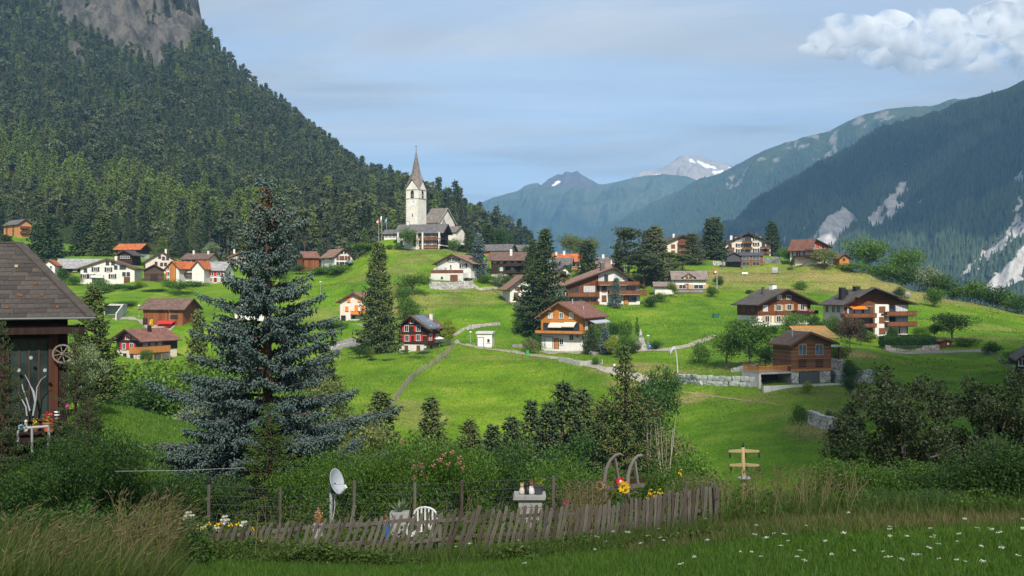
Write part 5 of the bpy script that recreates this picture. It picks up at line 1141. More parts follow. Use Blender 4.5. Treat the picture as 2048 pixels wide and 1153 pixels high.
f = FR['big_white']; r = house(f, 'chalet', 'large white apartment chalet with wide brown roof and timber balconies', 572, 535, [('plaster', None)], 'roof_pink', 1.0, 1.3, rpx=1229)
xr_ = f.on('F', 1199, 560)[0]; zl = f.z(580)
mlp = (f.inner - f.h) / (f.xm - f.x0)
MB().prism([(f.x0 + .1, zl - 2.2), (xr_, zl - 2.2), (xr_, f.h + mlp * (xr_ - f.x0) - .1), (f.x0 + .1, f.h)], 'y', -.09, -.01).build('timber_wall', 'wood_red', r)
xq = f.on('F', 1256, 560)[0]; mrp = (f.inner - f.h) / (f.x1 - f.xm); zq = f.z(570)
MB().prism([(xq, zq), (f.x1 - .05, zq), (f.x1 - .05, f.h - .05), (xq, f.h + mrp * (f.x1 - xq) - .1)], 'y', -.09, -.01).build('timber_wall', 'wood_brown', r)
for p0, p1, a, b_ in ((1196, 1279, 563.5, 571), (1219, 1294, 581.5, 590), (1136, 1199, 585.5, 594), (1165, 1199, 604, 611)): balcony(r, f, 'F', p0, p1, a, b_, 1.6)
for px, py in ((1208, 578), (1208, 597)): win(r, f, 'F', px, py, 1.2, 1.5, 'brn')
for px, py, w_, h_ in ((1202, 558, 1.4, 1.8), (1212, 557, 1.0, 1.8), (1236, 556, 2.0, 2.0), (1174, 580, 1.8, 1.9), (1185, 580, 1.2, 1.9), (1153, 581, 1.0, 2.0), (1143, 582, 1.2, 1.4), (1262, 576, 2.2, 2.0), (1238, 597, 1.2, 1.4), (1264, 597, 2.2, 1.6), (1150, 600, 1.8, 1.8), (1172, 600, 1.6, 1.8), (1187, 600, 1.4, 1.8), (1138, 600, .9, 1.4)): win(r, f, 'F', px, py, w_, h_, 'wc' if px in (1202, 1236, 1174, 1185) else 'd', .1)
door(r, f, 'F', 1252, 600, 1.1, 2.3, 'wood_orange_v', .1)
chimney(r, f.xm - 1.6, 4, f.zr - 1.6, f.zr + 1.0, 1.0, 'metal_dark')
an = MB().tube([(f.xm + 4, 3, f.zr - 2.4), (f.xm + 4, 3, f.zr + .5)], .04, 5); an.bar((f.xm + 3.0, 3, f.zr + .4), (f.xm + 6, 3, f.zr + .5), .05); an.build('aerial', 'metal', r)

# --- orange chalet in the middle
f = FR['orange']; r = house(f, 'chalet', 'bright orange timber chalet on white ground floor with two awnings', 632, 604, [('plaster', 667), ('wood_orange', None)], 'roof_red', 1.0, 1.3, fascia='roof_red', rpx=1116)
for px in (1101, 1123, 1143): win(r, f, 'F', px, 631.5, 1.0, 1.3, 'wc' if px != 1123 else 'wb')
balcony(r, f, 'F', 1070, 1166, 661, 669, 1.6, 'wood_orange_v')
for px, w_ in ((1092, 1.2), (1110, 2.6), (1132, 2.6), (1152, 1.6)): win(r, f, 'F', px, 655, w_, 2.0, 'd')
awning(r, f, 'F', 1101, 1128, 646, .75, 1.5, 'cloth_white'); awning(r, f, 'F', 1129, 1153, 645, .75, 1.5, 'cloth_white')
for px in (1153, 1166): pass
d_ = door(r, f, 'F', 1098, 686, 1.7, 2.4, 'white', .0, 'garage_door'); door(r, f, 'F', 1113, 688, .9, 2.2, 'wood_orange_v', 0.0)
for px, py, w_, h_ in ((1123, 684, 1.0, 1.3), (1143, 675, 1.1, 1.4), (1155, 673, .6, .8)): win(r, f, 'F', px, py, w_, h_, 'w', .0)
for px, w_ in ((1172, 1.2), (1190, 3.0), (1203, 1.6)): win(r, f, 'R', px, 652, w_, 2.0, 'wc')
awning(r, f, 'R', 1172, 1205, 640, .7, 2.0, 'cloth_grey')
for px in (1083, 1104, 1134, 1164):
    u = f.on('F', px, 640)[0]; zz = f.h + ((f.inner - f.h) / (f.xm - f.x0)) * (min(u - f.x0, f.x1 - u)) - .3; MB().box(u - .12, u + .12, -1.25, -.08, zz, zz + .24).build('purlin', 'trim_orange', r)
for i, (xx, hh) in enumerate(((1.0, .9), (3.2, .6))):
    zb = f.zr - abs(xx - f.xm) * .6; MB().lathe([(.13, zb - .5), (.13, zb + hh), (.2, zb + hh), (.05, zb + hh + .2)], 8, (xx, 5 + i, 0)).build('flue', 'metal', r)
MB().tube([(f.x1 + 1.0, f.l - .2, f.h - .5), (f.x1 + .15, f.l - .2, f.h - 1.0), (f.x1 + .15, f.l - .2, 1.5)], .06, 6).build('downpipe', 'metal', r)

# --- red-shuttered house
f = FR['redsh']; r = house(f, 'house', 'dark timber house with red shutters and solar panels on roof', 654, 631, [('plaster', 689), ('wood_dark', None)], 'roof_brown', 1.0, 1.2, rpx=820)
win(r, f, 'F', 825, 643, .9, 1.1, 'redl')
for px, py in ((813.5, 657.5), (837, 657), (814.5, 677), (837, 676)): win(r, f, 'F', px, py, 1.1, 1.5, 'red' if py > 670 else 'redl')
for px, py in ((861, 657), (876, 656)): win(r, f, 'R', px, py, 1.0, 1.4, 'redk')
for px, py in ((860, 675), (874, 675)): win(r, f, 'R', px, py, 1.2, 1.6, 'red')
for px in (813, 837): win(r, f, 'F', px, 696, .9, 1.1, 'brn', .0)
win(r, f, 'R', 862, 695, .9, 1.1, 'brn', .0)
balcony(r, f, 'R', 855, 884, 683, 688, 1.0, 'wood_dark')
for zz in (f.z(671), f.z(652.5)): MB().box(f.x0 - .08, f.x1 + .08, -.11, -.072, zz - .08, zz + .08).build('trim_board', 'trim_orange', r)
mr_ = (f.inner - f.h) / (f.x1 - f.xm)
def rp(x, y, dz): return (x, y, f.zr - mr_ * (x - f.xm) + dz)
for k in range(3):
    y0 = .2 + k * 1.55; V = [rp(f.xm + .25, y0, .03), rp(f.x1 + .8, y0, .03), rp(f.x1 + .8, y0 + 1.5, .03), rp(f.xm + .25, y0 + 1.5, .03), rp(f.xm + .25, y0, .10), rp(f.x1 + .8, y0, .10), rp(f.x1 + .8, y0 + 1.5, .10), rp(f.xm + .25, y0 + 1.5, .10)]
    MB().add(V, [(0, 3, 2, 1), (4, 5, 6, 7), (0, 1, 5, 4), (1, 2, 6, 5), (2, 3, 7, 6), (3, 0, 4, 7)]).build('solar_panel', 'solar', r)
chimney(r, f.xm + 1.8, 5.6, f.zr - 1.8, f.zr + .2, .6, 'plaster', 'metal')
pr_ = MB().prism([(f.x0 - 7.2, f.z(697)), (f.x0 - .1, f.z(688)), (f.x0 - .1, f.z(688) + .2), (f.x0 - 7.2, f.z(697) + .2)], 'y', -1.5, 4.5).build('porch_roof', 'roof_red', r)
for xx in (f.x0 - 6.8, f.x0 - 3.4): MB().box(xx, xx + .2, -1.3, -1.1, -1.5, f.z(694)).build('porch_post', 'wood_brown', pr_)
MB().box(f.x0 - 7, f.x0 - .5, 4.2, 4.4, -1.5, f.z(694)).build('porch_back_wall', 'wood_brown', r)
MB().box(f.x0 - 7.5, f.x0 + .5, -6.8, -6.3, -5, -1.0).build('terrace_wall', 'concrete_pale', r)
MB().box(f.x0 - 6.5, f.x0 + .5, -4.3, -3.9, -4, -.2).build('terrace_wall', 'rubble_pale', r)

f = FR['garage']; r = empty('utility_hut', f.A, f.yaw); tag(r, 'small white flat-roofed hut beside the gravel path', 'hut')
zt = f.z(668); MB().box(f.x0, f.x1, 0, 4, -2, zt - .003).build('wall', 'plaster', r); MB().box(f.x0 - .25, f.x1 + .25, -.3, 4.2, zt, zt + .42).build('roof', 'concrete_pale', r)
door(r, f, 'F', 961, 685, 1.2, 2.0, 'white_metal', 0.0); win(r, f, 'F', 977, 682, .7, .9, 'w', 0.0)

# --- right, upper row
f = FR['small_w']; r = house(f, 'house', 'small white house with pale roof, central dormer gable and low annex', 559, 542, [('plaster', None)], 'roof_light', .6, .8, 'x')
for px, w_ in ((1365, 2.0), (1397, 2.6)): win(r, f, 'F', px, 574, w_, 1.2, 'tan')
door(r, f, 'F', 1373, 576, .9, 2.0, 'wood_brown')
xa, xb = f.on('F', 1367, 560)[0], f.on('F', 1388, 560)[0]; za_ = f.z(546)
MB().prism([(xa, f.h - .5), (xb, f.h - .5), (xb, f.z(553)), ((xa + xb) / 2, za_ - .2), (xa, f.z(553))], 'y', -.12, 3).build('dormer', 'plaster', r)
xm_ = (xa + xb) / 2; dr = MB().prism([(xa - .6, f.z(553) - .45), (xm_, za_ - .17), (xb + .6, f.z(553) - .45), (xb + .6, f.z(553) - .25), (xm_, za_ + .03), (xa - .6, f.z(553) - .25)], 'y', -.7, 3.4).build('dormer_roof', 'roof_light', r)
for px in (1374, 1381): win(r, f, 'F', px, 557, .8, 1.1, 'brn', .13)
balcony(r, f, 'F', 1349, 1410, 580, 585, 1.2, 'wood_grey')
f2 = FR['annex']
def fn():
    house(f2, '', '', 573, 564, [('plaster', None)], 'roof_light', .6, .5, 'x', root=r); MB().box(f2.x0 - 1, f2.x1 + 1, -2.2, -1.8, -4, .1).build('terrace_wall', 'rubble_pale', r)
add_wing(f2, f, r, fn)
f = FR['h30']; r = house(f, 'chalet', 'cream chalet with dark gable half hidden by larches, upper row left', 486, 470, [('plaster_cream', None)], 'roof_dark', .9, 1.0, rpx=1366)
MB().prism([(f.on('F', 1356, 490)[0], f.z(490)), (f.on('F', 1400, 490)[0], f.z(490)), (f.on('F', 1400, 486)[0], f.h - .1), (f.xm, f.inner - .3), (f.on('F', 1356, 478)[0], f.z(479))], 'y', -.09, -.01).build('timber_gable', 'wood_brown', r)
for a, b_ in ((486, 490.5), (497, 501.5), (508, 512)): balcony(r, f, 'F', 1357, 1382, a, b_, 1.2)
for px, py in ((1346, 493), (1346, 505), (1366, 495), (1375, 495), (1366, 505), (1390, 497), (1390, 507)): win(r, f, 'F', px, py, 1.4, 1.3, 'brn' if px == 1346 else 'd')
balcony(r, f, 'F', 1383, 1401, 499, 503, 1.0, 'wood_orange_v'); chimney(r, -2.2, 4, f.zr - 1.5, f.zr + .6, .7)
f = FR['h31']; r = house(f, 'chalet', 'wide cream chalet with three stacked balconies between two dark firs', 487, 465, [('plaster_cream', None)], 'roof_dark', .9, 1.0)
for p0, p1, a, b_ in ((1486, 1505, 483, 487), (1486, 1505, 495, 499), (1522, 1541, 494, 498), (1522, 1541, 504, 507), (1453, 1469, 496, 501)): balcony(r, f, 'F', p0, p1, a, b_, 1.2)
for px, py in ((1473, 479), (1481, 479), (1512, 478), (1519, 478), (1512, 489), (1478, 491), (1512, 501), (1478, 502)): win(r, f, 'F', px, py, 1.1, 1.3, 'brs')
for px, py in ((1492, 479), (1499, 479), (1492, 491), (1499, 491), (1495, 503), (1527, 490), (1536, 490), (1460, 493), (1531, 501)): win(r, f, 'F', px, py, 1.2, 1.7, 'd')
MB().prism([(f.on('F', 1485, 476)[0], f.z(476)), (f.on('F', 1506, 476)[0], f.z(476)), (f.on('F', 1506, 472)[0], f.z(472.5)), (f.xm, f.inner - .3), (f.on('F', 1485, 472)[0], f.z(472.5))], 'y', -.06, -.01).build('timber_gable', 'wood_dark', r)
chimney(r, -5.4, 3, f.h, f.h + 2.8, .8, 'plaster', 'metal'); chimney(r, 4.0, 6, f.zr - 2, f.zr + .1, 1.2, 'roof_slate')
f = FR['mod']; r = house(f, 'house', 'modern house with slate-grey roof and large glazed timber front', 512, 505, [('wood_weather', None)], 'roof_slate', .3, .3, 'x', fascia='roof_slate')
for px in (1492, 1512):
    for py in (517, 528): win(r, f, 'F', px, py, 2.4, 1.3, 'blu' if py == 517 else 'tanf')
f2 = FR['mod_g']
def fn():
    house(f2, '', '', 512, 504, [('roof_slate', None)], 'roof_slate', .1, .5, root=r, fascia='roof_slate', gut=False); win(r, f2, 'F', 1462, 515, .9, 1.0, 'blk'); win(r, f2, 'F', 1474, 515, .9, 1.0, 'tanf')
    MB().box(f2.x0 - 2, f2.x1 + .5, -3, -.3, f2.z(524), f2.z(522.5)).build('carport_roof', 'roof_slate', r)
    for xx in (f2.x0 - 1.8, f2.x1): MB().box(xx, xx + .3, -2.9, -2.6, -2, f2.z(524.05)).build('carport_post', 'metal_dark', r)
add_wing(f2, f, r, fn)
f = FR['h33']; r = house(f, 'chalet', 'cream chalet with salmon-red roof and orange timber gable over garage', 494, 478, [('plaster_cream', 497), ('wood_orange', None)], 'roof_red', 1.0, 1.1, rpx=1632)
MB().box(f.x0 - .09, f.x0 - .075, 0, f.l, f.z(497), f.h).build('plaster_side', 'plaster_cream', r)
for px, py in ((1628, 494), (1640, 493), (1650, 494), (1628, 505), (1641, 505)): win(r, f, 'F', px, py, 1.1, 1.4, 'red')
for px, py in ((1590, 508), (1604, 507), (1590, 499), (1606, 498)): win(r, f, 'L', px, py, 1.0, 1.2, 'redk')
balcony(r, f, 'F', 1617, 1658, 498, 502, 1.4); balcony(r, f, 'F', 1612, 1640, 511, 515, 1.6, 'wood_dark'); balcony(r, f, 'L', 1586, 1616, 512, 516, 1.4, 'wood_dark')
MB().box(f.x0 - 1.8, f.x1 - 3.4, -3, f.l - 1.5, -5, -.2).build('garage_block', 'plaster_cream', r)
q = MB().box(-1.4, 1.4, -.05, .05, -1.0, 1.0).build('garage_door', 'brown_paint', r); q.location = (f.x0 + 1.2, -3.04, -1.4)

# --- right, middle
f = FR['h34']; r = house(f, 'chalet', 'large brown timber chalet with grey roof on white ground floor', 606, 578, [('plaster', 631), ('wood_brown', None)], 'roof_dark', 1.5, 1.7, rpx=1576)
for px, py in ((1558, 595), (1577, 595)): win(r, f, 'F', px, py, 1.3, 1.0, 'wc' if px == 1558 else 'wb')
for px, py in ((1530, 617), (1557, 616), (1577.5, 615), (1604, 615)): win(r, f, 'F', px, py, 1.3, 1.4, 'tan' if px != 1530 else 'wc')
for px, py in ((1534, 638.5), (1557, 638.5), (1608, 636)): win(r, f, 'F', px, py, 1.3, 1.5, 'tan', .0)
for px in (1489, 1507): win(r, f, 'L', px, 618, 1.3, 1.5, 'brn')
win(r, f, 'L', 1510, 638, 1.0, 1.3, 'tan', .0)
for px in (1519, 1552, 1582, 1617): u = f.on('F', px, 610)[0]; MB().box(u - .14, u + .14, -.16, -.075, f.z(630), f.h + .3).build('corner_post', 'trim_dark', r)
balcony(r, f, 'F', 1592, 1637, 622, 628, 1.5, 'wood_dark')
fl = MB()
g = np.random.default_rng(3); u0 = f.on('F', 1594, 621, 1.6)[0]; C = np.stack([g.uniform(u0, u0 + 5, 90), -1.7 + g.normal(size=90) * .12, f.z(621.5, 1615) + g.normal(size=90) * .15], 1)
V, FA = leaves(C, .22, g); link('balcony_flowers', new_mesh('balcony_flowers', V, FA), r, 'petal_pink')
chimney(r, -.6, 3.4, f.zr - 1.2, f.zr + .8, 1.2, 'white'); chimney(r, -3.4, 3.4, f.zr - 2.5, f.zr + .2, .5, 'metal_dark')
f = FR['h35']; r = house(f, 'apartment_chalet', 'brown apartment chalet with white stair tower and stacked long balconies', 607, 579, [('plaster', 612), ('wood_brown', None)], 'roof_dark', 1.3, 1.6, rpx=1748, cat='chalet')
ua, ub = f.on('F', 1746, 640)[0], f.on('F', 1774, 640)[0]
MB().box(ua, ub, -.7, -.09, -3, f.z(609)).build('stair_tower', 'plaster', r)
for py in (619, 640, 662): win(r, f, 'F', 1760, py, 1.5, 1.3, 'brn', .72)
win(r, f, 'F', 1762, 629, 1.0, .4, 'd', .72)
for a, z0, z1 in ((f.x0 - .01, 612, 673),): pass
MB().box(f.x0 + .05, ua - .01, -.05, -.004, f.z(668), f.z(613)).build('timber_front', 'wood_brown', r)
MB().box(ub + .01, f.x1 - .05, -.05, -.004, f.z(668), f.z(613)).build('timber_front', 'wood_brown', r)
for p0, p1, a, b_ in ((1690, 1754, 628, 635), (1727, 1754, 648, 654.5), (1774, 1834, 624, 631.5), (1775, 1835, 644.5, 652.5), (1690, 1726, 648, 654.5)): balcony(r, f, 'F', p0, p1, a, b_, 1.8)
for px, py in ((1700, 622), (1716, 622), (1733, 622), (1785, 619), (1796, 619), (1808, 619), (1785, 640), (1796, 640), (1808, 640), (1700, 642), (1716, 642), (1733, 642), (1735, 660), (1790, 661), (1806, 661)): win(r, f, 'F', px, py, 1.5, 1.9, 'd' if px % 2 else 'wc', .08)
awning(r, f, 'F', 1696, 1726, 613, .4, 1.6, 'orange_paint')
for px in (1655, 1668, 1678): win(r, f, 'L', px, 619, 1.2, 1.6, 'w')
mlp = (f.inner - f.h) / (f.xm - f.x0)
MB().prism([(f.x0 + 1.5, f.h + 1.2), (f.xm - .8, f.inner + .5), (f.x1 - 4, f.h + 1.2), (f.x1 - 4, f.h + 1.45), (f.xm - .8, f.inner + .75), (f.x0 + 1.5, f.h + 1.45)], 'y', -3.0, -1.72).build('porch_gable', 'roof_dark', r)
chimney(r, f.x0 + 1.6, 3, f.h, f.h + 3.4, 1.1, 'black'); chimney(r, f.xm - .5, 4, f.zr - 1, f.zr + .6, 1.2, 'black'); chimney(r, f.xm - 3, 4, f.zr - 2, f.zr - .2, .5, 'black')
MB().box(f.x1 - 5, f.x1 + 1, -4.5, -.5, -.4, 0).build('terrace', 'concrete', r)
f = FR['h36']; r = house(f, 'chalet', 'small weathered timber chalet over garage with wooden deck at left', 686, 664, [('rubble_pale', 742), ('wood_weather', None)], 'roof_brown', .9, 1.0, rpx=1621.5, fascia='trim_brown')
for px in (1604, 1637.5): win(r, f, 'F', px, 699.5, 1.5, 1.8, 'blu')
for px in (1604, 1638):
    u, z = f.on('F', px, 727); s = MB()
    for k in range(5): s.box(-.75, .75, -.06, -.01, -.62 + k * .28, -.48 + k * .28)
    o = s.build('louvre', 'wood_dark', r); o.location = (u, -.075, z)
door(r, f, 'F', 1618, 755.5, 3.7, 1.75, 'metal_dark', .0, 'garage_door')
MB().box(f.x0 - .2, f.x1 + .2, -.16, -.075, f.z(742), f.z(738)).build('sill_beam', 'trim_orange', r)
mr_ = (f.inner - f.h) / (f.xm - f.x0); zf = f.zr - mr_ * 1.5; MB().lathe([(.13, zf - .4), (.13, zf + 1.0), (.2, zf + 1.0), (.06, zf + 1.25)], 8, (f.xm - 1.6, 1.6, 0)).build('flue', 'metal', r)
zd = f.z(742); xd = f.on('F', 1517, 740)[0]
dk = MB().box(xd, f.x0 - .02, -.2, 4.6, zd - .3, zd).build('deck', 'concrete', r)
rl = MB(); rl.box(xd, f.x0 - .1, -.2, -.12, zd + .9, zd + 1.0); rl.box(xd, xd + .08, -.12, 4.5, zd + .9, zd + 1.0)
for k in range(34): rl.box(xd + .05 + k * .155, xd + .12 + k * .155, -.19, -.13, zd + .003, zd + .897)
for k in range(24): rl.box(xd + .01, xd + .07, -.05 + k * .19, .02 + k * .19, zd + .003, zd + .897)
rl.build('deck_railing', 'wood_orange_v', dk)
MB().box(xd, xd + .3, -.2, 4.6, -2, zd - .303).build('deck_wall', 'concrete_pale', r); MB().box(xd + .3, f.x0 - .1, 3.4, 3.6, -2, zd - .303).build('cellar_back_wall', 'wood_dark', r)
MB().box(xd - .5, f.x1 + 3, -2.2, -1.8, -3, .15).build('front_wall', 'concrete_pale', r)
MB().box(f.x1 + .5, f.x1 + 4.6, 1.9, 8, -1.5, f.z(724)).build('terrace_block', 'rubble', r)
cp = MB().box(f.x1 + .5, f.x1 + 4.2, 2.2, 6, f.z(698), f.z(696)).build('carport_roof', 'metal', r)
for xx in (f.x1 + 3.6,): MB().box(xx, xx + .3, 2.4, 2.7, f.z(724) + .003, f.z(698.1)).build('carport_post', 'wood_brown', cp)
MB().box(f.x1 + .6, f.x1 + 4, 5.7, 5.9, f.z(724) + .003, f.z(698.1)).build('carport_back', 'wood_dark', cp)
st = MB()
for k in range(9): st.box(f.x1 + .35, f.x1 + 1.5, -.6 + k * .32, -.28 + k * .32, -1, .1 + k * .3)
st.build('steps', 'metal_dark', r)
f = FR['edge']; r = house(f, 'house', 'house at the right edge of the picture, only dark roof showing', 713, 680, [('wood_dark', None)], 'roof_dark', 1.0, 1.0)
win(r, f, 'F', 2044, 725, 1, 1.2, 'w')
f = FR['shed']; r = house(f, 'shed', 'small brown wooden garden shed at the end of the hedge', 684, 680, [('wood_red', None)], 'roof_brown', .25, .3, cat='shed', t=.12)
u, z = f.on('F', 1896, 688); o = MB().box(-.2, .2, -.05, .02, -.2, .2).build('window', 'white', r); o.location = (u, -.02, z); door(r, f, 'F', 1888, 690, .8, 1.5, 'wood_brown', 0.0)
f = FR['hut']; r = house(f, 'hut', 'tiny orange wooden hut among bushes on the right crest', 516, 508, [('wood_orange_v', None)], 'roof_red', .7, .6, cat='hut', t=.15)
win(r, f, 'F', 1688, 519, .7, .7, 'd')
# yellow-roofed shelter behind the small chalet
f = Fr(1640, 686, 186, 8, 1606, 1680, 6); r = empty('shelter', f.A, f.yaw); tag(r, 'open shelter with flat yellow awning roof behind the small timber chalet', 'shelter')
za, zb = f.z(677), f.z(658); MB().add([(f.x0, 0, za), (f.x1, 0, za), (f.x1, 6, zb), (f.x0, 6, zb), (f.x0, 0, za + .12), (f.x1, 0, za + .12), (f.x1, 6, zb + .12), (f.x0, 6, zb + .12)], [(0, 3, 2, 1), (4, 5, 6, 7), (0, 1, 5, 4), (1, 2, 6, 5), (2, 3, 7, 6), (3, 0, 4, 7)]).build('awning_roof', 'yellow_cloth', r)
MB().box(f.x0, f.x1, 6.01, 6.2, zb - .2, zb + .35).build('top_beam', 'trim_orange', r)
for x in (f.x0 + .1, (f.x0 + f.x1) / 2): MB().box(x, x + .2, .1, .3, -2, za).build('post', 'wood_brown', r); MB().box(x, x + .2, 5.6, 5.8, -2, zb - .15).build('post', 'wood_brown', r)

# ------------------------------------------------------------------ paths, walls, fences of the village
def hit(px, py, d0=60.0, d1=380.0):
    """where the sight line through a photo pixel meets the ground"""
    D = np.linspace(d0, d1, 900); x = (px - CX) / F * D; z = (CY - py) / F * D
    k = np.where(z < ground(x, D))[0]
    D = D[k[0]] if len(k) else d1
    return Vector(((px - CX) / F * D, D, gz((px - CX) / F * D, D)))
def resample(ps, step):
    out = []
    for a, b in zip(ps[:-1], ps[1:]):
        n = max(1, int((b - a).length / step)); out += [a.lerp(b, k / n) for k in range(n)]
    return out + [ps[-1]]
def ribbon(name, ps, w, mat, lift=0.07, step=1.0):
    ps = resample(ps, step); V = []; FA = []; nx = 4
    for i, p in enumerate(ps):
        d = (ps[min(i + 1, len(ps) - 1)] - ps[max(i - 1, 0)]); d.z = 0; d.normalize(); s = Vector((d.y, -d.x, 0)); ww = w * (1 + 0.12 * math.sin(i * 0.7) + 0.08 * math.sin(i * 1.9))
        for k in range(nx):
            q = p + s * ww * (k / (nx - 1) - 0.5); V.append((q.x, q.y, gz(q.x, q.y) + lift))
    for i in range(len(ps) - 1):
        for k in range(nx - 1): FA.append((i * nx + k, i * nx + k + 1, (i + 1) * nx + k + 1, (i + 1) * nx + k))
    return tag(link(name, new_mesh(name, V, FA), None, mat, True), kind='structure')
def H(*pp): return [hit(*p) for p in pp]
ribbon('gravel_path', H((903, 688, 180), (935, 691, 170), (980, 699, 170), (1030, 705, 170), (1080, 712, 170), (1120, 718, 160), (1170, 729, 150), (1220, 742, 150), (1270, 753, 150), (1330, 764, 150), (1372, 769, 140)), 2.6, 'gravel')
ribbon('gravel_path', H((1085, 706, 170), (1130, 706, 170), (1165, 708, 170)), 4.5, 'gravel', 0.11)
ribbon('gravel_path', H((1160, 705, 170), (1220, 702, 170), (1290, 701, 170), (1340, 700, 170), (1375, 693, 170), (1412, 680, 170), (1432, 672, 170)), 2.2, 'gravel', 0.09)
ribbon('gravel_path', H((908, 672, 190), (925, 662, 190), (945, 656, 190), (968, 652, 190), (1000, 649, 190)), 1.4, 'rubble')
ribbon('road', H((640, 700, 180), (670, 694, 180), (700, 686, 180), (722, 680, 180)), 3.0, 'asphalt')
ribbon('gravel_path', H((225, 639, 200), (262, 637, 200), (285, 642, 200), (300, 655, 200), (345, 658, 200)), 2.2, 'gravel')
ribbon('road', H((1770, 702, 170), (1850, 705, 160), (1920, 704, 160), (1985, 703, 160)), 3.0, 'asphalt')
ribbon('field_track', H((1345, 786, 120), (1430, 795, 120), (1500, 803, 120), (1570, 812, 120)), 0.5, 'track', .05)
ribbon('field_track', H((1690, 789, 120), (1800, 793, 120), (1920, 800, 120), (2048, 806, 120)), 0.5, 'track', .05)
ribbon('field_track', H((860, 555, 250), (960, 580, 250), (1010, 577, 250)), 1.5, 'gravel', .06)
ribbon('stair_path', H((1290, 703, 170), (1284, 682, 170), (1278, 660, 170)), 1.0, 'concrete', .1)

def wall_strip(name, label, ps, h, w, mat, cat='wall', cap=None):
    o0 = ps[0]; r = empty(name, o0); tag(r, label, cat); ps = resample(ps, 1.2); V = []; FA = []; b = MB()
    for i, p in enumerate(ps):
        d = (ps[min(i + 1, len(ps) - 1)] - ps[max(i - 1, 0)]); d.z = 0; d.normalize(); s = Vector((d.y, -d.x, 0)) * w / 2; z = gz(p.x, p.y) - o0.z; hh = h * (1 + R.uniform(-.05, .05))
        for q, zz in ((p - s, z - 1.2), (p + s, z - 1.2), (p + s * .85, z + hh), (p - s * .85, z + hh)): V.append((q.x - o0.x, q.y - o0.y, zz))
    for i in range(len(ps) - 1):
        for k in range(4): FA.append((i * 4 + k, i * 4 + (k + 1) % 4, (i + 1) * 4 + (k + 1) % 4, (i + 1) * 4 + k))
    n = (len(ps) - 1) * 4; FA += [(3, 2, 1, 0), (n, n + 1, n + 2, n + 3)]
    b.add(V, FA); b.build('masonry', mat, r); return r
wall_strip('retaining_wall', 'pale rubble retaining wall under the white house with glass pavilion', H((858, 577, 240), (900, 579, 240), (946, 576, 240)), 1.9, .6, 'rubble_pale')
wall_strip('retaining_wall', 'rubble wall below the cream chalets, left of modern house', H((1425, 531, 290), (1450, 531, 290)), 1.4, .5, 'rubble_pale')
wall_strip('retaining_wall', 'rubble wall right of the modern grey-roofed house', H((1527, 527, 290), (1560, 527, 290)), 2.0, .5, 'rubble_pale')
wall_strip('retaining_wall', 'reddish stone wall under the clipped hedge', H((1770, 700, 160), (1820, 701, 160), (1878, 700, 160)), 1.0, .5, 'rubble')
wall_strip('ruined_wall', 'broken stub of dry stone wall standing in the lower meadow', H((1618, 846, 110), (1645, 858, 110), (1678, 864, 110)), 1.7, .9, 'rubble_pale')
wall_strip('roadside_wall', 'low concrete wall beside the path below the orange chalet', H((1118, 724, 160), (1160, 733, 160), (1205, 729, 160)), .9, .4, 'concrete')
wall_strip('roadside_wall', 'pale wall beside the road left of the orange-shuttered house', H((662, 700, 180), (690, 692, 180), (716, 684, 180)), .5, .4, 'concrete_pale')

# block walls beside the small timber chalet: every stone a part
BLK = []
for s in range(6):
    g = np.random.default_rng(900 + s); bm = bmesh.new(); bmesh.ops.create_cube(bm, size=1.0); bmesh.ops.subdivide_edges(bm, edges=bm.edges[:], cuts=1, use_grid_fill=True)
    for v in bm.verts:
        c = v.co; k = .9 if abs(c.x) + abs(c.y) + abs(c.z) > 1.4 else 1.0; v.co = Vector((c.x * k, c.y * k, c.z * k)) + Vector(g.normal(size=3) * .045)
    me = bpy.data.meshes.new('stone'); bm.to_mesh(me); bm.free(); me.materials.append(M('block')); BLK.append(me)
def block_wall(label, ps, rows_, h, w):
    r = empty('stone_wall', ps[0]); tag(r, label, 'wall')
    for k in range(rows_):
        s = -R.uniform(0, .6); L = [(b - a).length for a, b in zip(ps[:-1], ps[1:])]; tot = sum(L)
        while s < tot:
            ww = R.uniform(.7, 1.7); c = min(max(s + ww / 2, 0), tot); i = 0
            while i < len(L) - 1 and c > L[i]: c -= L[i]; i += 1
            p = ps[i].lerp(ps[i + 1], min(1, c / L[i])); d = ps[i + 1] - ps[i]
            o = link('stone', R.choice(BLK), r); o.location = (p.x - ps[0].x, p.y - ps[0].y + k * .12, gz(p.x, p.y) - ps[0].z + (k + .5) * h - .1 + R.uniform(-.05, .05)); o.rotation_euler = (R.uniform(-.06, .06), R.uniform(-.05, .05) + R.choice((0, 0, 3.14)), math.atan2(d.y, d.x))
            o.scale = (ww * .98, w * R.uniform(.9, 1.1), h * R.uniform(.94, 1.04)); s += ww
    return r
block_wall('big pale block wall along the path left of the small timber chalet', H((1352, 768, 130), (1400, 770, 130), (1460, 772, 130), (1514, 774, 130)), 2, .78, .8)
block_wall('tall pale block wall right of the small timber chalet', H((1672, 767, 130), (1705, 768, 130), (1742, 766, 130)), 3, .72, .8)
block_wall('upper pale stone bank beside the chalet deck', H((1468, 745, 140), (1495, 740, 140), (1516, 735, 140)), 1, .9, .9)

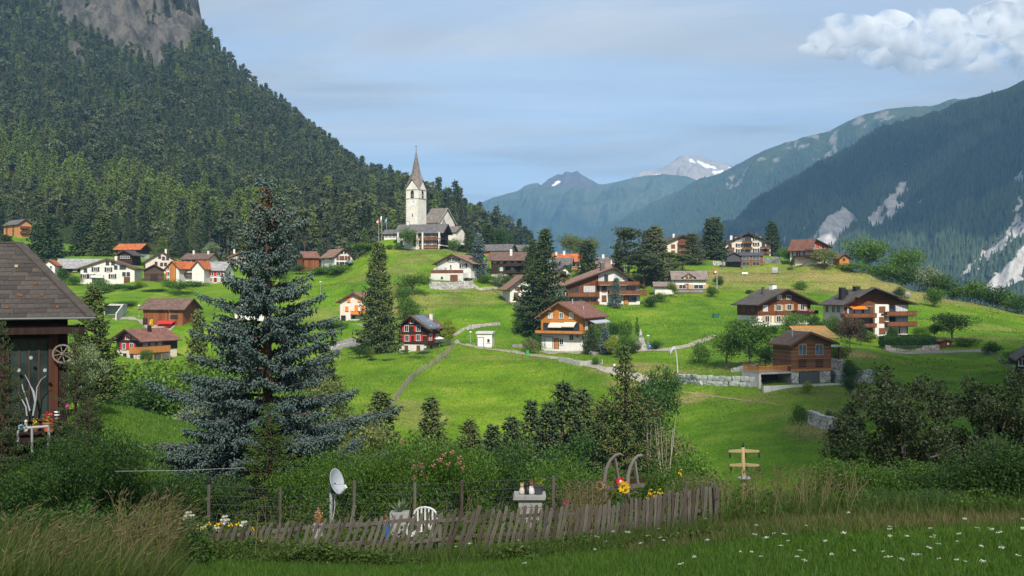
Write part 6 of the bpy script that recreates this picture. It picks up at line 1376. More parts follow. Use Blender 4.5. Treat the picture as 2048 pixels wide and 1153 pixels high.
def picket_line(name, label, ps, step, h, mat, lean=0.0):
    r = empty(name, ps[0]); tag(r, label, 'fence'); q = MB(); rl = MB(); pr = None
    for i, p in enumerate(resample(ps, step)):
        z = gz(p.x, p.y) - ps[0].z; x, y = p.x - ps[0].x, p.y - ps[0].y; hh = h * R.uniform(.9, 1.1); l_ = lean + R.uniform(-.05, .05)
        q.bar((x, y, z - .2), (x + l_, y, z + hh), .07, .03)
        if i % 12 == 0:
            MB().bar((x, y + .08, z - .4), (x, y + .08, z + h * 1.08), .13).build('post', mat, r)
            if pr:
                for k in (.3, .75): rl.bar((pr[0], pr[1] + .05, pr[2] + h * k), (x, y + .05, z + h * k), .06, .08)
            pr = (x, y, z)
    rl.build('rail', mat, r); tag(q.build('pickets', mat, r), kind='stuff'); return r
picket_line('picket_fence', 'long grey picket fence curving down the sunny meadow', H((905, 700, 180), (893, 714, 170), (872, 730, 160), (845, 745, 150), (828, 757, 150), (812, 775, 150), (795, 798, 140), (780, 820, 140)), .22, 1.25, 'wood_grey')
picket_line('rail_fence', 'low wooden fence running down slope from the rubble wall', H((985, 580, 230), (1005, 598, 230), (1028, 622, 230), (1046, 642, 230)), .8, .7, 'wood_grey')
picket_line('rail_fence', 'wooden fence beside the right-hand block wall', H((1670, 771, 130), (1710, 772, 130), (1755, 770, 130)), .5, .8, 'wood_grey')
picket_line('rail_fence', 'wooden railing along the dirt bank at far right', H((1965, 703, 150), (2000, 722, 150), (2040, 748, 140)), .8, .8, 'wood_grey')
picket_line('rail_fence', 'short fence climbing left of the glass-pavilion house', H((845, 566, 240), (856, 560, 240), (866, 552, 240)), .5, 1.0, 'wood_brown')

# ------------------------------------------------------------------ small things about the village
def lamp(px, pb, pt, label, d0=150):
    p = hit(px, pb, d0); hgt = max(2.5, Z(pt, p.y) - p.z); r = empty('street_lamp', p); tag(r, label, 'lamp post', 'street lamps')
    MB().lathe([(.09, -.3), (.09, .6), (.055, .7), (.045, hgt)], 8).build('pole', 'metal', r); MB().lathe([(.05, hgt), (.34, hgt + .05), (.30, hgt + .16), (.08, hgt + .26)], 10).build('lamp_head', 'white_metal', r)
lamp(1296, 699, 673, 'street lamp beside the path right of the rock garden'); lamp(941, 688, 667, 'street lamp left of the white utility hut'); lamp(1060, 642, 620, 'white street lamp beside the big spruces', 180); lamp(641, 590, 565, 'white post lamp on the sunny hill left of orange shutters', 200)
lamp(278, 636, 612, 'street lamp left of the reddish plank barn', 200)
def flag(px, pb, pt, fw, fh, mat, label, d0, side=-1, cross=False, droop=.35, bend=0.0):
    p = hit(px, pb, d0); hgt = Z(pt, p.y) - p.z; r = empty('flagpole', p); tag(r, label, 'flagpole')
    MB().tube([(0, 0, -.3), (bend * .4, 0, hgt * .6), (bend, 0, hgt)], [.07, .055, .035], 7).build('pole', 'white_metal', r)
    V = []; FA = []; nx = 7
    for i in range(nx + 1):
        t_ = i / nx
        for j in (0, 1): V.append((bend + side * fw * t_ * (1 - .25 * droop), .12 * math.sin(t_ * 7), hgt - .1 - j * fh - droop * fw * t_ * t_))
    for i in range(nx): FA.append((2 * i, 2 * i + 1, 2 * i + 3, 2 * i + 2))
    me = new_mesh('flag', V, FA); o = link('flag', me, r, mat, True); sd = o.modifiers.new('thick', 'SOLIDIFY'); sd.thickness = .02
    if cross: c = MB(); xc = bend + side * fw * .45; zc_ = hgt - .1 - fh / 2 - droop * fw * .2; c.box(xc - .12, xc + .12, -.14, .16, zc_ - fh * .3, zc_ + fh * .3); c.box(xc - fh * .3, xc + fh * .3, -.135, .155, zc_ - .12, zc_ + .12); c.build('cross', 'white', o)
flag(757.5, 476, 439, 1.1, 1.5, 'red_paint', 'flagpole with red and white flag on church hill', 290, -1, True, .8)
flag(763.5, 476, 432, .7, 2.0, 'white', 'tallest flagpole on church hill with drooping white flag', 290, -1, False, .9)
flag(773.5, 476, 437, .8, 1.6, 'cloth_lightblue', 'flagpole with light blue flag on church hill', 290, -1, False, .9)
flag(1356, 748, 692, 1.2, .8, 'cloth_grey', 'slanting pole with white flag in the meadow above the path', 140, -1, False, .8, -.55)
flag(1434, 580, 540, 1.0, 1.0, 'red_paint', 'flagpole with small red flag right of small white house', 240, -1, True, .2)

def boxed(name, label, cat, p, parts, rz=0, group=None):
    r = empty(name, p, rz); tag(r, label, cat, group)
    for pn, mt, mb in parts: mb.build(pn, mt, r)
    return r
p = hit(1055, 711, 170); DEFS['green_bright'] = lambda: m_plain('green_bright', (0.03, 0.30, 0.05), .5)
boxed('waste_bin', 'bright green waste bin beside the gravel path', 'bin', p, [('body', 'green_bright', MB().prism([(-.26, 0), (.26, 0), (.32, 1.0), (-.32, 1.0)], 'y', -.3, .3)), ('lid', 'green_bright', MB().box(-.36, .36, -.36, .32, 1.003, 1.09))])
p = hit(1300, 701, 170); boxed('road_sign', 'blue oval road sign on a post beside the path', 'sign', p, [('post', 'metal', MB().tube([(0, 0, -.3), (0, 0, 1.1)], .04, 6)), ('board', 'cloth_blue', MB().lathe([(.01, -.03), (.46, -.03), (.46, .03), (.01, .03)], 16, (0, -.06, .85), 'y')), ('symbol', 'white', MB().box(-.2, .2, -.105, -.095, .74, .94))])
p = hit(1432, 636, 200); boxed('garden_box', 'dark green compost box at the terrace left of the brown chalet', 'box', p, [('body', 'green_paint', MB().box(-.7, .7, -.5, .5, -.3, .9)), ('lid', 'green_paint', MB().prism([(-.75, .903), (.75, .903), (.75, .96), (-.75, 1.06)], 'y', -.55, .55))])
p = hit(1143, 703, 170); boxed('canvas_cover', 'green tarpaulin-covered cart before the orange chalet garage', 'cart', p, [('cover', 'green_paint', MB().prism([(-1.0, .1), (1.1, .1), (1.1, .6), (.2, 1.1), (-.7, 1.0)], 'y', -.6, .6)), ('wheel', 'black', MB().lathe([(.02, -.66), (.25, -.66), (.25, -.602), (.02, -.602)], 10, (0, 0, .2), 'y'))])
p = hit(1490, 551, 270); boxed('bench', 'pale wooden bench in the grass below the modern house', 'bench', p, [('seat', 'white', MB().box(-.9, .9, -.22, .22, .4, .47)), ('backrest', 'white', MB().box(-.9, .9, .18, .24, .5, .9)), ('leg', 'metal', MB().box(-.75, -.65, -.2, .2, -.2, .4)), ('leg', 'metal', MB().box(.65, .75, -.2, .2, -.2, .4))])
p = hit(302, 657, 200); sl_ = MB(); sl_.prism([(-.1, 0), (-.35, 2.0), (-.2, 2.05), (.35, .3), (.6, .15), (.6, .05), (.3, .15)], 'x', -.35, .35)
boxed('slide', 'yellow plastic slide leaning against the plank barn', 'slide', p, [('chute', 'yellow_paint', sl_), ('ladder', 'metal', MB().box(-.3, -.24, .05, .12, 0, 1.9).box(.24, .3, .05, .12, 0, 1.9))], 1.2)
p = hit(335, 658, 200); bt = MB().lathe([(.02, .3), (.8, .42), (.85, .5), (.02, .5)], 14); boxed('paddling_pool', 'round red garden pool standing beside the plank barn', 'pool', p, [('basin', 'red_paint', bt), ('stand', 'metal', MB().lathe([(.4, -.1), (.3, .32)], 10))])
p = hit(868, 688, 180); r = boxed('parasol', 'white parasol on the terrace of the red-shuttered house', 'parasol', FR['redsh'].world(FR['redsh'].x1 + 1.4, 3.5) + Vector((0, 0, 2.0)), [('pole', 'metal', MB().tube([(0, 0, -3.5), (0, 0, 2.1)], .04, 6)), ('canopy', 'white', MB().lathe([(1.25, 1.75), (1.2, 1.8), (.5, 2.1), (.03, 2.25)], 10))])
def vehicle(name, label, p, rz, L, Wd, body, glassz):
    r = empty(name, p, rz); tag(r, label, 'vehicle'); h = glassz
    MB().prism([(-L / 2, .25), (L / 2, .25), (L / 2, h * .52), (L * .28, h * .58), (L * .12, h), (-L * .38, h), (-L / 2, h * .55)], 'y', -Wd / 2, Wd / 2).build('body', body, r)
    MB().prism([(L * .25, h * .60), (L * .11, h * .94), (-L * .36, h * .94), (-L * .44, h * .60)], 'y', -Wd / 2 - .012, Wd / 2 + .012).build('side_window', 'glass', r)
    for x in (-L * .3, L * .3):
        for s in (-1, 1):
            w = MB().lathe([(.05, -.1), (.28, -.1), (.28, .1), (.05, .1)], 12, (x, s * (Wd / 2 - .08), .28), 'y').build('wheel', 'black', r); MB().lathe([(.02, -.02), (.15, -.02), (.15, .02), (.02, .02)], 10, (x, s * (Wd / 2 + .03), .28), 'y').build('rim', 'metal', w)
    for s in (-1, 1): MB().box(L / 2 - .03, L / 2 + .02, s * Wd * .33 - .12, s * Wd * .33 + .12, h * .36, h * .46).build('headlight', 'white', r)
vehicle('parked_car', 'small dark car parked on the path below the rock garden', hit(1264, 703, 170), 3.2, 2.6, 1.3, 'black', 1.15)
vehicle('utility_vehicle', 'grey and white utility vehicle parked on the upper track', hit(1551, 548, 270), 1.2, 2.8, 1.7, 'metal', 2.0)

# the walker on the path
def person(p, rz, hgt):
    r = empty('person', p, rz); tag(r, 'person in white top and dark trousers walking on the gravel path', 'person'); s = hgt / 1.75
    J = dict(pel=(0, 0, .95), wai=(0, .01, 1.12), che=(0, .02, 1.35), nec=(0, .02, 1.5), hea=(0, -.02, 1.62), top=(0, 0, 1.75), hl=(.1, 0, .9), kl=(.11, -.12, .5), al=(.11, .02, .08), tl=(.11, -.16, .03), hr=(-.1, 0, .9), kr=(-.11, .06, .5), ar=(-.11, .28, .1), trr=(-.11, .12, .03), sl=(.19, .02, 1.42), el=(.25, .08, 1.15), wl=(.24, -.08, .92), fl=(.23, -.13, .84), sr=(-.19, .02, 1.42), er=(-.25, -.05, 1.15), wr=(-.24, -.2, .95), frr=(-.23, -.26, .88))
    Rd = dict(pel=.14, wai=.125, che=.15, nec=.06, hea=.095, top=.07, hl=.1, kl=.065, al=.045, tl=.04, hr=.1, kr=.065, ar=.045, trr=.04, sl=.065, el=.05, wl=.035, fl=.03, sr=.065, er=.05, wr=.035, frr=.03)
    E = ['pel wai', 'wai che', 'che nec', 'nec hea', 'hea top', 'pel hl', 'hl kl', 'kl al', 'al tl', 'pel hr', 'hr kr', 'kr ar', 'ar trr', 'che sl', 'sl el', 'el wl', 'wl fl', 'che sr', 'sr er', 'er wr', 'wr frr']
    ks = list(J); me = bpy.data.meshes.new('body'); me.from_pydata([tuple(c * s for c in J[k]) for k in ks], [tuple(ks.index(x) for x in e.split()) for e in E], []); o = link('body', me, r)
    m, t, b = mat_base('person_clothes', .8, .2); sp2 = N(t, 'ShaderNodeSeparateXYZ'); tc = N(t, 'ShaderNodeTexCoord'); t.links.new(tc.outputs['Object'], sp2.inputs[0]); rr = N(t, 'ShaderNodeValToRGB'); rr.color_ramp.interpolation = 'CONSTANT'
    dv = N(t, 'ShaderNodeMath', operation='DIVIDE'); dv.inputs[1].default_value = 2.0; t.links.new(sp2.outputs[2], dv.inputs[0]); t.links.new(dv.outputs[0], rr.inputs[0]); e = rr.color_ramp.elements
    e[0].position = 0; e[0].color = (.02, .02, .03, 1); e[1].position = .49 * s; e[1].color = (.7, .7, .7, 1); q = e.new(.75 * s); q.color = (.45, .27, .2, 1); t.links.new(rr.outputs[0], b.inputs['Base Color']); me.materials.append(m)
    o.modifiers.new('skin', 'SKIN')
    for i, k in enumerate(ks): me.skin_vertices[0].data[i].radius = (Rd[k] * s, Rd[k] * s)
    me.skin_vertices[0].data[0].use_root = True; o.modifiers.new('sub', 'SUBSURF').levels = 1; o.modifiers['sub'].render_levels = 2
    MB().lathe([(.06 * s, 1.62 * s), (.115 * s, 1.68 * s), (.10 * s, 1.76 * s), (.02 * s, 1.79 * s)], 10, (0, .02 * s, 0)).build('hair', 'bark', r)
person(hit(1229, 745, 150), .6, 1.72)

# rock garden by the orange chalet, and scattered stones
g = random.Random(31)
for k in range(26):
    px, py = g.uniform(1165, 1285), g.uniform(650, 716); p = hit(px, py, 170); o = link('rock', BLK[k % 6]); o.location = p + Vector((0, 0, .3)); s = g.uniform(.7, 1.7); o.scale = (s * 1.3, s, s * .7); o.rotation_euler = (g.uniform(-.3, .3), g.uniform(-.3, .3), g.uniform(0, 6))
    o.material_slots[0].link = 'OBJECT'; o.material_slots[0].material = M('boulder'); tag(o, 'grey rock in the rock garden right of the orange chalet', 'rock', 'rock garden stones')
for px, py, s, lb in ((1098 - 60, 694, 1.6, 'pale boulder heap left of orange chalet garage'), (1795, 590, 3.0, 'flat grey boulder on the right-hand upper meadow'), (1120 - 50, 690, 1.2, 'small pale boulder beside orange chalet wall')):
    p = hit(px, py, 160); o = link('boulder', BLK[2]); o.location = p; o.scale = (s * 2, s * 1.5, s * .6); o.material_slots[0].link = 'OBJECT'; o.material_slots[0].material = M('boulder'); tag(o, lb, 'boulder')

# ------------------------------------------------------------------ trees and shrubs of the village: kind, px, distance, top row, width px, label, extra
VEG = [
 ('spruce0', 756, 224, 484, 92, 'tall spruce standing right of the orange-shuttered house', 'spruce_tree', None), ('spruce1', 1090, 231, 457, 112, 'tallest big spruce behind the orange chalet', 'spruce_tree', 'n_dark'), ('spruce2', 1066, 237, 476, 74, 'slimmer spruce joined to the big one, left side', 'spruce_tree', 'n_dark'),
 ('firlite0', 957, 288, 468, 36, 'narrow blue-green spruce beside the white glass-pavilion house', 'spruce_tree', 'n_blue'), ('firlite1', 946, 310, 470, 26, 'thin dark spruce left of white house with grey roof', 'spruce_tree', 'n_dark'), ('firlite0', 1176, 298, 484, 50, 'dark spruce right of the terracotta roof', 'spruce_tree', 'n_dark'),
 ('firlite1', 1232, 246, 557, 24, 'small bluish fir before the large white chalet balconies', 'fir_tree', 'n_blue'), ('firlite0', 1431, 341, 435, 46, 'right one of the two dark firs left of wide cream chalet', 'fir_tree', 'n_dark'), ('firlite1', 1419, 344, 438, 38, 'left one of the two dark firs beside upper chalets', 'fir_tree', 'n_dark'), ('firlite0', 1544, 354, 444, 38, 'lone dark fir right of the wide cream chalet', 'fir_tree', 'n_dark'),
 ('pine0', 1258, 296, 457, 66, 'tall bushy pine left of the larch group', 'pine_tree', 'n_pine'), ('firlite1', 1295, 302, 460, 46, 'slim larch in the middle of the conifer group', 'larch_tree', 'n_pine'), ('firlite0', 1312, 290, 453, 62, 'tallest larch left of the cream chalet', 'larch_tree', 'n_pine'), ('firlite1', 1386, 328, 468, 46, 'thin larch standing before the left cream chalet', 'larch_tree', 'n_pine'), ('pine1', 1288, 282, 508, 70, 'low bushy pine in front of the larch group', 'pine_tree', 'n_pine'), ('pine0', 1340, 300, 505, 50, 'small pine between larches and cream chalet', 'pine_tree', 'n_pine'), ('pine1', 1365, 315, 510, 46, 'dense little pine below the cream chalet', 'pine_tree', 'n_spruce'), ('firlite0', 1237, 310, 486, 26, 'small dark fir at the left end of the pine group', 'fir_tree', 'n_dark'),
 ('tree0', 1140, 352, 468, 46, 'olive broadleaf tree behind the terracotta roof, left', 'tree', 'l_olive'), ('tree1', 1170, 350, 476, 52, 'olive broadleaf tree behind the terracotta roof, right', 'tree', 'l_olive'), ('firlite0', 1088, 330, 458, 30, 'pale tall fir rising behind the big spruces', 'fir_tree', 'n_blue'), ('bush0', 1055, 330, 494, 30, 'round dark shrub between grey roofs', 'shrub', 'l_dark'), ('firlite1', 930, 350, 458, 30, 'dark fir right of the church chapel', 'fir_tree', 'n_dark'), ('firlite0', 975, 360, 448, 40, 'dark fir behind the white house with grey roof', 'fir_tree', 'n_dark'), ('tree2', 1000, 370, 458, 46, 'broad dark tree behind the grey roofs', 'tree', 'l_dark'),
 ('tree0', 819, 319, 456, 34, 'round green tree in front of the white hall', 'tree', 'l_green'), ('bush1', 735, 322, 487, 62, 'big round bush on the slope below the flagpoles', 'shrub', 'l_green'), ('bush2', 797, 321, 484, 16, 'small clipped shrub left of the hall', 'shrub', 'l_green'), ('firlite0', 764, 312, 488, 18, 'small reddish fir on the hill below flagpoles', 'fir_tree', 'n_brown'), ('bush0', 779, 320, 490, 14, 'low round shrub on church hill', 'shrub', 'l_green'),
 ('bush0', 640, 322, 534, 44, 'left half of hedge bushes below the three-storey house', 'shrub', 'l_green'), ('bush1', 672, 318, 530, 50, 'right half of hedge bushes below the three-storey house', 'shrub', 'l_green'), ('bush2', 700, 322, 530, 34, 'dark bush at corner of the three-storey house', 'shrub', 'l_dark'),
 ('tree1', 826, 264, 548, 66, 'wide broadleaf tree on the slope right of tall spruce', 'tree', 'l_green'), ('tree2', 806, 255, 572, 36, 'smaller tree beside the wide broadleaf on the slope', 'tree', 'l_green'), ('bush0', 815, 250, 596, 40, 'low bushes under the wide broadleaf tree', 'shrub', 'l_green'),
 ('thuja', 897, 226, 642, 26, 'yellow-green columnar thuja beside the red-shuttered house', 'thuja', 'l_yellow'), ('tree0', 852, 214, 702, 52, 'apple tree before the red-shuttered house', 'tree', 'l_grey'), ('tree1', 888, 218, 679, 36, 'grey-green tree right of the red-shuttered house terrace', 'tree', 'l_grey'), ('tree2', 808, 216, 700, 24, 'slim young tree below the porch', 'tree', 'l_green'), ('bush0', 737, 214, 696, 26, 'yellow-green bush left of the porch', 'shrub', 'l_yellow'), ('tree0', 718, 212, 690, 44, 'dark leafy tree left of the porch', 'tree', 'l_dark'), ('bush1', 778, 205, 728, 30, 'bush in front of the pale terrace wall', 'shrub', 'l_green'), ('bush2', 745, 205, 716, 18, 'shrub at the left end of the pale terrace wall', 'shrub', 'l_dark'), ('bush1', 833, 208, 722, 40, 'flowering bushes under the apple tree', 'shrub', 'l_green'),
 ('spruce0', 1183, 207, 652, 36, 'dense dark shrub conifer beside the orange chalet terrace', 'conifer_shrub', 'n_dark'), ('firlite0', 1210, 206, 655, 26, 'small blue spruce in the rock garden', 'spruce_tree', 'n_blue'), ('bush0', 1192, 212, 650, 40, 'clipped hedge bush under the grey awning', 'shrub', 'l_green'), ('bush1', 1228, 210, 645, 26, 'dark bush at the top of rock garden', 'shrub', 'l_dark'), ('bush2', 1250, 209, 638, 30, 'green bush above the rock garden stones', 'shrub', 'l_green'), ('thuja', 1275, 212, 636, 10, 'thin columnar shrub at top of the stair path', 'thuja', 'l_green'), ('bush0', 1225, 203, 672, 24, 'yellowish cushion shrub in rock garden', 'shrub', 'l_yellow'), ('bush1', 1250, 203, 672, 26, 'green cushion shrub in rock garden', 'shrub', 'l_green'), ('bush2', 1268, 203, 682, 20, 'low cushion shrub at the stair path', 'shrub', 'l_dark'), ('bush1', 1240, 200, 690, 24, 'lowest green shrub in rock garden', 'shrub', 'l_green'),
 ('bush0', 1060, 207, 678, 30, 'garden bushes left of the orange chalet garage', 'shrub', 'l_olive'), ('bush1', 1310, 204, 683, 22, 'dark bush behind the blue road sign', 'shrub', 'l_dark'), ('bush2', 1192, 192, 714, 16, 'round bush on the dry bank below the path', 'shrub', 'l_green'), ('thuja', 1140, 300, 528, 8, 'bright green columnar thuja by low grey roofs', 'thuja', 'l_green'), ('bush0', 1163, 262, 610, 24, 'yellow-flowering bush before the large white chalet', 'shrub', 'l_yellow'), ('bush1', 1300, 250, 594, 26, 'hedge bush at corner of the large white chalet', 'shrub', 'l_dark'), ('bush2', 970, 283, 548, 30, 'garden shrubs right of the white house terrace', 'shrub', 'l_green'), ('bush0', 1000, 284, 548, 34, 'flowering shrubs below the green-shuttered chalet', 'shrub', 'l_grey'), ('bush1', 1022, 282, 552, 26, 'dark garden shrub before the green-shuttered chalet base', 'shrub', 'l_dark'),
 ('tree1', 1500, 178, 640, 92, 'big leafy tree left of the small timber chalet', 'tree', 'l_green'), ('tree2', 1452, 182, 662, 70, 'spreading bush tree nearest the upper path', 'tree', 'l_green'), ('tree0', 1530, 172, 690, 50, 'dark tree touching the chalet deck', 'tree', 'l_dark'), ('bush0', 1400, 190, 686, 36, 'shrub row beside the upper path', 'shrub', 'l_green'), ('tree2', 1587, 206, 627, 48, 'round tree before the brown chalet', 'tree', 'l_green'), ('tree0', 1700, 187, 632, 56, 'reddish-brown tree behind the carport', 'tree', 'l_brown'), ('tree1', 1672, 196, 634, 36, 'green tree right of yellow shelter', 'tree', 'l_green'), ('thuja', 1722, 200, 640, 20, 'dark columnar bush below apartment balconies', 'thuja', 'l_hedge'), ('tree2', 1905, 214, 628, 78, 'dense round tree above the shed', 'tree', 'l_dark'), ('tree1', 1868, 216, 648, 34, 'small dark tree above the hedge end', 'tree', 'l_dark'), ('bush0', 1785, 213, 656, 24, 'shrub under the apartment balcony', 'shrub', 'l_dark'), ('bush1', 1935, 205, 676, 44, 'bank shrubs right of the shed', 'shrub', 'l_green'), ('bush2', 1985, 195, 684, 30, 'round bush at the road end', 'shrub', 'l_dark'), ('tree0', 2036, 160, 700, 60, 'dark tree hiding the house at right edge', 'tree', 'l_dark'), ('bush2', 1655, 216, 640, 60, 'clipped dark bush between the two big chalets', 'shrub', 'l_hedge'), ('bush0', 1700, 160, 722, 34, 'shrubs above the right-hand block wall', 'shrub', 'l_dark'), ('bush1', 1700, 150, 755, 24, 'bush at the end of the front concrete wall', 'shrub', 'l_dark'), ('bush2', 1615, 152, 762, 20, 'light climbing shrub on the front concrete wall', 'shrub', 'l_yellow'),
 ('tree1', 1650, 310, 499, 54, 'round grey-green tree below the salmon-roofed chalet', 'tree', 'l_olive'), ('tree0', 1738, 316, 476, 84, 'largest tree on the right crest', 'tree', 'l_green'), ('tree2', 1812, 316, 498, 62, 'second large tree on the right crest', 'tree', 'l_green'), ('bush0', 1702, 311, 527, 60, 'bushes at the foot of the largest crest tree, left', 'shrub', 'l_green'), ('bush1', 1768, 311, 530, 56, 'bushes between the two large crest trees', 'shrub', 'l_green'), ('bush2', 1805, 308, 536, 50, 'bushes under the second crest tree', 'shrub', 'l_dark'), ('bush0', 1856, 304, 534, 44, 'pale grey-green bush on the crest', 'shrub', 'l_grey'), ('bush1', 1878, 300, 550, 46, 'dark bush right of the pale one', 'shrub', 'l_dark'), ('bush2', 1905, 297, 566, 34, 'low bush on the crest, small', 'shrub', 'l_dark'), ('bush0', 1950, 293, 563, 56, 'broad bush on the crest, left of sky-lit gap', 'shrub', 'l_green'), ('bush1', 1985, 290, 574, 50, 'broad dark bush farther down the crest', 'shrub', 'l_dark'), ('bush2', 2015, 287, 582, 36, 'bush near the right end of the crest', 'shrub', 'l_green'), ('bush0', 2042, 283, 592, 40, 'last bush of the crest at the picture edge', 'shrub', 'l_dark'),
 ('bush1', 1868, 270, 576, 32, 'round lone bush on the upper right meadow', 'shrub', 'l_green'), ('bush2', 1600, 282, 562, 24, 'round lone bush above the brown chalet', 'shrub', 'l_green'), ('bush0', 1800, 276, 574, 22, 'low lone bush left of the grey boulder', 'shrub', 'l_dark'), ('bush1', 1580, 330, 494, 34, 'green bushes left of the salmon-roofed chalet', 'shrub', 'l_green'), ('bush2', 1438, 285, 552, 20, 'small bush at the red flagpole', 'shrub', 'l_dark'), ('thuja', 1585, 316, 512, 10, 'thin dark thuja before the salmon-roofed chalet garage', 'thuja', 'l_hedge'), ('bush2', 1498, 268, 580, 16, 'tiny bush in the dry grass above brown chalet', 'shrub', 'l_dark'),
 ('bush1', 1672, 176, 690, 40, 'leafy bush right of the small timber chalet roof', 'shrub', 'l_green'),
 ('bush2', 1045, 232, 632, 30, 'dark bush under the left side of the big spruces', 'shrub', 'l_dark'), ('bush0', 1320, 255, 586, 26, 'green bush below the low white annex', 'shrub', 'l_green'), ('tree1', 1345, 262, 566, 22, 'young tree between annex and small white house', 'tree', 'l_green'), ('bush1', 1425, 262, 574, 24, 'bush at right corner of the small white house', 'shrub', 'l_green'), ('tree2', 1140, 262, 556, 34, 'leafy tree behind the big white chalet left end', 'tree', 'l_green'), ('bush0', 935, 282, 556, 26, 'bush before the white house side wall', 'shrub', 'l_dark'), ('tree0', 905, 330, 478, 30, 'green tree right of the hall', 'tree', 'l_green'), ('tree1', 700, 250, 616, 30, 'small tree left of the orange-shuttered house wall', 'tree', 'l_green'), ('bush2', 665, 240, 640, 40, 'bush row below the sunny hill, left of orange shutters', 'shrub', 'l_dark'), ('tree2', 560, 300, 540, 40, 'leafy tree behind the blue spruce, right side', 'tree', 'l_green'), ('tree0', 600, 322, 530, 34, 'tree left of the wooden barn part', 'tree', 'l_dark'), ('bush1', 1475, 222, 640, 40, 'terrace bushes left of the brown chalet base', 'shrub', 'l_green'), ('bush0', 1545, 214, 652, 30, 'low bush before the brown chalet ground floor', 'shrub', 'l_dark'), ('tree1', 1625, 216, 630, 30, 'tree at right corner of the brown chalet', 'tree', 'l_dark'), ('bush2', 1735, 208, 662, 34, 'bush beside the stair tower foot', 'shrub', 'l_green'), ('tree2', 1840, 214, 655, 30, 'tree at right end of apartment terrace', 'tree', 'l_green'), ('bush1', 1560, 168, 716, 26, 'bush behind the chalet deck', 'shrub', 'l_dark'), ('bush0', 1070, 212, 668, 30, 'hedge bush touching the orange chalet left corner', 'shrub', 'l_hedge'), ('tree0', 1165, 224, 640, 22, 'thin tree behind the orange chalet roof', 'tree', 'l_green'), ('bush2', 390, 296, 562, 40, 'bush in front of terracotta roofs, right', 'shrub', 'l_green'), ('tree1', 60, 300, 548, 40, 'tree beside the tiled roof edge', 'tree', 'l_green'), ('bush0', 180, 270, 592, 50, 'hedge bushes on bank above the concrete portal', 'shrub', 'l_dark'), ('bush1', 250, 262, 602, 40, 'bank bushes right of the concrete portal', 'shrub', 'l_green'),
 # left village gardens
 ('bush0', 125, 305, 537, 26, 'dark bush below the long grey-roofed barn', 'shrub', 'l_dark'), ('bush1', 150, 305, 553, 28, 'leafy bush left of the big white house', 'shrub', 'l_green'), ('bush2', 200, 296, 558, 36, 'garden bushes in front of the big white house', 'shrub', 'l_green'), ('bush0', 232, 292, 568, 40, 'flower garden shrubs below the big white house', 'shrub', 'l_green'), ('bush1', 262, 288, 572, 34, 'rounded shrubs at the garden edge', 'shrub', 'l_dark'), ('bush2', 280, 290, 560, 20, 'bright green shrub before the log barn', 'shrub', 'l_yellow'), ('bush0', 296, 284, 582, 26, 'pale flowering shrub in the garden', 'shrub', 'l_grey'), ('bush1', 318, 284, 578, 26, 'dark blue-green shrub at garden end', 'shrub', 'n_dark'), ('tree0', 360, 280, 560, 56, 'leafy tree before the terracotta-roofed house', 'tree', 'l_green'), ('tree1', 210, 286, 575, 40, 'small tree in garden below big white house', 'tree', 'l_green'), ('tree2', 292, 185, 700, 24, 'small thin tree in front of deck chalet terrace', 'tree', 'l_green'), ('bush0', 335, 292, 560, 24, 'shrub between log barn and terracotta house', 'shrub', 'l_green'),
 ('firlite0', 100, 360, 430, 60, 'tall dark spruce right of the orange block', 'spruce_tree', 'n_dark'), ('firlite1', 75, 352, 448, 50, 'dark spruce below the orange block', 'spruce_tree', 'n_dark'), ('firlite0', 165, 372, 425, 52, 'large spruce in front of the forest above the grey barn', 'spruce_tree', 'n_dark'), ('firlite1', 205, 368, 430, 54, 'large olive spruce left of the orange-roofed chalet', 'spruce_tree', 'n_spruce'), ('firlite0', 10, 350, 470, 50, 'dark spruce at left picture edge above tiled roof', 'spruce_tree', 'n_dark'), ('firlite1', 325, 380, 475, 26, 'light larch behind the long pink house', 'larch_tree', 'n_larch'), ('tree0', 425, 380, 485, 36, 'pale young tree at forest edge behind brown roof', 'tree', 'l_grey'),
]
for k, px, D, top, w, lb, nm, mt in VEG:
    c = 'shrub' if 'shrub' in nm else 'tree'; tree(k, px, D, top, w * (1.15 if k.startswith('bush') else 1.0), lb, nm, c, mt)

# clipped hedge
def hedge(label, p0, p1, h, w, n, leaf, mat):
    r = empty('hedge', p0); tag(r, label, 'hedge'); d = p1 - p0; L = d.length; e = d.normalized(); s = Vector((e.y, -e.x, 0)).normalized(); g = np.random.default_rng(5)
    u = g.uniform(0, 1, n); a = g.uniform(-1, 1, n); hh = g.uniform(0, 1, n); side = g.integers(0, 3, n)
    a = np.where(side == 0, -1 + g.normal(size=n) * .05, np.where(side == 1, 1 + g.normal(size=n) * .05, a)); hh = np.where(side == 2, 1 + g.normal(size=n) * .03, hh); prof = h * (1 - 0.35 * np.abs(a) ** 4) * (1 - .25 * (2 * u - 1) ** 8)
    C = np.stack([d.x * u + s.x * a * w / 2, d.y * u + s.y * a * w / 2, d.z * u + hh * prof], 1); V, FA = leaves(C, leaf * g.uniform(.7, 1.3, n), g); link('foliage', new_mesh('foliage', V, FA), r, mat)
    q = MB().add([tuple(d * t + s * (k * w * .42) + Vector((0, 0, z))) for t in (0.01, .99) for k, z in ((-1, -.5), (1, -.5), (.9, h * .9), (-.9, h * .9))], [(0, 1, 2, 3), (7, 6, 5, 4), (0, 4, 5, 1), (1, 5, 6, 2), (2, 6, 7, 3), (3, 7, 4, 0)]); q.build('inner_branches', 'l_hedge', r)
a = hit(1765, 699, 160); b_ = hit(1872, 699, 160); a.z += .9; b_.z += .9; a.y += .8; b_.y += .8
hedge('long clipped dark green hedge on the stone wall', a, b_, 1.9, 1.8, 5000, .22, 'l_hedge')
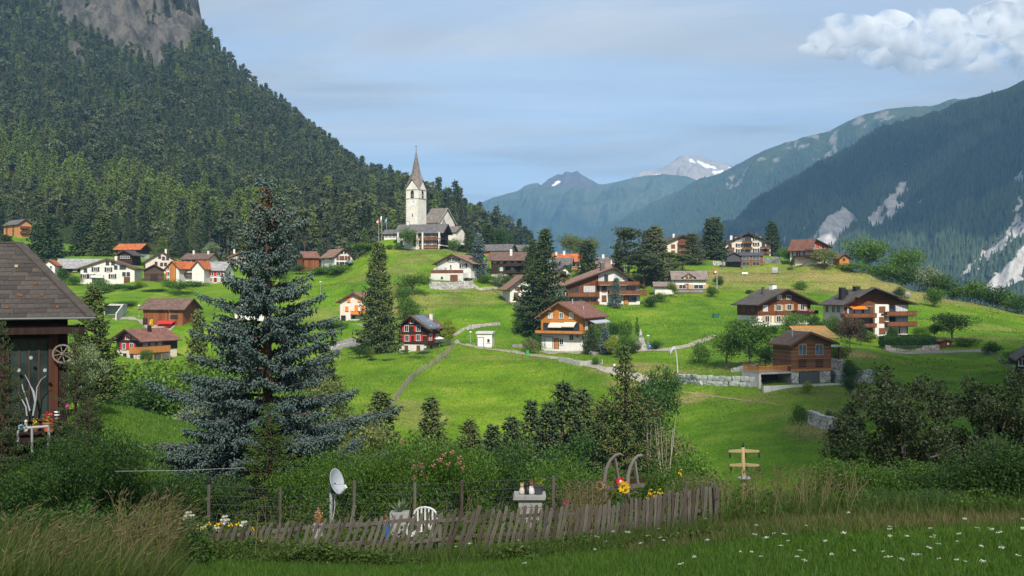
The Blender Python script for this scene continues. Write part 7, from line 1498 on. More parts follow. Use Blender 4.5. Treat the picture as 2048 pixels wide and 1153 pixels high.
a = hit(1420, 520, 290); b_ = hit(1450, 520, 290); hedge('clipped hedge below the two dark firs', a + Vector((0, 2, 0)), b_ + Vector((0, 2, 0)), 1.3, 1.2, 900, .3, 'l_hedge')

# ------------------------------------------------------------------ trees of the gully and the garden
for k, px, D, top, w, lb, nm, mt in [
 ('spruce0', 187, 74, 572, 118, 'tall spruce rising right of the tiled roof', 'spruce_tree', 'n_spruce'), ('tree0', 172, 66, 690, 70, 'silvery grey shrub tree behind the house corner', 'tree', 'l_grey'), ('tree1', 240, 98, 722, 160, 'big leafy bush beyond the hillock, left', 'tree', 'l_green'), ('tree2', 322, 104, 726, 150, 'leafy tree beyond the hillock, middle', 'tree', 'l_green'), ('tree0', 288, 90, 762, 150, 'dark leafy bush just behind the hillock edge', 'tree', 'l_dark'), ('tree1', 372, 92, 735, 130, 'leafy tree beyond the hillock, right', 'tree', 'l_green'), ('bush2', 404, 80, 795, 110, 'pale willow-like bush left of the blue spruce', 'shrub', 'l_grey'), ('spruce1', 396, 122, 618, 96, 'green spruce partly hidden behind the blue spruce', 'spruce_tree', 'n_spruce'), ('spruce2', 650, 150, 690, 130, 'green spruce behind right side of the blue spruce', 'spruce_tree', 'n_spruce'),
 ('tree2', 440, 88, 785, 120, 'bush showing through the lower blue spruce branches', 'tree', 'l_green'), ('spruce0', 762, 98, 782, 150, 'small spruce in the gully right of the blue spruce', 'spruce_tree', 'n_spruce'), ('spruce1', 862, 108, 793, 130, 'small spruce at the foot of the sunny meadow', 'spruce_tree', 'n_spruce'), ('spruce2', 1062, 106, 796, 130, 'slim dark spruce left of the dark pair', 'spruce_tree', 'n_dark'), ('spruce0', 1128, 98, 764, 165, 'left one of the dark spruce pair in the gully', 'spruce_tree', 'n_dark'), ('spruce1', 1164, 101, 776, 150, 'right one of the dark spruce pair in the gully', 'spruce_tree', 'n_dark'), ('spruce2', 985, 94, 846, 140, 'low dark spruce in the gully below the meadow', 'spruce_tree', 'n_dark'), ('spruce2', 1096, 96, 800, 140, 'dark spruce in front of the dark pair', 'spruce_tree', 'n_dark'),
 ('tree1', 1322, 110, 738, 88, 'dark round tree beside the path end', 'tree', 'l_dark'), ('tree2', 1296, 106, 770, 90, 'dark green tree below the path end', 'tree', 'l_dark'), ('tree0', 920, 104, 846, 96, 'leafy tree at the meadow foot, left', 'tree', 'l_green'), ('tree1', 965, 102, 858, 90, 'leafy tree at the meadow foot, middle', 'tree', 'l_olive'), ('tree2', 1030, 104, 852, 90, 'leafy tree at the meadow foot, right', 'tree', 'l_green'), ('tree0', 820, 96, 858, 90, 'bush tree above the rose bush', 'tree', 'l_green'), ('tree1', 880, 92, 868, 110, 'grey-green bush tree behind the roses', 'tree', 'l_olive'), ('tree2', 1180, 92, 850, 100, 'bush tree left of the cone-laden spruce', 'tree', 'l_dark'), ('tree0', 1340, 88, 858, 100, 'olive bush right of the cone-laden spruce', 'tree', 'l_olive'), ('tree1', 716, 86, 830, 120, 'bush tree behind lower right spruce branches', 'tree', 'l_olive'), ('tree2', 960, 80, 885, 120, 'low leafy tree behind the garden posts', 'tree', 'l_green'), ('tree0', 1080, 78, 886, 120, 'low dark tree behind the stone table', 'tree', 'l_dark'), ('bush0', 1598, 126, 810, 36, 'bush left of the broken stone wall', 'shrub', 'l_green'), ('bush1', 1700, 126, 818, 46, 'bush right of the broken stone wall', 'shrub', 'l_green'), ('bush2', 1662, 134, 822, 30, 'bush growing on the broken stone wall', 'shrub', 'l_dark'), ('bush0', 1770, 100, 858, 60, 'yellowish bush left of the near pines', 'shrub', 'l_yellow'),
 ('tree1', 800, 90, 846, 130, 'leafy tree of the gully belt, above the left rose bush', 'tree', 'l_green'), ('tree0', 905, 88, 862, 120, 'dark leafy tree of the gully belt, right of the roses', 'tree', 'l_dark'), ('spruce1', 1024, 98, 832, 140, 'broad dark spruce at the left end of the dark group', 'spruce_tree', 'n_dark'), ('spruce0', 940, 100, 838, 120, 'green spruce between the leafy gully trees', 'spruce_tree', 'n_spruce'), ('tree2', 1000, 86, 872, 130, 'dark leafy tree in front of the broad dark spruce', 'tree', 'l_dark'), ('spruce2', 1202, 96, 806, 130, 'dark spruce right of the dark pair', 'spruce_tree', 'n_dark'), ('tree1', 1130, 84, 868, 130, 'dark leafy tree below the dark spruce pair', 'tree', 'l_dark'), ('tree0', 1290, 92, 812, 110, 'leafy dark tree behind the bare birches', 'tree', 'l_dark'), ('tree2', 850, 84, 884, 110, 'olive leafy bush tree behind the right roses', 'tree', 'l_olive'), ('tree1', 1400, 80, 905, 110, 'low leafy tree above the right end of the fence', 'tree', 'l_green'),
 ('tree2', 430, 130, 712, 110, 'leafy tree seen between the left blue spruce branches', 'tree', 'l_green'), ('tree0', 640, 128, 742, 110, 'leafy tree behind the right blue spruce branches', 'tree', 'l_olive'), ('tree1', 590, 120, 775, 120, 'leafy bush tree behind the blue spruce trunk', 'tree', 'l_green'),
 ('nearfir0', 541, 28, 806, 190, 'young green spruce in front of the blue spruce', 'spruce_tree', 'n_green'), ('nearfir1', 152, 39, 655, 110, 'dark slim conifer at the house corner', 'conifer', 'n_dark'), ('nearfir0', 180, 36, 760, 120, 'lower dark conifer right of the house corner', 'conifer', 'n_dark'), ('nearfir1', 5, 34, 640, 110, 'dark conifer branches hanging before the house at left edge', 'conifer', 'n_dark'),
 ('nearbush0', 95, 25, 878, 150, 'dense dark green juniper mound below the house', 'shrub', 'l_dark'), ('nearbush1', 190, 27, 868, 170, 'olive-green mound bush beside the juniper', 'shrub', 'l_dark'), ('nearbush2', 30, 23, 935, 150, 'dark bush at the lower left edge', 'shrub', 'l_dark'), ('nearbush0', 270, 30, 900, 150, 'leafy shrub at the foot of the hillock', 'shrub', 'l_green'), ('nearbush1', 340, 28, 952, 140, 'shrub behind the dry grass stalks', 'shrub', 'l_dark'), ('nearbush2', 450, 28, 955, 150, 'dark shrub left of the young spruce', 'shrub', 'l_dark'), ('nearbush0', 615, 27, 925, 150, 'leafy shrub between young spruce and satellite dish', 'shrub', 'l_green'), ('nearbush1', 700, 29, 905, 150, 'shrub behind the satellite dish', 'shrub', 'l_green'),
 ('nearbush2', 930, 29, 905, 150, 'wild shrub right of the rose bush', 'shrub', 'l_green'), ('nearbush0', 1010, 31, 905, 150, 'shrub behind the stone table, left', 'shrub', 'l_dark'), ('nearbush1', 1120, 30, 925, 140, 'shrub behind the stone table, right', 'shrub', 'l_green'), ('nearbush2', 1185, 29, 940, 120, 'shrub left of the sleigh runners', 'shrub', 'l_green'), ('nearbush0', 1330, 26, 930, 120, 'green shrub right of the sleigh runners', 'shrub', 'l_green'), ('nearbush1', 1395, 24, 955, 110, 'low shrub above the right end of the fence', 'shrub', 'l_olive'), ('nearbush2', 1480, 23, 985, 90, 'low weedy bush under the small pylon', 'shrub', 'l_green'), ('nearbush0', 1560, 22, 985, 110, 'low shrub right of the small pylon', 'shrub', 'l_green'), ('nearbush1', 1640, 22, 962, 130, 'leftmost bush of the right-hand hedge row', 'shrub', 'l_green'), ('nearbush2', 1715, 21.5, 925, 160, 'second bush of the right-hand hedge row', 'shrub', 'l_green'), ('nearbush0', 1800, 22, 930, 170, 'third bush of the right-hand hedge row', 'shrub', 'l_green'), ('nearbush1', 1885, 21.5, 940, 170, 'fourth darker bush of the right-hand hedge row', 'shrub', 'l_dark'), ('nearbush2', 1965, 21, 905, 170, 'tall dark bush near the right picture edge', 'shrub', 'l_dark'), ('nearbush0', 2045, 20.5, 880, 170, 'last dark bush cut by the right picture edge', 'shrub', 'l_dark'), ('nearbush1', 1750, 19.6, 985, 130, 'low front bush of the hedge row, left', 'shrub', 'l_dark'), ('nearbush2', 1900, 19.4, 985, 150, 'low front bush of the hedge row, right', 'shrub', 'l_dark'),
]:
    c = 'shrub' if 'shrub' in nm else 'tree'; tree(k, px, D, top + (24 if k.startswith('tree') and 780 < px < 1240 else 0), w, lb, nm, c, mt)

def cones(pts, L, g, rad, droop=1.0):
    n = len(pts); Dv = unit(g.normal(size=(n, 3)) * .25 + np.array([0, 0, -1.0])) * L * g.uniform(.7, 1.2, n)[:, None]
    return spindles(pts, Dv, rad * np.ones(n), g)
# the blue spruce
D0 = 38.0; base = on_ground(535, D0); Hs = Z(352, D0) - base.z
zz_ = [(940, 4.9), (890, 4.4), (830, 3.6), (770, 3.05), (700, 2.7), (650, 2.45), (600, 2.2), (560, 1.7), (530, 1.3), (490, 1.15), (460, 1.05), (435, .75), (405, .5), (375, .4), (352, .1)]
hq = [(Z(py, D0) - base.z) / Hs for py, _ in zz_]; hr = [r for _, r in zz_]
def radf(q): return float(np.interp(.13 + .87 * q, hq, hr))
wd, V, FA, BR = conifer(Hs, 4.3, 7, dz=.70, nb=9, fl=.18, fr=.040, step=.15, start=.13, e_low=-.16, e_top=.5, curve=.20, hang=.9, jit=.36, fstep=.105, gap=.07, radf=radf, wide=.30)
r = empty('blue_spruce', base, .4); tag(r, 'tall blue spruce in the foreground left of centre', 'tree')
wd.build('trunk', 'bark', r); link('crown', new_mesh('crown', V, FA), r, 'n_blue')
g = np.random.default_rng(12); C = []
for p, o_ in BR:
    if p[2] > Hs * .80:
        for k in range(5): C.append(p - o_ * g.uniform(.05, .8) + g.normal(size=3) * .09 - np.array([0, 0, .05]))
for k in range(150): a = g.uniform(0, 6.28); q = g.uniform(.87, .97); C.append(np.array([math.cos(a) * .38 * g.random(), math.sin(a) * .38 * g.random(), Hs * q]))
V, FA = cones(np.array(C), .17, g, .034); tag(link('cones', new_mesh('cones', V, FA), r, 'cone'), kind='stuff')
# spruce hung with brown cones
base = on_ground(1250, 84); Hc = Z(690, 84) - base.z
def radc(q): return float(np.interp(q, [0, .3, .5, .62, .72, .8, .88, 1], [4.2, 3.9, 3.4, 2.6, 1.9, 1.1, .5, .05]))
wd, V, FA, BR = conifer(Hc, 3.2, 17, dz=.8, nb=7, fl=.42, fr=.075, step=.42, start=.08, e_low=-.1, e_top=.7, curve=.2, hang=.5, fstep=.25, radf=radc)
r = empty('spruce_tree', base, 1.0); tag(r, 'spruce hung with brown cones, thin top, below the walker', 'tree'); wd.build('trunk', 'bark', r); link('crown', new_mesh('crown', V, FA), r, 'n_spruce')
C = np.array([p - o_ * g.uniform(0, .9) + g.normal(size=3) * .15 for p, o_ in BR if Hc * .35 < p[2] < Hc * .85 for k in range(4)]); V, FA = cones(C, .3, g, .06); tag(link('cones', new_mesh('cones', V, FA), r, 'cone'), kind='stuff')
# two gaunt dark conifers on the right
for px, D, top, wpx, sd, lb in ((1815, 36, 758, 262, 23, 'gaunt dark brownish conifer with bare grey limbs, left one'), (1985, 38, 762, 240, 29, 'gaunt dark brownish conifer with bare grey limbs, right one')):
    base = on_ground(px, D); Hc = Z(top, D) - base.z; Rc = wpx * D / F / 2
    wd, V, FA = broadleaf(Hc, Rc, sd, 110, .10, 34000, .0, 26, 1.25, 1.0, .022, False, .42)
    for i in range(7): a = i * 2.4; z = Hc * (.22 + .06 * i); l_ = Rc * .85; wd.tube([(0, 0, z), (math.cos(a) * l_ * .5, math.sin(a) * l_ * .5, z + .1), (math.cos(a) * l_, math.sin(a) * l_, z + .5)], [.055, .04, .012], 5)
    r = empty('dark_conifer', base, .7); tag(r, lb, 'tree'); wd.build('trunk', 'bark_grey', r); link('crown', new_mesh('crown', V, FA), r, 'n_brown')
    C = V[::4][g.random(len(V) // 4) < .02]; C = C[C[:, 2] > Hc * .55]; V, FA = cones(C, .10, g, .022); tag(link('cones', new_mesh('cones', V, FA), r, 'cone'), kind='stuff')
# bare pale birches
for px, D, top, lb in ((1332, 82, 822, 'bare pale birch right of the cone-laden spruce'), (1297, 84, 835, 'smaller bare birch close to the cone-laden spruce')):
    base = on_ground(px, D); Hb = Z(top, D) - base.z; r = empty('bare_birch', base); tag(r, lb, 'tree'); b = MB(); b.tube([(0, 0, -.3), (.1, 0, Hb * .4), (.05, 0, Hb * .6)], [.07, .05, .03], 6); b.build('trunk', 'bark_birch', r); b = MB()
    for i in range(7): a = R.uniform(0, 6.28); l_ = R.uniform(.5, 1.3); z = Hb * R.uniform(.45, .62); b.tube([(.07, 0, z), (math.cos(a) * l_ * .5, math.sin(a) * l_ * .5, z + Hb * .17), (math.cos(a) * l_ * .8, math.sin(a) * l_ * .8, min(Hb, z + Hb * .42))], [.026, .018, .006], 4)
    b.build('limbs', 'bark_birch', r)
# rose bushes
def roses(kind, px, D, top, w, lb, spots):
    r = tree(kind, px, D, top, w, lb, 'rose_bush', 'shrub', 'l_green'); g = np.random.default_rng(px)
    C = g.normal(size=(20, 3)) * .024; V, FA = leaves(C, .05, g); me = new_mesh('blossom', V, FA); me.materials.append(M('petal_pink')); inv = r.matrix_basis.inverted()
    for sx, sy in spots:
        o = link('blossom', me, r); p = P(sx, sy, D - w * D / F * .40); o.matrix_local = inv @ Matrix.Translation(p)
roses('nearbush0', 770, 27, 898, 130, 'left rose bush with a few pink blooms', [(804, 884), (828, 937), (838, 930), (846, 933), (833, 950), (844, 949), (828, 958), (831, 963), (853, 959)])
roses('nearbush1', 860, 27, 888, 150, 'right rose bush with pink blooms along its top', [(876, 921), (887, 911), (902, 906), (917, 917), (880, 922), (918, 927), (924, 937), (865, 933), (895, 930)])

# ------------------------------------------------------------------ the dark house at the left edge
r = empty('tiled_house', (-18.8, 42, -7.0), math.radians(24)); tag(r, 'dark timber house with brown slab-tiled hip roof at left edge', 'house')
def L(x, y, z): return (x + 18.8, y - 42, z + 7.0)
def lbox(x0, x1, y0, y1, z0, z1): a = L(x0, y0, z0); b = L(x1, y1, z1); return MB().box(a[0], b[0], a[1], b[1], a[2], b[2])
lbox(-29, -18.75, 42, 50.4, -9, -1.36).build('wall', 'wood_house', r)
lbox(-19.42, -19.12, 41.9, 41.995, -6.4, -1.5).build('post', 'wood_house_red', r)
lbox(-29, -18.1, 41.2, 41.55, -1.9, -1.55).build('eave_beam', 'wood_house', r)
E0 = -17.8; RZ = 2.0; EZ = -1.23; ER = -20.75
rb_ = MB().add([L(*q) for q in ((-30, 41, EZ - .06), (E0, 41, EZ - .06), (ER, 45.7, RZ - .06), (-30, 45.7, RZ - .06), (E0, 50.4, EZ - .06), (-30, 50.4, EZ - .06))], [(0, 1, 2, 3), (1, 4, 2), (2, 4, 5, 3), (0, 5, 4, 1)]).build('roof', 'roof_dark', r)
tb = MB(); tb.box(-.305, .305, -.02, .40, 0, .032); TM = tb.mesh('tile'); TM.materials.append(M('tile'))
ang = math.atan2(RZ - EZ, 4.7); ln = math.hypot(4.7, RZ - EZ); nr = 17
for i in range(nr):
    s = i / nr; y = 41 + 4.7 * s; z = EZ + (RZ - EZ) * s; xr = E0 - (E0 - ER) * s; x = xr - .31 - (.31 if i % 2 else 0)
    while x > -23.6:
        o = link('tile', TM, rb_); o.location = L(x, y - .03, z + .005 + R.uniform(0, .012)); o.rotation_euler = (ang - .05 + R.uniform(-.01, .01), R.uniform(-.012, .012), R.uniform(-.01, .01)); x -= .622
    if i % 2:
        o = MB().box(-.31, -.02, -.02, .40, 0, .032).build('tile', 'tile', rb_); o.location = L(xr - .0, y - .03, z + .005); o.rotation_euler = (ang - .05, 0, 0)
hc = MB(); hc.bar(L(E0, 41 - .05, EZ + .02), L(ER, 45.7, RZ + .03), .42, .07); hc.bar(L(ER, 45.7, RZ + .03), L(-26, 45.7, RZ + .03), .3, .07); hc.build('hip_cap', 'tile', rb_)
for i, (sx, sy) in enumerate(((45, 538), (80, 572), (52, 594), (92, 594), (35, 617), (118, 617), (57, 595))):
    s = min(1, max(0, (635 - sy) / 148)); MB().box(-.06, .06, -.08, .05, -.02, .09).build('snow_guard', 'brown_paint' if i else 'tan_paint', rb_).location = L(-18.8 - (133 - sx) * .0225, 41 + 4.7 * s - .05, EZ + (RZ - EZ) * s + .03)
g_ = MB(); pr = [(math.cos(a) * .09, math.sin(a) * .09) for a in np.linspace(math.pi, 2 * math.pi, 7)] + [(.075, 0), (-.075, 0)]
a0 = L(-30, 40.9, EZ + .02); a1 = L(E0 + .1, 40.9, EZ + .02); g_.add([(xx, a0[1] + p[0], a0[2] + p[1]) for xx in (a0[0], a1[0]) for p in pr], [tuple(range(9)), tuple(range(17, 8, -1))] + [(k, k + 9, (k + 1) % 9 + 9, (k + 1) % 9) for k in range(9)]); g_.build('gutter', 'metal', rb_)
wz0, wz1 = -5.45, -2.2; wx0, wx1 = -20.95, -19.48
wf = MB(); 
for a, b in ((wx0 - .1, wx0), (wx1, wx1 + .1)): q = L(a, 41.88, wz0), L(b, 41.995, wz1); wf.box(q[0][0], q[1][0], q[0][1], q[1][1], q[0][2], q[1][2])
for a, b in ((wz0 - .1, wz0), (wz1, wz1 + .1)): q = L(wx0 - .1, 41.88, a), L(wx1 + .1, 41.995, b); wf.box(q[0][0], q[1][0], q[0][1], q[1][1], q[0][2], q[1][2])
wf = wf.build('window', 'trim_dark', r)
for k in range(4):
    a = wx0 + (wx1 - wx0) * k / 4; b = wx0 + (wx1 - wx0) * (k + 1) / 4; lbox(a + .035, b - .035, 41.94, 41.98, wz0, wz1).build('pane', 'glass_green', wf)
    if k: lbox(a - .035, a + .035, 41.90, 41.99, wz0, wz1).build('mullion', 'trim_dark', wf)
lbox(-24, -18.55, 40.6, 41.99, -6.25, -6.1).build('porch_deck', 'wood_house', r)
# things hung on and standing before it
p = P(125, 708, 41.62); wh = empty('wagon_wheel', p, .42); tag(wh, 'grey wooden wagon wheel hanging on the dark house wall', 'wheel')
ring = MB(); n = 28
for (ra, rb2, ya, yb) in ((.34, .40, -.04, .04),):
    V = [];
    for k in range(n): a = 2 * math.pi * k / n; c, s = math.cos(a), math.sin(a); V += [(c * ra, ya, s * ra), (c * rb2, ya, s * rb2), (c * rb2, yb, s * rb2), (c * ra, yb, s * ra)]
    FA = [(k * 4 + j, k * 4 + (j + 1) % 4, ((k + 1) % n) * 4 + (j + 1) % 4, ((k + 1) % n) * 4 + j) for k in range(n) for j in range(4)]; ring.add(V, FA)
ring.build('rim', 'wood_grey', wh); MB().lathe([(.02, -.1), (.07, -.09), (.085, .0), (.07, .09), (.02, .1)], 12, (0, 0, 0), 'y').build('hub', 'wood_grey', wh)
for k in range(8): a = k * math.pi / 4 + .2; MB().bar((math.cos(a) * .07, 0, math.sin(a) * .07), (math.cos(a) * .35, 0, math.sin(a) * .35), .04, .035).build('spoke', 'wood_grey', wh)
bo = empty('branch_ornament', P(55, 832, 40.95)); tag(bo, 'white curved branch ornament standing against the window', 'ornament'); bp = P(55, 832, 40.95)
for ln_ in ([(66, 832), (72, 800), (74, 775), (82, 760), (92, 752)], [(66, 830), (70, 805), (66, 785), (58, 765), (50, 750)], [(60, 822), (52, 795), (46, 778), (44, 768)], [(54, 832), (52, 815), (44, 800), (38, 790)], [(70, 800), (68, 785), (63, 775)]):
    b = MB(); b.tube([tuple(P(a, c, 40.95) - bp) for a, c in ln_], [.035 - .006 * i for i in range(len(ln_))], 6); b.build('twig', 'metal', bo)
for a, c in ((62, 716), (38, 741), (90, 741)): MB().lathe([(.01, -.02), (.075, -.02), (.075, .02), (.01, .02)], 10, tuple(P(a, c, 40.95) - bp), 'y').build('leaf_disc', 'metal', bo)
tb_ = empty('plank_table', (-20.25, 40.55, -6.1), .42); tag(tb_, 'dark plank table with flower pots before the house window', 'table')
TZ = Z(862, 40.9) + 6.1
MB().box(-2.2, 1.85, -.35, .35, TZ - .06, TZ).build('table_top', 'wood_house', tb_)
for a in (-2.0, 1.6): MB().box(a, a + .1, -.3, .3, -.4, TZ - .062).build('leg', 'wood_house', tb_)
MB().box(.75, 1.85, .1, .3, TZ + .003, TZ + .28).build('shelf', 'wood_house', tb_)
tz = Z(862, 40.9)
def pot(px, D, z, s, lb, mat, fl=None, n=40):
    r = empty('flower_pot', (X(px, D), D, z)); tag(r, lb, 'flower pot'); MB().lathe([(.09 * s, 0), (.13 * s, .2 * s), (.145 * s, .2 * s), (.145 * s, .24 * s), (.11 * s, .24 * s), (.02, .22 * s)], 12).build('pot', mat, r)
    g = np.random.default_rng(int(px)); C = g.normal(size=(n, 3)) * .07 * s + np.array([0, 0, .32 * s]); V, FA = leaves(C, .06 * s, g); tag(link('plant', new_mesh('plant', V, FA), r, 'l_yellow'), kind='stuff')
    if fl: C = g.normal(size=(n // 2, 3)) * .07 * s + np.array([0, 0, .40 * s]); V, FA = leaves(C, .07 * s, g); tag(link('flowers', new_mesh('flowers', V, FA), r, fl), kind='stuff')
pot(96, 40.8, tz, 1.5, 'terracotta pot with yellow and red flowers on the plank table', 'terracotta', 'petal_red', 60); pot(72, 40.75, tz, 1.0, 'brown bowl of yellowish plants on the plank table', 'brown_paint', 'petal_yellow'); pot(104, 40.65, tz, .7, 'small orange pot at the table front', 'terracotta')
def figure(name, label, cat, p, parts):
    r = empty(name, p); tag(r, label, cat)
    for nm, mt, mb in parts: mb.build(nm, mt, r, True)
    return r
figure('lantern', 'black and white cylindrical lantern on the table shelf', 'lantern', P(114, 838, 41.05), [('body', 'white', MB().lathe([(.11, 0), (.11, .34)], 12)), ('band', 'black', MB().lathe([(.114, .06), (.114, .14)], 12).lathe([(.114, .2), (.114, .27)], 12)), ('lid', 'black', MB().lathe([(.13, .34), (.12, .38), (.03, .43)], 12))])
figure('garden_stake', 'pink ball on a thin garden stake beside the table', 'ornament', P(135, 850, 40.8), [('stake', 'metal', MB().tube([(0, 0, -.4), (0, 0, .75)], .012, 5)), ('ball', 'petal_magenta', MB().lathe([(.01, .66), (.07, .69), (.09, .76), (.07, .83), (.01, .86)], 10))])
figure('glazed_ball', 'turquoise glazed ball at the left end of the table', 'ornament', Vector((X(42, 40.8), 40.8, tz)), [('ball', 'cloth_lightblue', MB().lathe([(.02, 0), (.1, .02), (.16, .12), (.14, .2), (.05, .27), (.01, .28)], 12))])
figure('stone_figurine', 'small pale stone figurine on the plank table', 'figurine', Vector((X(52, 40.6), 40.6, tz)), [('body', 'concrete_pale', MB().lathe([(.08, 0), (.09, .08), (.06, .18), (.08, .26), (.05, .34), (.03, .36)], 10)), ('head', 'concrete_pale', MB().lathe([(.02, .34), (.06, .38), (.065, .43), (.04, .48), (.01, .5)], 10))])
figure('stone_jar', 'small grey jar at the right end of the table', 'jar', Vector((X(121, 40.6), 40.6, tz)), [('jar', 'boulder', MB().lathe([(.07, 0), (.1, .08), (.07, .17), (.05, .18), (.06, .22)], 10))])
pr_ = empty('pipe_railing', P(50, 900, 39)); tag(pr_, 'white pipe railing before the house at left edge', 'railing'); pp0 = P(50, 900, 39)
b = MB(); b.tube([tuple(P(a, c, 39) - pp0) for a, c in ((-20, 858), (60, 856), (97, 853), (98, 870), (96, 905))], .055, 8); b.build('handrail', 'metal', pr_)
for a in (36, 64): MB().tube([tuple(P(a, 857, 39) - pp0), tuple(P(a, 905, 39) - pp0)], .045, 8).build('post', 'metal', pr_)

# ------------------------------------------------------------------ front garden
FT = [(350, 1056), (500, 1053), (640, 1041), (800, 1032), (900, 1020), (1000, 1018), (1100, 1014), (1200, 1010), (1300, 990), (1400, 971), (1437, 968)]
def ftop(px): return float(np.interp(px, [a for a, _ in FT], [b for _, b in FT]))
def fD(px): return float(np.interp(px, [350, 900, 1437], [18.4, 18.7, 18.2]))
pf = empty('picket_fence', (0, 18.6, -5.0)); tag(pf, 'weathered grey leaning picket fence across the foreground garden', 'fence')
PM = []
for s in range(5):
    rr = random.Random(s); w = .026 + rr.random() * .008; b = MB().prism([(-w, 0), (w, 0), (w * .95, .93), (0 if s % 2 else w * .4, 1.0), (-w * .95, .93 if s % 2 else .97)], 'y', -.011, .011); me = b.mesh('picket'); me.materials.append(M('picket')); PM.append(me)
px = 352.0; tops = []
while px < 1437:
    D = fD(px); zt = Z(ftop(px) + R.uniform(-4, 4), D); x = X(px, D); zg = gz(x, D) - .12; ln_ = float(np.interp(px, [350, 700, 900, 1050, 1200, 1437], [.33, .36, .28, .22, .10, .0])) + R.uniform(-.07, .07)
    H_ = (zt - zg) * (1.0 if px > 840 and px < 960 else R.uniform(.97, 1.05)); o = link('picket', R.choice(PM), pf); o.location = (x - ln_ * H_ - 0, D - 18.6 + R.uniform(-.02, .02), zg + 5.0); o.scale = (R.uniform(.9, 1.15), 1, H_ / math.cos(ln_)); o.rotation_euler = (R.uniform(-.05, .05), math.atan(ln_), R.uniform(-.12, .12))
    tops.append((x, D, zt)); px += float(np.interp(px, [350, 700, 1000, 1200, 1437], [14.6, 14.2, 12.5, 9.2, 7.6])) * R.uniform(.85, 1.15)
for dz in (.15, .50):
    for i in range(0, len(tops) - 9, 8): a, b = tops[i], tops[min(i + 9, len(tops) - 1)]; MB().bar((a[0], a[1] - 18.6 + .045, a[2] + 5 - dz), (b[0], b[1] - 18.6 + .05, b[2] + 5 - dz), .035, .06).build('rail', 'picket', pf)
for px, pt in ((1425, 966), (1373, 966), (880, 1030), (560, 1060)): D = fD(px) + .08; p = P(px, pt, D); MB().bar((p.x, p.y - 18.6, gz(p.x, p.y) + 4.6), (p.x, p.y - 18.6, p.z + 5), .07).build('post', 'picket', pf)
# wire fence with wooden posts
wf = empty('wire_fence', (0, 22, -5)); tag(wf, 'wire mesh fence on thin grey wooden posts behind the picket fence', 'fence'); pv = []
for px, pt in ((417, 968), (560, 975), (708, 962), (829, 966), (923, 961), (1106, 952), (1200, 965)):
    p = P(px, pt, 21.6); zg = gz(p.x, p.y) - .3; b = MB(); b.tube([(p.x, p.y - 22, zg + 5), (p.x + .01, p.y - 22, p.z + 5)], .036, 7); b.build('post', 'picket', wf); pv.append((p.x, p.y - 22, zg + 5.35, p.z + 4.95))
b = MB()
for a, c in zip(pv[:-1], pv[1:]):
    for k in range(6): f = k / 5; b.tube([(a[0], a[1], a[2] + (a[3] - a[2]) * f), (c[0], c[1], c[2] + (c[3] - c[2]) * f)], .004, 3, False)
    n = int((c[0] - a[0]) / .12)
    for k in range(n):
        for s in (0, 1): x0, x1 = a[0] + (c[0] - a[0]) * k / n, a[0] + (c[0] - a[0]) * min(1, (k + 4) / n); b.tube([(x0, a[1], a[2] if s else a[3]), (x1, a[1], a[3] if s else a[2])], .0025, 3, False)
tag(b.build('wire_mesh', 'metal_dark', wf), kind='stuff')
p = P(708, 1030, 21.4); MB().bar((p.x - .1, p.y - 22, p.z + 4.6), (p.x + .02, p.y - 22, p.z + 5.2), .09, .07).build('strut', 'picket', wf)
MB().lathe([(.05, 0), (.06, .03), (.045, .14), (.01, .17)], 8, tuple(P(417, 968, 21.6) - Vector((0, 22, -5)))).build('solar_cap', 'black', wf)
# satellite dish
p = on_ground(662, 21.8); r = empty('satellite_dish', p); tag(r, 'pale grey satellite dish on a metal pole in the garden', 'satellite dish'); zc = Z(964, 21.8) - p.z; hp = Z(985, 21.8) - p.z
MB().tube([(0, 0, -.3), (0, 0, hp + .1)], .034, 10).build('pole', 'metal', r, True)
dn = Vector((.90, -.30, .28)).normalized(); q = dn.to_track_quat('Z', 'Y').to_matrix().to_4x4(); dc = Vector((.075, -.04, zc))
pf_ = [(.01, .0), (.10, .008), (.20, .032), (.28, .062), (.315, .082), (.325, .082), (.325, .074), (.285, .050), (.20, .020), (.10, -.006), (.01, -.014)]
pf_ = [(a_ * .88, b_) for a_, b_ in pf_]; d = MB().lathe(pf_, 32).build('reflector', 'dish_grey', r, True); d.matrix_local = Matrix.Translation(dc) @ q
MB().bar((0, 0, hp), tuple(dc - dn * .03), .08, .1).build('bracket', 'metal_dark', r)
l0 = dc + q.to_3x3() @ Vector((0, -.30, .06)); l0 = dc - Vector((0, 0, .29)) + dn * .02; l1 = Vector((X(696, 21.8) - p.x, -.25, Z(973, 21.8) - p.z)); MB().tube([tuple(l0), tuple(l0.lerp(l1, .5) + Vector((0, 0, -.02))), tuple(l1)], .012, 6).build('arm', 'white_metal', r)
MB().bar(tuple(l1), tuple(l1 + (dc - l1) * .15 + Vector((0, 0, .05))), .05).build('receiver', 'white', r); MB().tube([tuple(dc - Vector((.0, 0, .3))), tuple(dc + Vector((.02, 0, -.5))), (.06, -.02, hp - .5), (.02, -.04, hp - .65)], .008, 5).build('cable', 'white', r)
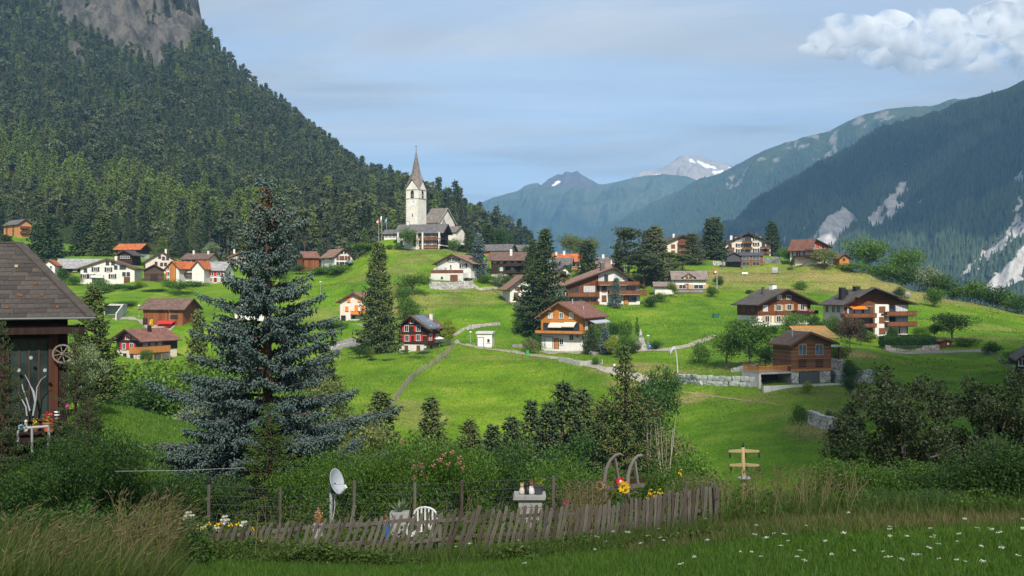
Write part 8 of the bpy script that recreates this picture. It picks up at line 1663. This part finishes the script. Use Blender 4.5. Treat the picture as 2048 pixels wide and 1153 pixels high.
# stone table with ornaments
p = on_ground(1060, 21); r = empty('stone_table', p); tag(r, 'pillar of pale blocks with grey slab top in the garden', 'table'); zt = Z(990, 21) - p.z
rows_ = int(zt / .16)
for k in range(-1, rows_ + 1):
    for j in range(2): h0 = zt - .065 - (rows_ - k + 1) * .16; MB().box(-.25 + j * .25 + (.06 if k % 2 and j else 0) + .006, (0 if j == 0 else .25) + (.06 if k % 2 and j == 0 else 0), -.2, .2, h0 + .006, h0 + .155).build('block', 'concrete', r)
MB().prism([(-.36, zt - .055), (.31, zt - .055), (.33, zt + .02), (-.33, zt + .02)], 'y', -.28, .28).build('slab', 'concrete', r)
tp = Vector((p.x, p.y - .05, p.z + zt + .02))
def cat_fig(lb, dx, m1, m2, s): figure('cat_figurine', lb, 'figurine', tp + Vector((dx, 0, 0)), [('body', m1, MB().lathe([(.06 * s, 0), (.085 * s, .04 * s), (.075 * s, .12 * s), (.045 * s, .2 * s), (.03 * s, .22 * s)], 12)), ('head', m2, MB().lathe([(.02 * s, .18 * s), (.055 * s, .21 * s), (.058 * s, .26 * s), (.03 * s, .3 * s), (.01 * s, .305 * s)], 12)), ('ear', m2, MB().lathe([(.022 * s, .28 * s), (.003, .34 * s)], 6, (.03 * s, 0, 0))), ('ear', m2, MB().lathe([(.022 * s, .28 * s), (.003, .34 * s)], 6, (-.03 * s, 0, 0)))])
cat_fig('cream and orange cat figurine, left on the stone table', -.17, 'cloth_white', 'tan_paint', .75); cat_fig('white and brown cat figurine, middle of the stone table', .03, 'white', 'brown_paint', .9); cat_fig('dark cat figurine at the back of the stone table', -.06, 'black', 'black', .8)
pot(1077, 20.95, tp.z, .85, 'dark glazed pot with yellow-green plant on stone table', 'metal_dark', None, 90)
# white garden chair
p = on_ground(845, 20.6); r = empty('garden_chair', p, -.2); tag(r, 'white plastic garden chair half hidden by the pickets', 'chair'); zt = Z(1019, 20.6) - p.z
arc = [(.24 * math.cos(a), .2, zt - .15 + .15 * math.sin(a)) for a in np.linspace(0, math.pi, 9)]; b = MB(); b.tube(arc, .022, 6); b.build('back_frame', 'white', r)
for k in range(5): x = -.16 + k * .08; MB().box(x - .017, x + .017, .19, .21, zt - .5, zt - .15 + .15 * math.sqrt(max(0, 1 - (x / .24) ** 2))).build('back_slat', 'white', r)
MB().box(-.24, .24, -.25, .22, zt - .54, zt - .5).build('seat', 'white', r)
for x in (-.22, .22):
    for y in (-.22, .19): MB().box(x - .02, x + .02, y - .02, y + .02, -.1, zt - .54).build('leg', 'white', r)
    b = MB(); b.tube([(x * 1.15, -.25, zt - .5), (x * 1.15, -.25, zt - .3), (x * 1.15, .2, zt - .22)], .018, 6); b.build('armrest', 'white', r)
# gnome, planter, pots
p = on_ground(772, 20.2); zt = Z(1033, 20.2); figure('garden_gnome', 'small garden gnome in blue and white behind the fence', 'figurine', Vector((p.x, p.y, zt - .26)), [('body', 'cloth_blue', MB().lathe([(.05, -.4), (.07, .0), (.06, .1), (.035, .14)], 10)), ('head', 'skin', MB().lathe([(.02, .13), (.04, .16), (.04, .2), (.02, .22)], 10)), ('cap', 'brown_paint', MB().lathe([(.045, .2), (.03, .26), (.005, .31)], 10)), ('beard', 'white', MB().lathe([(.01, .06), (.03, .1), (.035, .15)], 8, (0, -.025, 0)))])
p = on_ground(800, 20.8); zt = Z(1024, 20.8); r = empty('yucca_planter', Vector((p.x, p.y, p.z))); tag(r, 'grey stone trough planted with spiky yucca', 'planter'); hh = zt - p.z; MB().prism([(-.17, -.1), (.17, -.1), (.2, hh), (-.2, hh)], 'y', -.15, .15).build('trough', 'concrete', r)
b = MB()
for k in range(34): a = R.uniform(0, 6.28); l_ = R.uniform(.2, .36); e = R.uniform(.4, 1.3); t_ = Vector((math.cos(a) * math.cos(e), math.sin(a) * math.cos(e), math.sin(e))) * l_; s = Vector((-math.sin(a), math.cos(a), 0)) * .014; b.add([(-s.x, -s.y, hh), (s.x, s.y, hh), (t_.x * .6 + s.x, t_.y * .6 + s.y, hh + t_.z * .6), (t_.x, t_.y, hh + t_.z), (t_.x * .6 - s.x, t_.y * .6 - s.y, hh + t_.z * .6)], [(0, 1, 2, 3, 4)])
b.build('yucca', 'l_grey', r)
def on_post(px, py, D): p = P(px, py, D); return p
z_ = Z(1048, 20.4); pot(637, 20.4, z_, .6, 'reddish bowl of pink flowers behind the fence near the dish', 'terracotta', 'petal_pink', 60); x_ = X(637, 20.4)
MB_ = MB().box(-.1, .1, -.1, .1, gz(x_, 20.4) - .1, z_); o = MB_.build('stone_block', 'concrete'); o.location = (x_, 20.4, 0); tag(o, 'grey block carrying the bowl of pink flowers', 'block')
# old sleigh set up as an arch
p = on_ground(1245, 20.3); r = empty('sleigh', p); tag(r, 'old wooden sleigh standing upright with two curved runners', 'sleigh')
def SP(a, c, dy=0): return tuple(P(a, c, 20.3) - p + Vector((0, dy, 0)))
for pts_, br in (([(1214, 1012), (1211, 985), (1209, 960), (1213, 938), (1221, 921), (1231, 911), (1240, 908), (1247, 912)], ((1229, 913), (1238, 962))), ([(1258, 1000), (1255, 975), (1256, 952), (1261, 934), (1268, 920), (1276, 912), (1285, 911)], ((1269, 920), (1277, 975)))):
    b = MB(); b.tube([SP(*q) for q in pts_], [.045, .045, .042, .040, .036, .030, .024, .018][:len(pts_)], 8); b.build('runner', 'wood_grey', r, True); MB().bar(SP(*br[0], .05), SP(*br[1], .10), .07, .04).build('brace', 'wood_grey', r)
MB().bar(SP(1206, 978, .05), SP(1290, 972, .08), .05, .08).build('crossbar', 'picket', r); MB().bar(SP(1238, 968, .1), SP(1292, 962, .12), .04, .10).build('board', 'wood_dark', r)
def bloom(lb, a, c, rad, mat, D=20.15, core='cone'):
    q = P(a, c, D); r = empty('artificial_flower', q); tag(r, lb, 'flower'); b = MB()
    for k in range(11): t_ = 2 * math.pi * k / 11; u = Vector((math.cos(t_), -.25, math.sin(t_))); s = Vector((-math.sin(t_), 0, math.cos(t_))) * rad * .22; b.add([tuple(u * rad * .2), tuple(u * rad * .65 + s), tuple(u * rad * 1.05), tuple(u * rad * .65 - s)], [(0, 1, 2, 3)])
    b.build('petals', mat, r); MB().lathe([(.01, -.05), (rad * .3, -.03), (rad * .32, .0), (.01, .02)], 10, (0, 0, 0), 'y').build('centre', core, r); MB().tube([(0, .01, 0), (0, .03, -.5)], .008, 5).build('stem', 'green_paint', r)
bloom('large yellow artificial flower on the sleigh', 1247, 974, .13, 'petal_yellow'); bloom('red and white artificial flower on the sleigh', 1241, 963, .09, 'petal_red', 20.2, 'white'); bloom('faded cream artificial flower left of the sleigh', 1201, 972, .11, 'tan_paint'); bloom('smaller yellow artificial flower below the large one', 1251, 980, .08, 'petal_yellow', 20.1); bloom('magenta flower right of the stone table', 1133, 1006, .06, 'petal_magenta', 19.6)
# miniature power pylon
p = on_ground(1489, 20.8); r = empty('model_pylon', p); tag(r, 'small tan model power pylon with two cross-arms and insulators', 'model pylon')
def MP(a, c, dy=0): return tuple(P(a, c, 20.8) - p + Vector((0, dy, 0)))
b = MB(); b.tube([MP(1489, 1020), MP(1487, 958), MP(1486, 895)], [.05, .045, .035], 10); pass
DEFS['tan_pole'] = lambda: m_plain('tan_pole', (0.42, 0.31, 0.15), .7); b.build('mast', 'tan_pole', r, True)
for y, x0, x1 in ((902, 1457, 1518), (930, 1459, 1518)):
    for a, e in ((1487, x0), (1487, x1)): A_ = Vector(MP(a, y)); B_ = Vector(MP(e, y + (1 if y == 902 else 1))); MB().add([tuple(A_ + Vector((0, s * .03, k))) for s in (-1, 1) for k in (-.035, .035)] + [tuple(B_ + Vector((0, s * .02, k))) for s in (-1, 1) for k in (-.02, .02)], [(0, 1, 3, 2), (4, 6, 7, 5), (0, 4, 5, 1), (2, 3, 7, 6), (1, 5, 7, 3), (0, 2, 6, 4)]).build('cross_arm', 'tan_pole', r)
    for a in (x0 + 3, 1491, x1): c = Vector(MP(a, y + 3)); MB().lathe([(.008, 0), (.022, -.02), (.014, -.04), (.024, -.06), (.014, -.08), (.02, -.1), (.005, -.12)], 8, tuple(c)).build('insulator', 'black', r)
c = Vector(MP(1486, 895)); MB().lathe([(.02, 0), (.03, .03), (.015, .06), (.01, .1)], 8, tuple(c)).build('finial', 'black', r); c = Vector(MP(1489, 957)); MB().lathe([(.05, -.03), (.13, -.01), (.14, .01), (.05, .05)], 12, tuple(c)).build('collar', 'metal', r)
# clothes wire
b = MB(); b.tube([tuple(P(230, 943, 25)), tuple(P(360, 941.5, 25)), tuple(P(490, 936, 25))], .003, 4); o = b.build('wire', 'white_metal'); tag(o, 'thin white wire stretched across below the hillock', 'wire')

# ------------------------------------------------------------------ grass and flowers
def blades(name, x, y, z, h, w, g, mat, bend=.35, label=None, cat='grass', lean=(0, 0)):
    if 'meadow' in name or 'slope' in name:
        d_ = dryf(x, y); q = g.random(len(x)) < (d_ + .25 if mat == 'g_dry' else 1 - 1.5 * d_); x, y, z, h, w = (v[q] for v in (x, y, z, h, w))
    n = len(x); a = g.uniform(0, 6.28, n); bl = g.uniform(.2, 1, n) * bend * h; a2 = g.uniform(0, 6.28, n); B = np.stack([x, y, z], 1); s = np.stack([np.cos(a), np.sin(a), np.zeros(n)], 1) * (w / 2)[:, None]
    up = np.stack([np.cos(a2) * bl + lean[0] * h, np.sin(a2) * bl + lean[1] * h, h], 1); V = np.stack([B - s, B + s, B + up], 1).reshape(-1, 3); T = np.arange(n * 3).reshape(n, 3)
    o = link(name, new_mesh(name, V, T), None, mat); return tag(o, label, cat, kind='stuff')
g = np.random.default_rng(99)
def area(n, p0, p1, d0, d1):
    D = np.sqrt(g.uniform(d0 ** 2, d1 ** 2, n)); px = g.uniform(p0, p1, n); return (px - CX) / F * D, D, px
x, y, px = area(170000, -80, 2130, 12.6, 18.9); k = ~((px < 1440) & (y > np.interp(px, [350, 900, 1437], [18.4, 18.7, 18.2]))) & (g.random(len(x)) < .55 + .6 * vnoise(x * 1.4, y * 1.4, 3)); x, y, px = x[k], y[k], px[k]
dr_ = np.exp(-(((px - 1900) / 230) ** 2 + ((y - 17.3) / .7) ** 2)) * .9; k = g.random(len(x)) > dr_; x, y = x[k], y[k]
blades('lawn_grass', x, y, ground(x, y), g.uniform(.05, .15, len(x)), g.uniform(.008, .016, len(x)), g, 'g_lawn', .6, 'short green lawn grass in the foreground')
x, y, px = area(9000, 1250, 2130, 16.6, 18.6); blades('dry_lawn_grass', x, y, ground(x, y), g.uniform(.06, .22, len(x)), g.uniform(.008, .014, len(x)), g, 'g_dry', .7, 'dry yellowish grass along the hedge foot')
# meadow tufts on the hillock and the sunny slopes
x, y, px = area(42000, 170, 560, 50, 80); blades('hillock_grass', x, y, ground(x, y), g.uniform(.08, .3, len(x)), g.uniform(.03, .06, len(x)), g, 'g_lawn', .7, 'mown green grass covering the hillock')
x, y, px = area(90000, 680, 1420, 148, 215); blades('meadow_grass', x, y, ground(x, y) - .05, g.uniform(.10, .42, len(x)), g.uniform(.06, .14, len(x)), g, 'g_meadow', .7, 'sunny green grass covering the central meadow')
x, y, px = area(60000, 1340, 2048, 100, 190); blades('slope_grass', x, y, ground(x, y) - .05, g.uniform(.10, .34, len(x)), g.uniform(.05, .11, len(x)), g, 'g_meadow', .7, 'green grass covering the right-hand slope')
x, y, px = area(60000, 560, 2048, 215, 325); blades('upper_meadow_grass', x, y, ground(x, y) - .05, g.uniform(.12, .5, len(x)), g.uniform(.10, .22, len(x)), g, 'g_meadow', .8, 'sunny grass covering the upper meadows')
x, y, px = area(70000, 640, 2048, 120, 325); k = (fbm(x / 7, y / 7, 55, 3) > .18) | (dryf(x, y) > .3); x, y = x[k], y[k]; blades('dry_meadow_tufts', x, y, ground(x, y) - .05, g.uniform(.15, .55, len(x)), g.uniform(.06, .16, len(x)), g, 'g_dry', .8, 'dry pale tufts scattered over the meadows')
x, y, px = area(60000, 640, 2048, 120, 325); k = fbm(x / 9, y / 9, 66, 3) > .22; x, y = x[k], y[k]; blades('dark_meadow_tufts', x, y, ground(x, y) - .05, g.uniform(.15, .55, len(x)), g.uniform(.08, .2, len(x)), g, 'g_weed', .8, 'darker green tufts scattered over the meadows')
# weeds in front of and behind the fence
def weeds(name, n, p0, p1, d0, d1, hmax, leaf, mat, label, seed):
    g2 = np.random.default_rng(seed); m = n // 40; D = g2.uniform(d0, d1, m); px = g2.uniform(p0, p1, m); x = (px - CX) / F * D; hh = hmax * g2.uniform(.35, 1, m) * np.clip(.55 + 1.2 * fbm(x * .9, D, seed, 2), .25, 1.2); i = g2.integers(0, m, n); t_ = g2.random(n) ** .7
    C = np.stack([x[i] + g2.normal(size=n) * .07, D[i] + g2.normal(size=n) * .07, ground(x, D)[i] + hh[i] * t_], 1); V, FA = leaves(C, leaf * g2.uniform(.6, 1.4, n), g2, .6); tag(link(name, new_mesh(name, V, FA), None, mat), label, 'weeds', kind='stuff')
weeds('weeds', 24000, 340, 860, 17.2, 18.15, .36, .055, 'g_weed', 'leafy weeds growing before the left pickets', 1); weeds('weeds', 16000, 970, 1450, 17.2, 18.0, .32, .055, 'g_weed', 'leafy weeds growing before the right pickets', 2)
weeds('weeds', 22000, 420, 1420, 18.9, 23.5, .45, .06, 'g_weed', 'garden undergrowth behind the picket fence', 3); weeds('weeds', 20000, 1430, 2080, 18.3, 21, .55, .06, 'l_green', 'tangled undergrowth at the foot of the hedge row', 4); weeds('weeds', 20000, -60, 420, 16.5, 24, .7, .07, 'l_dark', 'dark undergrowth below the house at lower left', 5)
def stalks(name, n, p0, p1, d0, d1, h0, h1, lean, mat, label, seed, head=.16):
    g2 = np.random.default_rng(seed); D = g2.uniform(d0, d1, n); px = g2.uniform(p0, p1, n); x = (px - CX) / F * D; z = ground(x, D); h = g2.uniform(h0, h1, n); V = []; T = []; ln_ = lean + g2.normal(size=n) * .28; ly = g2.normal(size=n) * .1; hb = []; hd = []
    ts = np.array([0, .35, .68, 1.0]); wv = np.array([.006, .0055, .0045, .003])
    for i in range(n):
        b = len(V); c = [np.array([x[i] + ln_[i] * h[i] * t * t, D[i] + ly[i] * h[i] * t, z[i] + h[i] * t * (1 - .12 * abs(ln_[i]) * t)]) for t in ts]
        for q, w in zip(c, wv): V.append(q + (w, 0, 0)); V.append(q - (w, 0, 0))
        for k in range(3): T += [(b + 2 * k, b + 2 * k + 1, b + 2 * k + 3), (b + 2 * k, b + 2 * k + 3, b + 2 * k + 2)]
        hb.append(c[3] - (c[3] - c[2]) * .2); e = (c[3] - c[2]); e = e / np.linalg.norm(e); hd.append((e + np.array([.35 * np.sign(ln_[i]), 0, -.15])) * head * g2.uniform(.6, 1.2))
    V2, F2 = spindles(np.array(hb), np.array(hd), .011 * np.ones(n), g2); V = np.concatenate([np.array(V), V2]); T = np.concatenate([np.array(T), F2 + len(V) - len(V2)]); tag(link(name, new_mesh(name, V, T), None, mat), label, 'grass', kind='stuff')
stalks('tall_dry_grass', 260, -40, 330, 13.0, 18, .4, 1.05, .40, 'g_dry', 'tall dry grass stalks bending over at lower left', 11); stalks('tall_dry_grass', 170, 230, 345, 15.5, 18.3, .6, 1.3, .18, 'g_dry', 'upright clump of pale dry grass left of the fence', 12)
stalks('tall_dry_grass', 160, 420, 1440, 17.4, 23, .4, 1.0, .15, 'g_dry', 'scattered dry stalks along the picket fence', 13, .1); stalks('tall_dry_grass', 240, 1130, 1220, 19.0, 21, .5, .95, .05, 'g_dry', 'dry grass clump beside the sleigh', 14, .12); stalks('tall_dry_grass', 220, 1440, 1720, 18, 21, .5, 1.0, .1, 'g_dry', 'dry grass among the low shrubs right of the fence', 15, .1)
x, y, px = area(17000, -60, 345, 12.8, 18.6); blades('long_grass', x, y, ground(x, y), g.uniform(.12, .62, len(x)), g.uniform(.008, .018, len(x)), g, 'g_weed', .8, 'long uncut green grass at lower left', lean=(.35, 0)); x, y, px = area(700, -60, 345, 13, 18.6); blades('long_dry_grass', x, y, ground(x, y), g.uniform(.25, .8, len(x)), g.uniform(.006, .012, len(x)), g, 'g_dry', .8, 'long dry leaning grass at lower left', lean=(.5, 0)); x, y, px = area(9000, 340, 1440, 17.2, 18.3); blades('fence_grass', x, y, ground(x, y), g.uniform(.10, .34, len(x)), g.uniform(.008, .016, len(x)), g, 'g_weed', .8, 'longer grass along the foot of the fence')
x, y, px = area(6000, 1430, 2100, 18.0, 19.5); blades('hedge_grass', x, y, ground(x, y), g.uniform(.12, .5, len(x)), g.uniform(.008, .016, len(x)), g, 'g_weed', .8, 'longer grass along the foot of the hedge row')
# white umbels on the lawn, each a thing
def umbel(seed):
    g2 = np.random.default_rng(seed); n = 34; a = g2.uniform(0, 6.28, n); rr = np.sqrt(g2.random(n)) * .05; C = np.stack([np.cos(a) * rr, np.sin(a) * rr, .22 + g2.normal(size=n) * .004], 1); V, FA = leaves(C, .02, g2, 3.0); b = MB(); b.tube([(0, 0, 0), (0, 0, .2)], .004, 4)
    return fproto('white_umbel', (b, V, FA, 'g_weed', 'petal_white'))
UM = [umbel(i) for i in range(4)]; g2 = random.Random(17); n = 0
while n < 75:
    px, py = g2.uniform(900, 2048), g2.uniform(1046, 1150)
    if g2.random() > (.25 if px < 1180 else (.6 if px < 1400 else 1.0)) * (.5 if py < 1070 else 1): continue
    q = hit(px, py, 12.0, 19.0); o = link('white_umbel', UM[n % 4]); o.location = q; s = g2.uniform(.5, .95); o.scale = (s, s, g2.uniform(.6, 1.0)); o.rotation_euler = (g2.uniform(-.25, .25), g2.uniform(-.25, .25), g2.uniform(0, 6)); tag(o, 'white umbel flower standing in the foreground lawn', 'flower', 'white umbels on the lawn'); n += 1
def blossoms(name, label, spots, D, mat, size, n, spread):
    g3 = np.random.default_rng(len(spots)); me = None
    V, FA = leaves(g3.normal(size=(n, 3)) * spread, size, g3); me = new_mesh(name, V, FA); me.materials.append(M(mat))
    for px, py in spots:
        p = P(px, py, D); zg = gz(p.x, D); b = MB(); r = empty(name, (p.x, D, zg)); tag(r, label, 'flower', label); o = link('petals', me, r); o.location = (0, 0, p.z - zg); MB().tube([(0, 0, -.05), (0, 0, max(.05, p.z - zg))], .006, 4).build('stem', 'g_weed', r)
blossoms('white_lily', 'white lily bloom in front of the dark shrubs at left', [(376, 1030), (382, 1036), (372, 1037), (448, 1038), (452, 1045), (405, 1058), (432, 1061), (487, 1049)], 18.9, 'petal_white', .07, 12, .035)
blossoms('yellow_flower', 'small yellow flower just above the left pickets', [(400, 1050), (418, 1047), (434, 1050), (446, 1055), (462, 1050), (477, 1048), (410, 1056), (442, 1047), (311, 1045), (505, 1058), (520, 1080), (395, 1058)], 18.95, 'petal_yellow', .05, 8, .02)
blossoms('yellow_flower', 'small yellow flower among plants right of the sleigh', [(1300, 985), (1307, 990), (1318, 984), (1322, 992), (1296, 995), (1360, 945)], 19.6, 'petal_yellow', .05, 8, .025)
